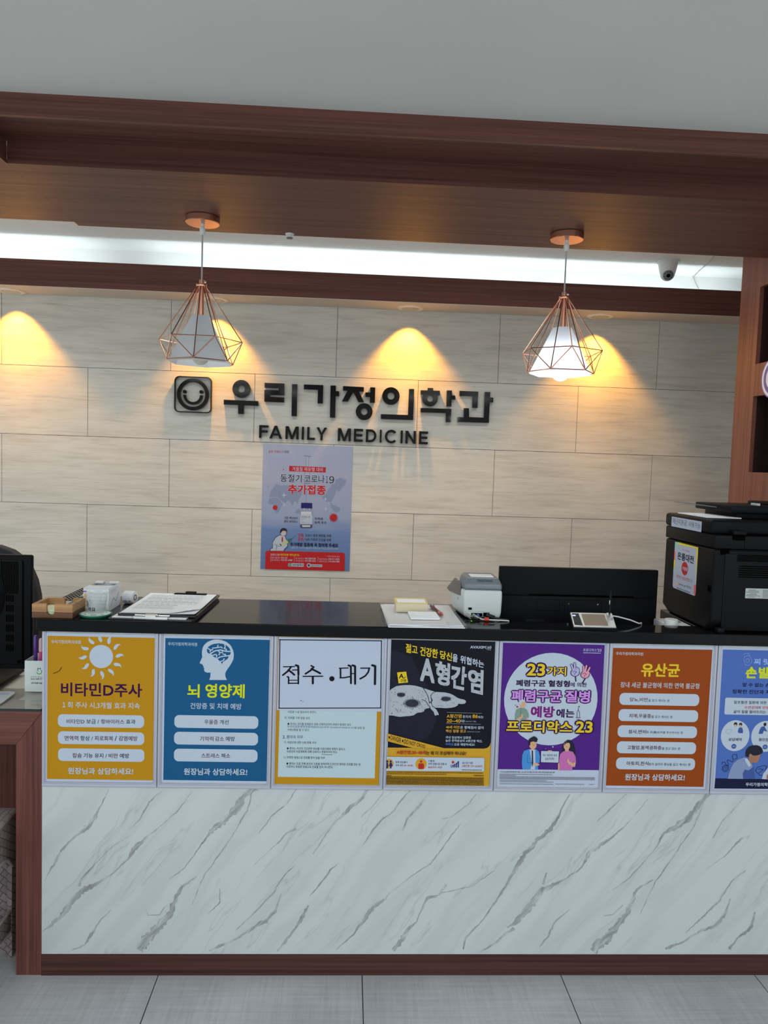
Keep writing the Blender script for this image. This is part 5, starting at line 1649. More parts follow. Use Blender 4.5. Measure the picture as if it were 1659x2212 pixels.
for i in range(n):
    j = (i + 1) % n
    fc += [(i, j, 2 * n + j, 2 * n + i), (n + i, n + j, 3 * n + j, 3 * n + i), (2 * n + i, 2 * n + j, 3 * n + j, 3 * n + i), (i, j, n + j, n + i)]
mb.add(ring_v, fc, acrylic); mb.obj('square_outline', lg)
r_ = LOGO['ring']; MB().ringprism(r_[1], r_[2], r_[3], WF, 0.001, 0.021, acrylic, seg=64).obj('face_ring', lg)
for e in LOGO['eyes']: MB().lathe([(0.0, 0.001), (e[2], 0.001), (e[2], 0.021), (0.0, 0.021)], (e[1][0], WALL_Y, e[1][1]), acrylic, 24, 'y', False, Matrix.Rotation(0, 3, 'X')).obj('eye', lg)
s_ = LOGO['smile']; MB().ringprism(s_[1], s_[2], s_[3], WF, 0.001, 0.021, acrylic, math.pi, 2 * math.pi, 32).obj('smile', lg)

def gradient_paper():
    n = Nodes('blue_sky_print', 0.45, 0.35)
    g = n.t.nodes.new('ShaderNodeSeparateXYZ'); n.t.links.new(n.t.nodes['Texture Coordinate'].outputs['Generated'], g.inputs[0])
    cl = n.noise(n.map((2, 1, 9)), 1.4, 4, 0.55)
    f = n.math('ADD', g.outputs[2], n.math('MULTIPLY', n.math('SUBTRACT', cl, 0.5), 0.22))
    return n.out(n.ramp(f, [(0.02, seen(92, 118, 166)), (0.30, seen(100, 126, 172)), (0.42, seen(140, 152, 182)), (0.68, seen(146, 152, 180)), (0.96, seen(162, 164, 184))]))
a = ART['covid']
o = sheet('wall_poster', a['ops'], front(a['x0'], WALL_Y - 0.0022, a['z0']), a['x1'] - a['x0'], a['z1'] - a['z0'], gradient_paper(), 0.0012)
tag(o, 'blue vaccination poster with a vial and red footer panel, taped on the back wall', 'poster')

t = thing('round_sticker', 'purple and white round sticker on the walnut side wall, cut by the right picture edge', 'sticker', (SIDE_X, 0.925, 1.932))
sf = (Vector((SIDE_X, 0.925, 1.932)), -Y, Z, -X)
MB().ringprism((0, 0), 0.087, 0.0, sf, 0.0002, 0.0012, mat('lilac_vinyl', seen(96, 84, 150), 0.4)).obj('backing_disc', t)
MB().ringprism((0, 0), 0.081, 0.069, sf, 0.0012, 0.0016, mat('white_vinyl', (0.75, 0.74, 0.78), 0.4)).obj('white_ring', t)
MB().ringprism((0, 0), 0.050, 0.034, sf, 0.0012, 0.0016, mat('white_vinyl', (0.75, 0.74, 0.78), 0.4)).obj('inner_ring', t)
# ---------------------------------------------------------------- things on the countertop, from left to right
T = 1.055                                                    # countertop height
def loft(mb, levels, material, smooth=False):
    """levels: (z, outline) from bottom to top, same number of corners"""
    n = len(levels[0][1])
    v = [(x, y, z) for z, pl in levels for x, y in pl]
    f = [(i * n + k, i * n + (k + 1) % n, (i + 1) * n + (k + 1) % n, (i + 1) * n + k) for i in range(len(levels) - 1) for k in range(n)]
    f += [tuple(range(n)), tuple((len(levels) - 1) * n + k for k in range(n))]
    return mb.add(v, f, material, smooth)
def lettering(mb, text, frame, cx, cy, w, h, material, bold=0.0, depth=0.0002, bend=None):
    pts, fs, (x0, y0, x1, y1) = glyphs(text, 3)
    o, U, V, N = frame or front(0, 0, 0)
    e = bold * 0.011
    for dx, dy in ([(a * e, d * e) for a, d in BOLD] if e else [(0, 0)]):
        q = [(cx + (x + dx - (x0 + x1) / 2) * w / (x1 - x0 + 2 * e), cy + (y + dy - (y0 + y1) / 2) * h / (y1 - y0 + 2 * e)) for x, y in pts]
        depth += 0.00002
        mb.add([bend(*p) if bend else o + U * p[0] + V * p[1] + N * depth for p in q], fs, material)
    return mb
def turned(cx, cy, z, deg):
    a = math.radians(deg)
    return (Vector((cx, cy, z)), Vector((math.cos(a), math.sin(a), 0)), Vector((-math.sin(a), math.cos(a), 0)), Z)
def rect(w, h, cx=0, cy=0): return [(cx - w / 2, cy - h / 2), (cx + w / 2, cy - h / 2), (cx + w / 2, cy + h / 2), (cx - w / 2, cy + h / 2)]

# wooden memo tray with a thumb notch
t = thing('memo_tray', 'small two-tone wooden memo tray with a thumb notch, at the left end of the countertop', 'tray', (0.026, 0.055, T))
x0, x1, y0, y1, tk = -0.031, 0.082, 0.004, 0.106, 0.011
def notched(y, outer, lower):
    pts = []
    z0, zm, z1 = T + 0.0005, T + 0.0175, T + 0.040
    cx, r = 0.020, 0.0115
    arc = [(cx + r * math.cos(math.radians(a)), T + 0.0195 - r * math.sin(math.radians(a))) for a in range(0, 181, 15)]
    if lower:
        low = [p if p[1] < zm else (p[0], zm) for p in arc]
        return [(x0, z0), (x1, z0), (x1, zm)] + [(cx + r, zm)] + [p for p in low if p[1] < zm] + [(cx - r, zm), (x0, zm)]
    return None
cx, r = 0.020, 0.0115
mb = MB()
mb.prism(notched(0, 0, True), front(0, y0, 0), -tk, 0, tray_dark)
mb.box(x0, y0 + tk, T + 0.0005, x0 + tk, y1, T + 0.0175, tray_dark); mb.box(x1 - tk, y0 + tk, T + 0.0005, x1, y1, T + 0.0175, tray_dark)
mb.box(x0 + tk, y1 - tk, T + 0.0005, x1 - tk, y1, T + 0.0175, tray_dark); mb.box(x0 + tk, y0 + tk, T + 0.0005, x1 - tk, y1 - tk, T + 0.006, tray_dark)
mb.obj('tray_base', t)['label'] = 'dark stained lower half'
mb = MB()
za, zb = T + 0.0176, T + 0.040
mb.box(x0, y0, za, cx - r, y0 + tk, zb, tray_wood); mb.box(cx + r, y0, za, x1, y0 + tk, zb, tray_wood)
mb.box(x0, y0 + tk, za, x0 + tk, y1, zb, tray_wood); mb.box(x1 - tk, y0 + tk, za, x1, y1, zb, tray_wood)
mb.box(x0 + tk, y1 - tk, za, cx + 0.006, y1, zb, tray_wood); mb.box(cx + 0.031, y1 - tk, za, x1 - tk, y1, zb, tray_wood)
mb.obj('tray_rim', t)['label'] = 'light oak upper half'
mb = MB()
stripes = ((0.74, 0.76, 0.78), (0.62, 0.72, 0.22), (0.75, 0.77, 0.72), (0.45, 0.62, 0.20), (0.74, 0.76, 0.78), (0.70, 0.72, 0.50))
for k, c in enumerate(stripes):
    mb.box(x0 + tk + 0.004, y0 + tk + 0.001, T + 0.0065 + k * 0.0026, x1 - tk - 0.004, y1 - tk - 0.002, T + 0.0065 + (k + 1) * 0.0026 - 0.0003, mat('slip_%d' % k, c, 0.8))
tag(mb.obj('memo_slips'), 'stack of white and green memo slips inside the small wooden tray', 'paper slips')

# wire letter tray behind it
t = thing('wire_letter_tray', 'low black wire letter tray behind the wooden memo tray', 'wire tray', (0.02, 0.25, T))
mb = MB()
wx0, wx1, wy0, wy1, wz = -0.010, 0.082, 0.135, 0.355, T + 0.026
for k in range(9):
    x = wx0 + (wx1 - wx0) * k / 8
    mb.tube([(x, wy0, wz), (x, wy1, wz)], 0.0012, black_m, 6)
for k in range(12):
    y = wy0 + (wy1 - wy0) * k / 11
    mb.tube([(wx0, y, wz), (wx1, y, wz)], 0.0010, black_m, 6)
mb.obj('wire_grid', t)
for x in (wx0 + 0.004, wx1 - 0.004):
    for y in (wy0 + 0.004, wy1 - 0.004):
        MB().tube([(x, y, T + 0.0005), (x, y, wz)], 0.0018, black_m, 6).obj('leg', t)
mb = MB()
mb.box(0.038, 0.175, wz + 0.0015, 0.062, 0.20, wz + 0.006, grey_pl, 0.002); mb.box(0.045, 0.18, wz + 0.006, 0.056, 0.195, wz + 0.010, chrome, 0.002)
tag(mb.obj('bulldog_clip'), 'small grey metal clip lying on the black wire letter tray', 'clip')

# candy carton with a clear window
t = thing('candy_carton', 'white open-fronted candy carton with coloured sweets printed down its left edge', 'carton', (0.112, 0.16, T))
bx0, bx1, by0, by1, bz = 0.076, 0.150, 0.108, 0.226, T + 0.070
carton = mat('white_carton_board', (0.70, 0.72, 0.75), 0.6)
mb = MB()
mb.box(bx0, by0, T + 0.0005, bx1, by1, T + 0.002, carton); mb.box(bx0, by0, T + 0.002, bx0 + 0.0015, by1, bz, carton); mb.box(bx1 - 0.0015, by0, T + 0.002, bx1, by1, bz, carton)
mb.box(bx0 + 0.0015, by1 - 0.0015, T + 0.002, bx1 - 0.0015, by1, bz, carton)
mb.box(bx0 + 0.0015, by0, bz - 0.0015, bx1 - 0.0015, by0 + 0.05, bz, carton); mb.box(bx0 + 0.0015, by1 - 0.02, bz - 0.0015, bx0 + 0.026, by1 - 0.0015, bz + 0.003, carton); mb.box(bx1 - 0.03, by1 - 0.02, bz - 0.0015, bx1 - 0.0015, by1 - 0.0015, bz + 0.003, carton)
mb.obj('carton_body', t)
mb = MB()
mb.box(bx0 + 0.010, by0, T + 0.002, bx1 - 0.0015, by0 + 0.0012, bz - 0.002, carton)
for k in range(5):
    mb.box(bx0 + 0.016, by0 - 0.0008, T + 0.010 + 0.011 * k, bx1 - 0.004, by0, T + 0.0112 + 0.011 * k, mat('grey_print_line', (0.45, 0.48, 0.52), 0.6))
mb.obj('front_flap', t)
mb = MB()
mb.box(bx0, by0 - 0.0006, T + 0.002, bx0 + 0.0105, by0 + 0.0006, bz - 0.002, carton)
for k, c in enumerate(((0.62, 0.55, 0.24), (0.72, 0.48, 0.28), (0.78, 0.34, 0.30), (0.72, 0.50, 0.16))):
    mb.lathe([(0.0, 0.0022), (0.0045, 0.0014), (0.006, 0.0)], (bx0 + 0.0055, by0 - 0.0006, T + 0.010 + 0.0125 * k), mat('sweet_%d' % k, c, 0.4), 14, 'y')
mb.box(bx0, by0 - 0.0012, T + 0.058, bx0 + 0.0095, by0 - 0.0004, T + 0.0625, mat('purple_print', (0.26, 0.12, 0.42), 0.5))
mb.obj('printed_edge', t)
mb = MB()
for k, (z, w) in enumerate(((0.060, 0.07), (0.056, 0.05), (0.052, 0.06))):
    mb.box(bx1 - 0.0002, by0 + 0.02, T + z, bx1 + 0.0003, by0 + 0.02 + w, T + z + 0.0016, mat('grey_print_line', (0.45, 0.48, 0.52), 0.6))
mb.tube([(bx1 + 0.0006, by0 + 0.02, T + 0.012), (bx1 + 0.0006, by0 + 0.045, T + 0.035), (bx1 + 0.0006, by0 + 0.07, T + 0.020), (bx1 + 0.0006, by0 + 0.10, T + 0.045)], 0.0006, mat('pencil_grey', (0.25, 0.26, 0.26), 0.7), 5)
mb.obj('side_print', t)

# round coaster and clear cup
t = thing('coaster', 'round white coaster with a green rim under the clear plastic cup', 'coaster', (0.132, 0.048, T))
MB().lathe([(0.0, 0.0005), (0.040, 0.0005), (0.0455, 0.006), (0.0455, 0.0085), (0.0435, 0.0085), (0.041, 0.0075), (0.0, 0.0075)], (0.132, 0.048, T), mat('coaster_green', (0.03, 0.20, 0.12), 0.35), 40).obj('saucer', t)
mb = MB()
mb.lathe([(0.0, 0.0078), (0.0412, 0.0080)], (0.132, 0.048, T), mat('coaster_white', (0.66, 0.74, 0.70), 0.4), 40)
for a, l in ((0.3, .5), (1.5, .3), (2.4, .6), (3.6, .4), (4.6, .5), (5.5, .3)):
    mb.tube([(0.132 + 0.031 * math.cos(a + l * s / 4), 0.048 + 0.031 * math.sin(a + l * s / 4), T + 0.0083) for s in range(5)], 0.0008, mat('coaster_ink', (0.02, 0.10, 0.07), 0.5), 5)
mb.obj('printed_top', t)
CX, CY, CZ = 0.130, 0.060, T + 0.0088
t = thing('plastic_cup', 'clear plastic cup with handwritten black Korean letters, standing on the green-rimmed coaster', 'cup', (CX, CY, CZ))
MB().lathe([(0.0, 0.001), (0.0225, 0.0), (0.0235, 0.003), (0.0315, 0.055), (0.0335, 0.056), (0.0335, 0.058), (0.031, 0.0565), (0.0225, 0.004), (0.0, 0.003)], (CX, CY, CZ), cup_m, 32).obj('cup_wall', t)
def on_cup(x, y):
    rr = 0.0241 + 0.0080 * y / 0.052
    a = x / rr
    return (CX + rr * math.sin(a), CY - rr * math.cos(a), CZ + 0.003 + y)
mb = MB()
lettering(mb, '슴', None, -0.020, 0.026, 0.010, 0.019, black_m, 1.2, bend=on_cup); lettering(mb, '려요', None, -0.006, 0.009, 0.024, 0.013, black_m, 1.5, bend=on_cup)
for px, py in ((-0.011, 0.034), (-0.006, 0.030), (-0.009, 0.037)):
    lettering(mb, "'", None, px, py, 0.0012, 0.003, black_m, 0, bend=on_cup)
mb.obj('marker_lettering', t)

# label roll
t = thing('label_roll', 'white roll of labels with a brown core, right of the candy carton', 'paper roll', (0.178, 0.245, T))
m3 = Matrix.Rotation(math.radians(-14), 3, 'Z')
rc = Vector((0.158, 0.248, T + 0.0205))
MB().lathe([(0.0085, 0.0), (0.0195, 0.0), (0.0195, 0.034), (0.0092, 0.034)], rc, mat('label_paper', (0.72, 0.74, 0.77), 0.6), 36, 'x', True, m3).obj('paper_winding', t)
MB().lathe([(0.0060, -0.0005), (0.0092, -0.0005), (0.0092, 0.0350), (0.0060, 0.0350), (0.0060, -0.0005)], rc, mat('brown_card_core', (0.20, 0.12, 0.07), 0.8), 28, 'x', True, m3).obj('core', t)
mb = MB()
def on_roll(x, y):
    a = math.radians(90) - y / 0.0197
    return rc + m3 @ Vector((0.017 + x, -0.0197 * math.sin(a), 0.0197 * math.cos(a)))
lettering(mb, 'OEN', None, -0.007, -0.010, 0.012, 0.005, mat('blue_ink', (0.03, 0.08, 0.35), 0.5), 2, bend=on_roll)
mb.add([on_roll(0.008 + 0.003 * math.cos(k), -0.010 + 0.003 * math.sin(k)) for k in (0, 1, 2, 3, 4, 5)], [(0, 1, 2, 3, 4, 5)], mat('red_ink', (0.50, 0.05, 0.06), 0.5))
mb.obj('printed_marks', t)

# two clipboards, one over the other
def clip(t, frame, cx, cy, w, metal, name='clip'):
    o, U, V, N = frame
    mb = MB()
    m = chrome if metal else black_m
    mb.prism(rrect(cx, cy, w, 0.022, 0.003, 3), frame, 0.004, 0.0105, m)
    mb.prism(rrect(cx, cy + 0.003, w * 0.34, 0.020, 0.008, 5), frame, 0.0105, 0.016, m)
    mb.tube([o + U * (cx - w / 2) + V * (cy - 0.010) + N * 0.0095, o + U * (cx + w / 2) + V * (cy - 0.010) + N * 0.0095], 0.0032, m, 8)
    mb.obj(name, t)
board_m = mat('black_board', (0.012, 0.012, 0.014), 0.35)
F = turned(0.309, 0.170, T, -3.0)
t = thing('clipboard', 'lower clipboard with a silver clip at its front edge, under the other clipboard', 'clipboard', (0.309, 0.17, T))
MB().prism(rrect(0, 0, 0.242, 0.345, 0.008, 4), F, 0.0005, 0.004, board_m).obj('board', t)
clip(t, (F[0], -F[1], -F[2], Z), 0.0, 0.158, 0.100, True)
Pp = MB().prism(rect(0.212, 0.30, -0.006, -0.012), F, 0.0042, 0.0062, paper_m).obj('paper_pad')
tag(Pp, 'white sheets on the lower clipboard, showing along its front edge', 'paper')
F = turned(0.318, 0.196, T + 0.0075, -1.5)
t = thing('clipboard', 'upper clipboard with a black clip at its far edge and a printed form on it', 'clipboard', (0.318, 0.196, T + 0.0075))
MB().prism(rrect(0, 0, 0.228, 0.345, 0.008, 4), F, 0.0, 0.005, board_m).obj('board', t)
clip(t, F, 0.022, 0.148, 0.104, False)
t = thing('form_sheets', 'white printed form with a curled corner on the upper clipboard', 'paper', (0.318, 0.196, T + 0.0127))
mb = MB()
for k in range(3):
    o, U, V, N = turned(0.316 + 0.001 * k, 0.196, T + 0.0127 + 0.0013 * k, -1.5 + 0.3 * k)
    nx, ny = 14, 18
    v = []
    for j in range(ny + 1):
        for i in range(nx + 1):
            u, w = -0.108 + 0.216 * i / nx, -0.168 + 0.318 * j / ny
            c = max(0, (i / nx) * 1.0 - (j / ny) * 1.5 - 0.52)
            lift = 0.0006 + (0.030 * c * c * (1 if k == 2 else 0.3)) + 0.006 * max(0, (j / ny - 0.88)) * (1 - i / nx)
            v.append(o + U * (u - (0.10 * c * c if k == 2 else 0)) + V * (w + (0.16 * c * c if k == 2 else 0)) + N * lift)
    mb.add(v, [(j * (nx + 1) + i, j * (nx + 1) + i + 1, (j + 1) * (nx + 1) + i + 1, (j + 1) * (nx + 1) + i) for j in range(ny) for i in range(nx)], paper_m, True)
mb.obj('sheets', t)
mb = MB()
Fp = turned(0.318, 0.196, T + 0.0127 + 0.0026 + 0.0009, -0.9)
rnd = random.Random(3)
for yy in (0.118, 0.085, 0.060, 0.005, -0.052, -0.100):
    mb.prism(rect(0.176, 0.0012, -0.008 if yy > -0.04 else -0.03, yy) if yy > -0.04 else rect(0.12, 0.0012, -0.035, yy), Fp, 0, 0.0001, mat('form_rule', (0.36, 0.37, 0.41), 0.7))
for j in range(24):
    yy = 0.112 - j * 0.0092
    x = -0.092
    while x < (0.072 if yy > -0.03 else 0.02):
        l = rnd.uniform(0.004, 0.018)
        mb.prism(rect(l, 0.0022, x + l / 2, yy), Fp, 0, 0.0001, mat('form_text', (0.60, 0.61, 0.66), 0.7), True)
        x += l + rnd.uniform(0.002, 0.006)
mb.obj('printed_form', t)

# paper pile in a clear sleeve with pads and a pen on it
t = thing('paper_pile', 'pile of white papers in a clear plastic sleeve, left of the card terminal', 'paper pile', (1.09, 0.135, T))
for k, (dx, dy, a, w, h) in enumerate(((0.0, 0, 1.5, 0.222, 0.318), (0.004, 0.004, -0.5, 0.214, 0.312), (-0.002, 0.002, 2.2, 0.216, 0.306), (0.003, -0.004, 0.6, 0.212, 0.304))):
    Fk = turned(1.086 + dx, 0.136 + dy, T + 0.0008 + k * 0.0022, a)
    o, U, V, N = Fk
    nx, ny = 6, 10
    v = [o + U * (-w / 2 + w * i / nx) + V * (-h / 2 + h * j / ny) + N * (d + (0.0008 if k else 0) * math.sin(i * 1.3 + k) * (1 - j / ny) + 0.0008) for d in (0, 0.0016) for j in range(ny + 1) for i in range(nx + 1)]
    M = (nx + 1) * (ny + 1)
    f = [(b + j * (nx + 1) + i, b + j * (nx + 1) + i + 1, b + (j + 1) * (nx + 1) + i + 1, b + (j + 1) * (nx + 1) + i) for b in (0, M) for j in range(ny) for i in range(nx)]
    f += [(i, i + 1, M + i + 1, M + i) for i in range(nx)] + [((ny * (nx + 1)) + i, (ny * (nx + 1)) + i + 1, M + (ny * (nx + 1)) + i + 1, M + (ny * (nx + 1)) + i) for i in range(nx)]
    f += [(j * (nx + 1), (j + 1) * (nx + 1), M + (j + 1) * (nx + 1), M + j * (nx + 1)) for j in range(ny)] + [(j * (nx + 1) + nx, (j + 1) * (nx + 1) + nx, M + (j + 1) * (nx + 1) + nx, M + j * (nx + 1) + nx) for j in range(ny)]
    MB().add(v, f, paper_m, True).obj('sheet', t)
Fk = turned(1.086, 0.134, T + 0.0112, 1.2)
MB().prism(rrect(0, 0, 0.232, 0.325, 0.006, 4), Fk, 0, 0.0003, sleeve_m).obj('clear_sleeve', t)
PZ = T + 0.0118
t = thing('sticky_note_block', 'cream sticky note block with a yellow edged top, standing on the paper pile', 'note block', (1.06, 0.19, PZ))
MB().box(1.0115, 0.146, PZ, 1.109, 0.235, PZ + 0.0265, mat('cream_note_paper', (0.70, 0.60, 0.42), 0.75), 0.0008).obj('note_pad', t)
mb = MB(); mb.box(1.0105, 0.1452, PZ + 0.0266, 1.110, 0.236, PZ + 0.0285, mat('yellow_cover_card', (0.74, 0.55, 0.20), 0.6)); mb.box(1.0165, 0.154, PZ + 0.0286, 1.104, 0.215, PZ + 0.0289, paper_m)
mb.obj('cover_card', t)
Fn = turned(1.091, 0.087, PZ + 0.0002, 1)
t = thing('note_pad', 'small white memo pad with faint print, in front of the cream sticky note block', 'note pad', (1.091, 0.087, PZ))
MB().prism(rect(0.086, 0.094), Fn, 0, 0.0055, paper_m).obj('pad', t)
mb = MB()
for k in range(7): mb.prism(rect(0.014, 0.0012, -0.032, 0.035 - k * 0.009), Fn, 0.0055, 0.0056, mat('form_text', (0.60, 0.61, 0.66), 0.7))
for k in range(10): mb.prism(rect(0.005, 0.0018, -0.012 + k * 0.0065, 0.038), Fn, 0.0055, 0.0056, mat('form_text', (0.60, 0.61, 0.66), 0.7))
mb.obj('pad_print', t)
t = thing('ballpoint_pen', 'dark red ballpoint pen lying on the paper pile beside the note block', 'pen', (1.139, 0.16, PZ))
pa, pb = Vector((1.128, 0.232, PZ + 0.0058)), Vector((1.149, 0.085, PZ + 0.0058))
pen_red = mat('dark_red_plastic', (0.14, 0.016, 0.022), 0.3)
MB().tube([pa, pa.lerp(pb, 0.05), pa.lerp(pb, 0.72)], [0.003, 0.0048, 0.0052], pen_red, 14).obj('barrel', t)
MB().tube([pa.lerp(pb, 0.72), pa.lerp(pb, 0.86)], 0.0055, mat('pink_grip_rubber', (0.42, 0.22, 0.18), 0.6), 14).obj('grip', t)
MB().tube([pa.lerp(pb, 0.86), pa.lerp(pb, 0.95), pb], [0.005, 0.0036, 0.0012], mat('bright_red_plastic', (0.45, 0.03, 0.03), 0.3), 14).obj('tip', t)
MB().box(1.1335, 0.150, PZ + 0.0095, 1.1375, 0.215, PZ + 0.0115, pen_red, 0.0006).obj('pocket_clip', t)

# card terminal, its back turned to the room
t = thing('card_terminal', 'grey and white card payment terminal standing on the countertop left of the monitor', 'card terminal', (1.275, 0.22, T))
mb = MB()
body = [(T + 0.003, [(1.224, 0.131), (1.333, 0.131), (1.335, 0.30), (1.226, 0.30), (1.214, 0.215)]),
        (T + 0.020, [(1.220, 0.1285), (1.336, 0.1285), (1.338, 0.306), (1.208, 0.306), (1.196, 0.225)]),
        (T + 0.060, [(1.219, 0.128), (1.337, 0.128), (1.339, 0.31), (1.204, 0.31), (1.190, 0.225)]),
        (T + 0.072, [(1.219, 0.128), (1.337, 0.128), (1.339, 0.31), (1.206, 0.31), (1.192, 0.222)]),
        (T + 0.089, [(1.2205, 0.1285), (1.336, 0.1285), (1.338, 0.27), (1.222, 0.27), (1.212, 0.185)])]
loft(mb, body, lightgrey_pl)
o = mb.obj('housing', t)
bv = o.modifiers.new('round_edges', 'BEVEL'); bv.width = 0.006; bv.segments = 3; bv.limit_method = 'ANGLE'; bv.angle_limit = math.radians(35)
mb = MB()
loft(mb, [(T + 0.0895, [(1.219, 0.128), (1.3365, 0.128), (1.338, 0.272), (1.222, 0.272), (1.211, 0.185)]), (T + 0.106, [(1.219, 0.129), (1.335, 0.129), (1.336, 0.268), (1.224, 0.268), (1.213, 0.185)]), (T + 0.126, [(1.226, 0.142), (1.326, 0.142), (1.328, 0.255), (1.23, 0.255), (1.221, 0.19)])], grey_pl)
o = mb.obj('lid', t)
bv = o.modifiers.new('round_edges', 'BEVEL'); bv.width = 0.006; bv.segments = 3; bv.limit_method = 'ANGLE'; bv.angle_limit = math.radians(20)
mb = MB(); loft(mb, [(T + 0.068, [(1.206, 0.155), (1.2125, 0.150), (1.2125, 0.29), (1.186, 0.29), (1.1855, 0.228)]), (T + 0.104, [(1.211, 0.172), (1.2135, 0.170), (1.2135, 0.27), (1.208, 0.27), (1.207, 0.20)])], mat('taupe_side_panel', (0.13, 0.125, 0.115), 0.4))
mb.obj('side_cover', t)
MB().box(1.240, 0.150, T + 0.1262, 1.312, 0.20, T + 0.129, mat('white_receipt_strip', (0.80, 0.81, 0.82), 0.4), 0.001).obj('receipt_slot', t)
lid_f = (Vector((0, 0.1275, 0)), X, (Z + Y * 0.58).normalized(), -Y)
mb = MB(); lettering(mb, 'EasyCheck', (Vector((1.2835, 0.1345, T + 0.1165)), X, (Z * 0.02 + Y * 0.0125).normalized() * 1.0, (-Y * 0.02 + Z * 0.0125).normalized()), 0, 0, 0.046, 0.0095, mat('dark_grey_print', (0.045, 0.05, 0.06), 0.5), 0.8, 0.0022)
mb.obj('lettering', t)
mb = MB(); mb.ringprism((0, 0), 0.0068, 0.0058, (Vector((1.2065, 0.172, T + 0.058)), Vector((0.29, -0.957, 0)) * 0.5, Z, Vector((-0.957, -0.29, 0))), 0.0002, 0.0006, mat('dark_grey_print', (0.045, 0.05, 0.06), 0.5)); mb.obj('side_symbol', t)
mb = MB(); mb.box(1.2315, 0.1262, T + 0.027, 1.2445, 0.1278, T + 0.0365, mat('grey_bezel', (0.42, 0.45, 0.45), 0.4), 0.001); mb.box(1.233, 0.1255, T + 0.0285, 1.243, 0.1264, T + 0.035, hole_m); mb.obj('switch', t)
mb = MB()
for xa, xb in ((1.245, 1.256), (1.257, 1.2785), (1.281, 1.2995)): pass
mb.box(1.243, 0.1268, T + 0.008, 1.277, 0.1279, T + 0.018, hole_m); mb.box(1.280, 0.1268, T + 0.008, 1.299, 0.1279, T + 0.020, hole_m)
mb.box(1.222, 0.1272, T + 0.0225, 1.303, 0.1279, T + 0.0235, mat('grey_bezel', (0.42, 0.45, 0.45), 0.4))
mb.obj('port_opening', t)
mb = MB(); mb.lathe([(0.0, 0), (0.0012, 0.0002), (0.0012, 0.0015), (0.0, 0.0018)], (1.2435, 0.1265, T + 0.0075), led_green, 10, 'y'); mb.obj('status_light', t)
def plug(name, label, path, r, m, boot=None):
    t = thing(name, label, 'cable', path[0])
    MB().tube(path, r, m, 10).obj('cord', t)
    if boot: MB().tube([path[0], Vector(path[0]).lerp(Vector(path[1]), 0.9)], boot[0], boot[1], 14).obj('plug', t)
    return t
plug('data_cable', 'grey round data plug in the leftmost port of the card terminal', [(1.227, 0.124, T + 0.013), (1.240, 0.105, T + 0.008), (1.252, 0.100, T + 0.006), (1.275, 0.103, T + 0.0065)], 0.0022, cable_k, (0.0058, mat('grey_plug_plastic', (0.32, 0.34, 0.34), 0.4)))
plug('network_cable', 'white network cable leaving the middle port of the card terminal', [(1.248, 0.125, T + 0.0125), (1.256, 0.112, T + 0.010), (1.270, 0.097, T + 0.0055), (1.30, 0.092, T + 0.005), (1.333, 0.093, T + 0.004), (1.352, 0.096, T + 0.003), (1.362, 0.12, T - 0.03)], 0.0023, cable_w, (0.0045, mat('grey_plug_plastic', (0.32, 0.34, 0.34), 0.4)))
plug('power_cable', 'black power cable with a ribbed plug in the right port of the card terminal', [(1.290, 0.123, T + 0.0135), (1.312, 0.106, T + 0.009), (1.335, 0.108, T + 0.004), (1.352, 0.118, T + 0.002), (1.36, 0.14, T - 0.03)], 0.0028, cable_k, (0.0062, cable_k))
o = MB().lathe([(0.0026, -0.0065), (0.0062, -0.0065), (0.0062, 0.0065), (0.0026, 0.0065)], (1.284, 0.094, T + 0.0062), mat('red_cable_tag', (0.62, 0.05, 0.03), 0.35), 16, 'x').obj('cable_tag')
tag(o, 'bright red tag wrapped around the white cable behind the card terminal', 'cable tag')
o = MB().box(1.259, 0.1175, T + 0.010, 1.266, 0.1265, T + 0.016, mat('blue_connector', (0.08, 0.12, 0.50), 0.4), 0.001).obj('blue_connector')
tag(o, 'small blue connector in the middle port of the card terminal', 'connector')

# monitor of the reception desk, seen from behind
t = thing('desktop_monitor', 'wide black desktop monitor seen from behind, standing behind the countertop', 'monitor', (1.613, 0.26, 0.73))
mx0, mx1, my = 1.3505, 1.8745, 0.24
mb = MB(); mb.box(mx0, my + 0.008, 0.875, mx1, my + 0.028, 1.2035, monitor_m, 0.003)
mb.obj('screen_panel', t)
mb = MB(); mb.box(mx0 + 0.002, my, 0.878, mx1 - 0.002, my + 0.012, 1.112, monitor_m, 0.006); mb.obj('rear_cover', t)
mb = MB()
for x in range(46): mb.box(mx0 + 0.10 + x * 0.0075, my - 0.0006, 1.1135, mx0 + 0.104 + x * 0.0075, my + 0.009, 1.1165, hole_m)
mb.obj('vent_slots', t)
def outline_(mb, x0, z0, x1, z1, y, m, w=0.0009):
    for a in ((x0, z0, x1, z0 + w), (x0, z1 - w, x1, z1), (x0, z0, x0 + w, z1), (x1 - w, z0, x1, z1)):
        mb.box(a[0], y - 0.0003, a[1], a[2], y + 0.0005, a[3], m)
mb = MB(); outline_(mb, 1.475, 1.063, 1.549, 1.101, my, hole_m); mb.obj('mount_cover', t)
mb = MB(); outline_(mb, 1.566, 1.00, 1.688, 1.101, my, hole_m); mb.lathe([(0.0, 0.0006), (0.002, 0.0006), (0.002, 0)], (1.579, my, 1.088), chrome, 10, 'y'); mb.lathe([(0.0, 0.0006), (0.002, 0.0006), (0.002, 0)], (1.675, my, 1.088), chrome, 10, 'y'); mb.obj('stand_cover', t)
mb = MB(); lettering(mb, 'SAMSUNG', front(0, my, 0), 1.4715, 1.0315, 0.060, 0.0085, mat('dark_embossed_letters', (0.03, 0.031, 0.034), 0.25), 1.5, 0.0003); mb.obj('embossed_lettering', t)
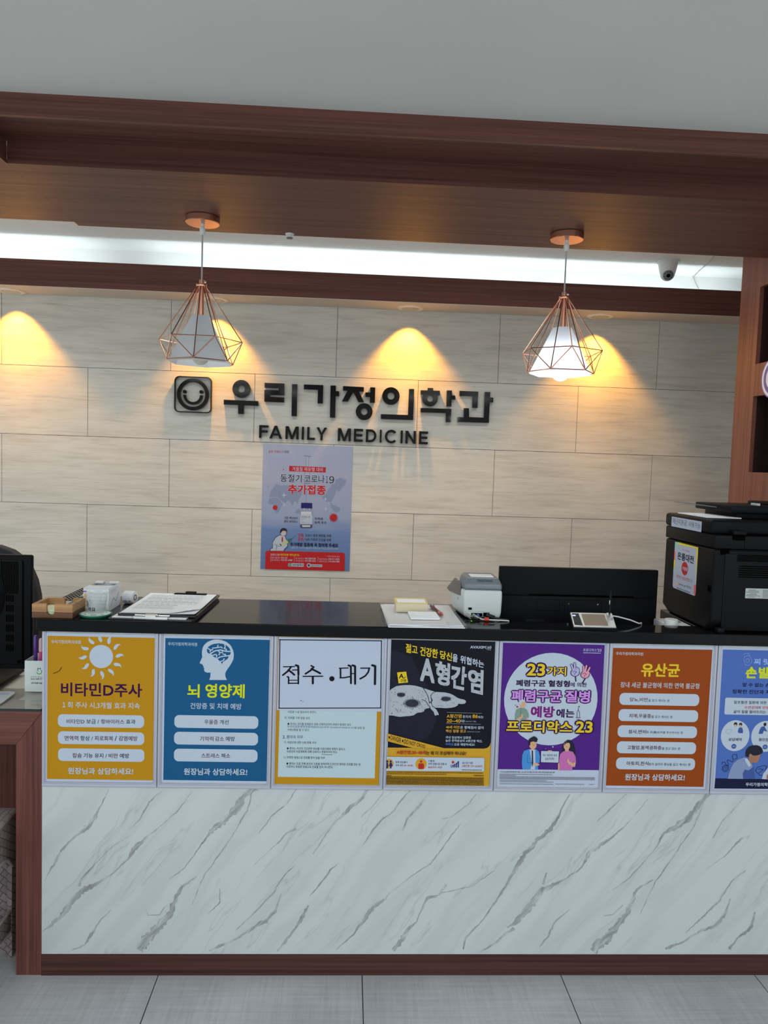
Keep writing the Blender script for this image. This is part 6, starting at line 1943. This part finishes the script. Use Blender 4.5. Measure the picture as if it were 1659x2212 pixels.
MB().box(1.585, my + 0.03, 0.745, 1.64, my + 0.05, 0.98, monitor_m, 0.004).obj('stand_neck', t)
MB().box(1.49, my - 0.06, 0.7305, 1.735, my + 0.16, 0.745, monitor_m, 0.005).obj('stand_base', t)

# signature pad with stylus
t = thing('signature_pad', 'small black and silver signature pad on the countertop in front of the wide monitor', 'signature pad', (1.588, 0.04, T))
ang = math.radians(17)
Fs = (Vector((1.588, -0.002, T + 0.006)), X, Vector((0.10, math.cos(ang), math.sin(ang))).normalized(), Vector((0, -math.sin(ang), math.cos(ang))))
base = [(-0.066, 0.0), (0.064, 0.0), (0.070, 0.090), (-0.062, 0.090)]
MB().prism(base, Fs, -0.006, 0.002, black_m).obj('pad_base', t)
MB().prism([(-0.064, 0.002), (0.062, 0.002), (0.068, 0.088), (-0.060, 0.088)], Fs, 0.002, 0.0045, mat('silver_bezel', (0.50, 0.50, 0.50), 0.35, 0.6)).obj('bezel', t)
MB().prism([(-0.060, 0.012), (-0.036, 0.008), (-0.036, 0.082), (-0.056, 0.082)], Fs, 0.0045, 0.0052, mat('gloss_black', (0.008, 0.008, 0.010), 0.15)).obj('logo_panel', t)
MB().prism([(-0.030, 0.010), (0.040, 0.010), (0.043, 0.080), (-0.028, 0.080)], Fs, 0.0045, 0.0050, mat('screen_glass', (0.30, 0.23, 0.17), 0.12)).obj('screen', t)
MB().prism(rrect(-0.052, 0.068, 0.010, 0.006, 0.003, 3), Fs, 0.0052, 0.0056, led_blue).obj('indicator_light', t)
MB().prism(rrect(0.056, 0.066, 0.016, 0.030, 0.004, 3), Fs, 0.0045, 0.010, mat('silver_bezel', (0.5, 0.5, 0.5), 0.35)).obj('pen_holder', t)
t = thing('stylus', 'black stylus standing upright in the holder of the signature pad', 'stylus', (1.652, 0.065, T + 0.03))
MB().tube([(1.6515, 0.064, T + 0.036), (1.6535, 0.066, T + 0.060), (1.6535, 0.068, T + 0.104), (1.6535, 0.068, T + 0.108)], [0.0022, 0.0042, 0.0034, 0.0018], black_m, 12).obj('pen_body', t)
MB().box(1.6485, 0.0615, T + 0.066, 1.6505, 0.0645, T + 0.079, chrome, 0.0005).obj('pocket_clip', t)
o = MB().tube([(1.655, 0.083, T + 0.030), (1.69, 0.088, T + 0.024), (1.725, 0.085, T + 0.016), (1.752, 0.084, T + 0.006), (1.765, 0.098, T + 0.005), (1.775, 0.125, T - 0.02)], 0.0021, cable_w, 8).obj('signature_pad_cable')
tag(o, 'white cable running right from the signature pad over the rear edge of the countertop', 'cable')

# white desk unit in the gap between monitor and printer
t = thing('desk_unit', 'white plastic desk unit in the gap between the wide monitor and the black printer', 'desk unit', (1.89, 0.17, 0.73))
MB().box(1.8535, 0.112, 0.7305, 1.932, 0.222, 1.052, white_pl, 0.006).obj('housing', t)
mb = MB(); mb.lathe([(0.0, -0.02), (0.021, -0.02), (0.021, 0.012), (0.019, 0.015), (0.0, 0.015)], (1.8745, 0.134, 1.052), white_pl, 28); mb.obj('round_corner', t)
mb = MB(); mb.box(1.897, 0.1112, 1.030, 1.932, 0.1125, 1.0315, hole_m); mb.box(1.914, 0.1112, 1.00, 1.9152, 0.1125, 1.030, hole_m); mb.obj('panel_gap', t)
MB().lathe([(0.0, 0.0), (0.014, 0.0), (0.014, 0.0008), (0.0, 0.0008)], (1.905, 0.165, 1.0522), mat('dark_grey_disc', (0.20, 0.20, 0.20), 0.5), 24).obj('round_cap', t)

# black laser printer, seen from its rear left corner
t = thing('laser_printer', 'large black multifunction printer at the right end of the countertop', 'printer', (2.16, 0.19, T))
px0, px1, py0, py1 = 1.9405, 2.40, 0.028, 0.362
mb = MB()
prof = [(py0 + 0.02, T + 0.0005), (py1 - 0.05, T + 0.0005), (py1, T + 0.02), (py1, T + 0.247), (py0 - 0.012, T + 0.247), (py0 - 0.012, T + 0.03)]
mb.prism(prof, (Vector((px0, 0, 0)), Y, Z, X), 0, px1 - px0, printer_m)
o = mb.obj('main_body', t)
bv = o.modifiers.new('round_edges', 'BEVEL'); bv.width = 0.008; bv.segments = 3; bv.limit_method = 'ANGLE'
MB().box(px0 - 0.001, py0 - 0.010, T + 0.2485, px1, py1 + 0.002, T + 0.289, printer_m, 0.005).obj('middle_band', t)
MB().box(px0 - 0.003, py0 + 0.012, T + 0.290, px1, py1 + 0.006, T + 0.333, printer_m, 0.010, 3).obj('scanner_unit', t)
mb = MB(); mb.box(1.972, py0 - 0.0145, T + 0.005, px1, py0 - 0.010, T + 0.235, printer_m, 0.003); mb.obj('rear_door', t)
mb = MB()
for k in range(5): mb.box(2.008, py0 - 0.0165, T + 0.214 + k * 0.0042, px1 - 0.02, py0 - 0.0125, T + 0.2162 + k * 0.0042, hole_m)
for k in range(6): mb.box(2.015, py0 - 0.0165, T + 0.166 + k * 0.0064, px1 - 0.03, py0 - 0.0138, T + 0.1686 + k * 0.0064, hole_m)
mb.obj('vent_slots', t)
mb = MB(); mb.box(1.993, py0 - 0.016, T + 0.292, 2.032, py0 + 0.014, T + 0.303, printer_m, 0.002); mb.box(1.992, py0 - 0.017, T + 0.276, 2.028, py0 - 0.008, T + 0.290, hole_m, 0.003); mb.obj('latch', t)
mb = MB(); mb.box(1.9395, py0 - 0.004, T + 0.118, 1.957, py0 + 0.016, T + 0.136, hole_m); mb.obj('corner_socket', t)
MB().box(1.957, py0 - 0.013, T + 0.232, 1.984, py0 - 0.0105, T + 0.249, hole_m).obj('corner_recess', t)
MB().box(2.03, py0 - 0.0103, T + 0.2485, 2.031, py0 - 0.0098, T + 0.289, hole_m).obj('shut_line', t)
MB().box(1.955, py0 - 0.030, T + 0.0005, 1.978, py0 - 0.008, T + 0.016, printer_m, 0.004).obj('foot', t)
mb = MB()
mb.box(2.025, 0.10, T + 0.352, 2.40, 0.34, T + 0.374, printer_m, 0.005); mb.box(2.06, 0.13, T + 0.333, 2.40, 0.34, T + 0.353, printer_m, 0.004); mb.box(2.20, 0.12, T + 0.372, 2.40, 0.33, T + 0.384, printer_m, 0.004)
mb.box(2.135, 0.15, T + 0.374, 2.145, 0.19, T + 0.381, lightgrey_pl, 0.001); mb.box(2.17, 0.06, T + 0.333, 2.22, 0.12, T + 0.362, grey_pl, 0.006)
mb.obj('document_feeder', t)
mb = MB(); mb.tube([(2.05, 0.19, T + 0.362), (1.985, 0.192, T + 0.368), (1.926, 0.195, T + 0.374)], 0.0016, grey_pl, 6); mb.tube([(2.05, 0.27, T + 0.362), (1.985, 0.272, T + 0.368), (1.926, 0.275, T + 0.374)], 0.0016, grey_pl, 6); mb.tube([(1.926, 0.195, T + 0.374), (1.926, 0.275, T + 0.374)], 0.0016, grey_pl, 6)
mb.obj('paper_support', t)
o = MB().prism(rect(0.11, 0.20), (Vector((2.005, 0.20, T + 0.3345)), X, Y, Z), 0, 0.003, paper_m).obj('printed_pages')
tag(o, 'white sheets lying on top of the black printer', 'paper')
SF = lambda x, a: (Vector((x, -a['x0'], a['z0'])), -Y, Z, -X)
def side_label(name, key, label, x, base, r):
    a = ART[key]
    mb = MB()
    f = SF(x, a)
    w, h = a['x1'] - a['x0'], a['z1'] - a['z0']
    mb.prism(rrect(w / 2, h / 2, w, h, r, 6), f, 0, 0.0004, base)
    print_ops(mb, a['ops'], (f[0] - X * 0.0004, f[1], f[2], f[3]))
    return tag(mb.obj(name), label, 'sticker')
side_label('shop_sticker', 'cashsticker', 'white sticker with yellow edge and red circle on the side of the black printer', px0 - 0.0002, ink('white'), 0.010)
side_label('paper_label', 'grantlabel', 'white strip with handwritten Korean letters near the top of the printer side', px0 - 0.0034, ink('white'), 0.0005)
mb = MB()
fr_ = front(0, py0 - 0.0147, 0)
mb.prism(rrect(2.092, T + 0.119, 0.105, 0.030, 0.002, 3), fr_, 0, 0.0003, mat('silver_label', (0.40, 0.43, 0.43), 0.4))
for k in range(7):
    mb.prism(rect(0.020 + 0.012 * (k % 3), 0.0012, 2.060 + 0.004 * (k % 2), T + 0.1295 - 0.0036 * k), fr_, 0.0003, 0.0004, mat('label_ink', (0.05, 0.05, 0.05), 0.6))
    mb.prism(rect(0.026, 0.0012, 2.105, T + 0.1295 - 0.0036 * k), fr_, 0.0003, 0.0004, mat('label_ink', (0.05, 0.05, 0.05), 0.6))
mb.obj('rating_label', t)['label'] = 'silver rating label on the rear door'

# ---------------------------------------------------------------- things on the low desk
D = 0.794
t = thing('desktop_monitor', 'black desktop monitor seen from behind on the low glass-topped desk at the left', 'monitor', (-0.4, 0.24, D))
MB().box(-0.64, 0.214, 0.845, -0.119, 0.236, 1.204, monitor_m, 0.006, 3).obj('screen_panel', t)
MB().box(-0.62, 0.203, 0.862, -0.142, 0.216, 1.188, monitor_m, 0.006).obj('rear_cover', t)
mb = MB(); mb.lathe([(0.0, 0.045), (0.05, 0.042), (0.09, 0.030), (0.115, 0.012), (0.125, 0)], (-0.315, 0.205, 1.08), monitor_m, 36, 'y'); mb.obj('rear_bulge', t)
mb = MB()
for k in range(12): mb.box(-0.206 + k * 0.0045, 0.2015, 1.085, -0.2042 + k * 0.0045, 0.2035, 1.185, hole_m)
mb.obj('upper_vent', t)
for j in range(6):
    mb = MB()
    for k in range(4): mb.box(-0.190 + k * 0.0062, 0.2015, 0.905 + j * 0.031, -0.1868 + k * 0.0062, 0.2035, 0.926 + j * 0.031, hole_m)
    mb.obj('vent_slots', t)
mb = MB(); mb.lathe([(0.0, 0.001), (0.006, 0.001), (0.006, 0)], (-0.152, 0.203, 0.872), hole_m, 16, 'y'); mb.obj('screw_hole', t)
MB().box(-0.40, 0.236, D + 0.012, -0.30, 0.26, 0.95, monitor_m, 0.004).obj('stand_neck', t)
MB().box(-0.46, 0.165, D + 0.0002, -0.20, 0.36, D + 0.013, monitor_m, 0.005).obj('stand_base', t)
t = thing('pen_box', 'white card pen box on the low glass-topped desk beside the left monitor', 'pen box', (-0.07, 0.20, D))
qx0, qx1, qy0, qy1, qz = -0.113, -0.024, 0.152, 0.24, 0.890
pb_m = mat('pale_green_white_card', (0.66, 0.74, 0.72), 0.5)
mb = MB(); mb.box(qx0, qy0, D + 0.0005, qx1, qy0 + 0.002, qz, pb_m); mb.box(qx0, qy1 - 0.002, D + 0.0005, qx1, qy1, qz, pb_m); mb.box(qx0, qy0 + 0.002, D + 0.0005, qx0 + 0.002, qy1 - 0.002, qz, pb_m); mb.box(qx1 - 0.002, qy0 + 0.002, D + 0.0005, qx1, qy1 - 0.002, qz, pb_m); mb.box(qx0 + 0.002, qy0 + 0.002, D + 0.0005, qx1 - 0.002, qy1 - 0.002, D + 0.003, pb_m)
mb.obj('box_walls', t)
mb = MB()
ff = front(0, qy0 - 0.0003, 0)
gm = mat('green_print', (0.10, 0.36, 0.10), 0.5); bm_ = mat('teal_print', (0.05, 0.20, 0.28), 0.5); km = mat('grey_print', (0.16, 0.18, 0.20), 0.5)
mb.ringprism((-0.070, 0.857), 0.0085, 0.0062, ff, 0, 0.0002, gm, math.radians(190), math.radians(400), 24); mb.ringprism((-0.070, 0.862), 0.0055, 0.0036, ff, 0, 0.0002, bm_, math.radians(20), math.radians(230), 20); mb.ringprism((-0.0735, 0.867), 0.0016, 0.0, ff, 0, 0.0002, bm_, seg=12); mb.ringprism((-0.0665, 0.868), 0.0016, 0.0, ff, 0, 0.0002, gm, seg=12)
rnd = random.Random(5)
for zz, hh in ((0.840, 0.0016), (0.834, 0.004), (0.8215, 0.005)):
    x = -0.092
    while x < -0.034:
        l = rnd.uniform(0.002, 0.005); mb.prism(rect(l, hh, x, zz + rnd.uniform(-.0006, .0006)), ff, 0, 0.0002, km); x += l + 0.0018
mb.obj('printed_logo', t)
for nm, x, y, z, m, lab in (('marker_pen', -0.092, 0.18, 0.962, mat('violet_plastic', (0.07, 0.02, 0.22), 0.3), 'violet marker pen standing in the white pen box'),
                            ('highlighter', -0.074, 0.176, 0.954, mat('pink_plastic', (0.62, 0.05, 0.20), 0.3), 'pink highlighter standing in the white pen box'),
                            ('ballpoint_pen', -0.056, 0.19, 0.958, mat('pale_pink_plastic', (0.62, 0.40, 0.42), 0.3), 'pale pink pen standing in the white pen box, half behind the poster holder')):
    t = thing(nm, lab, 'pen', (x, y, D + 0.004), 'pens in the white pen box')
    MB().tube([(x, y, D + 0.004), (x, y, z - 0.02), (x, y, z - 0.018)], [0.0058, 0.0058, 0.0062], m, 14).obj('barrel', t)
    MB().tube([(x, y, z - 0.0405), (x, y, z - 0.004), (x, y, z)], [0.0066, 0.0064, 0.004], m if nm != 'highlighter' else mat('pale_pink_plastic', (0.62, 0.40, 0.42), 0.3), 14).obj('cap', t)
mb = MB()
fd = turned(-0.25, 0.085, D + 0.0003, 2)
mb.prism(rrect(0, 0, 0.235, 0.12, 0.016, 5), fd, 0, 0.0012, mat('mat_white', (0.62, 0.64, 0.66), 0.5))
for x, y, w, h, c in ((0.05, 0.01, 0.05, 0.016, (0.40, 0.46, 0.62)), (0.09, 0.035, 0.03, 0.02, (0.46, 0.50, 0.64)), (0.0, -0.02, 0.035, 0.018, (0.66, 0.26, 0.14)), (0.06, -0.035, 0.06, 0.01, (0.66, 0.50, 0.40))):
    mb.prism(rrect(x, y, w, h, 0.006, 4), fd, 0.0012, 0.0014, mat('mat_print_%d' % int(x * 100), c, 0.5))
tag(mb.obj('mouse_mat'), 'white rounded mat with coloured patches on the low glass-topped desk', 'mat')

# office chair behind the low desk
t = thing('office_chair', 'black office chair behind the left monitor, its rounded backrest edge showing', 'chair', (-0.66, 0.98, 0))
chair_m = mat('black_mesh_fabric', (0.012, 0.012, 0.016), 0.75)
sec = []
for k in range(28):
    a = 2 * math.pi * k / 28
    sec.append((-0.66 + 0.255 * math.copysign(abs(math.cos(a)) ** 0.7, math.cos(a)), 0.84 + 0.30 * math.copysign(abs(math.sin(a)) ** 0.8, math.sin(a))))
o = MB().prism(sec, front(0, 1.0, 0), -0.03, 0.02, chair_m).obj('backrest', t)
bv = o.modifiers.new('round_edges', 'BEVEL'); bv.width = 0.012; bv.segments = 3; bv.limit_method = 'ANGLE'
MB().box(-0.90, 0.98, 0.43, -0.42, 1.44, 0.50, chair_m, 0.03, 3).obj('seat', t)
MB().box(-0.69, 1.03, 0.42, -0.63, 1.06, 0.72, black_m, 0.006).obj('back_support', t)
MB().tube([(-0.66, 1.2, 0.09), (-0.66, 1.2, 0.43)], 0.028, black_m, 16).obj('gas_column', t)
for k in range(5):
    a = 2 * math.pi * k / 5 + 0.3
    MB().tube([(-0.66, 1.2, 0.10), (-0.66 + 0.28 * math.cos(a), 1.2 + 0.28 * math.sin(a), 0.068)], [0.024, 0.016], black_m, 8).obj('base_arm', t)
    MB().lathe([(0.0, -0.012), (0.028, -0.012), (0.030, 0.0), (0.028, 0.012), (0.0, 0.012)], (-0.66 + 0.28 * math.cos(a), 1.2 + 0.28 * math.sin(a), 0.031), black_m, 18, 'x').obj('caster', t)

# woven stool under the low desk
def side_uv(n):
    s = n.t.nodes.new('ShaderNodeSeparateXYZ'); n.t.links.new(n.co, s.inputs[0])
    a = n.math('ADD', s.outputs[0], s.outputs[1])
    return n.n('ShaderNodeCombineXYZ', i0=a, i1=s.outputs[2]).outputs[0]
def weave(name, c0, c1):
    n = Nodes(name, 0.55, 0.3)
    b = n.n('ShaderNodeTexBrick', Vector=n.map((1, 1, 1), (0, 0, math.radians(35)), side_uv(n)), Scale=1.0, i1=(*c0, 1), i2=(*c1, 1), i3=(0.075, 0.056, 0.056, 1))
    b.inputs['Brick Width'].default_value = 0.026; b.inputs['Row Height'].default_value = 0.021; b.inputs['Mortar Size'].default_value = 0.0022; b.inputs['Mortar Smooth'].default_value = 1.0
    return n.out(b.outputs['Color'], b.outputs['Fac'], -0.9, 0.006)
def weave_top(name, c0, c1):
    n = Nodes(name, 0.55, 0.3)
    b = n.n('ShaderNodeTexBrick', Vector=n.map((1, 1, 1), (0, 0, math.radians(90))), Scale=1.0, i1=(*c0, 1), i2=(*c1, 1), i3=(0.20, 0.16, 0.155, 1))
    b.inputs['Brick Width'].default_value = 0.045; b.inputs['Row Height'].default_value = 0.016; b.inputs['Mortar Size'].default_value = 0.002; b.inputs['Mortar Smooth'].default_value = 0.6
    return n.out(b.outputs['Color'], b.outputs['Fac'], -0.7, 0.003)
rattan_s = weave('taupe_rattan_weave', (0.25, 0.195, 0.195), (0.33, 0.26, 0.26))
rattan_t = weave_top('taupe_rattan_seat', (0.42, 0.35, 0.34), (0.34, 0.28, 0.275))
rim_m = mat('taupe_rattan_rim', (0.38, 0.31, 0.30), 0.5)
sx0, sx1, sy0, sy1, sz = -0.56, -0.114, -0.33, 0.118, 0.45
t = thing('rattan_stool', 'taupe woven rattan stool pushed under the low desk, at the left picture edge', 'stool', ((sx0 + sx1) / 2, (sy0 + sy1) / 2, 0))
MB().box(sx0, sy0, sz - 0.025, sx1, sy1, sz, rattan_t, 0.012, 3).obj('seat', t)
def arch(a0, a1):
    w = 0.036
    mid = []
    for k in range(13):
        f = k / 12
        a = a0 + w + (a1 - a0 - 2 * w) * f
        e = min(f, 1 - f) / 0.16
        mid.append((a, sz - 0.118 - (0.045 * (1 - min(1, e)) ** 2)))
    return [(a0, sz - 0.02), (a1, sz - 0.02), (a1, 0.0), (a1 - w, 0.0)] + mid[::-1] + [(a0 + w, 0.0), (a0, 0.0)]
MB().prism(arch(sy0 + 0.006, sy1 - 0.006), (Vector((sx1 - 0.004, 0, 0)), Y, Z, X), -0.014, 0.0, rattan_s).obj('side_skirt', t)
MB().prism(arch(sy0 + 0.006, sy1 - 0.006), (Vector((sx0 + 0.018, 0, 0)), Y, Z, X), -0.014, 0.0, rattan_s).obj('side_skirt', t)
MB().prism(arch(sx0 + 0.02, sx1 - 0.02), (Vector((0, sy0 + 0.006, 0)), X, Z, -Y), -0.014, 0.0, rattan_s).obj('front_skirt', t)
MB().prism(arch(sx0 + 0.02, sx1 - 0.02), (Vector((0, sy1 - 0.02, 0)), X, Z, -Y), -0.014, 0.0, rattan_s).obj('rear_skirt', t)
mb = MB()
for x in (sx1 - 0.003, sx0 + 0.003):
    mb.tube([(x, a, z) for a, z in arch(sy0 + 0.006, sy1 - 0.006)[4:17]], 0.0045, rim_m, 8)
mb.obj('arch_rim', t)
MB().box(sx1 - 0.016, sy0 + 0.042, 0.085, sx1 - 0.006, sy1 - 0.042, 0.148, rattan_s, 0.003).obj('stretcher', t)
MB().box(sx0 + 0.006, sy0 + 0.042, 0.085, sx0 + 0.016, sy1 - 0.042, 0.148, rattan_s, 0.003).obj('stretcher', t)
mb = MB()
for z in (0.085, 0.148): mb.tube([(sx1 - 0.009, sy0 + 0.042, z), (sx1 - 0.009, sy1 - 0.042, z)], 0.0045, rim_m, 8)
mb.obj('stretcher_rim', t)
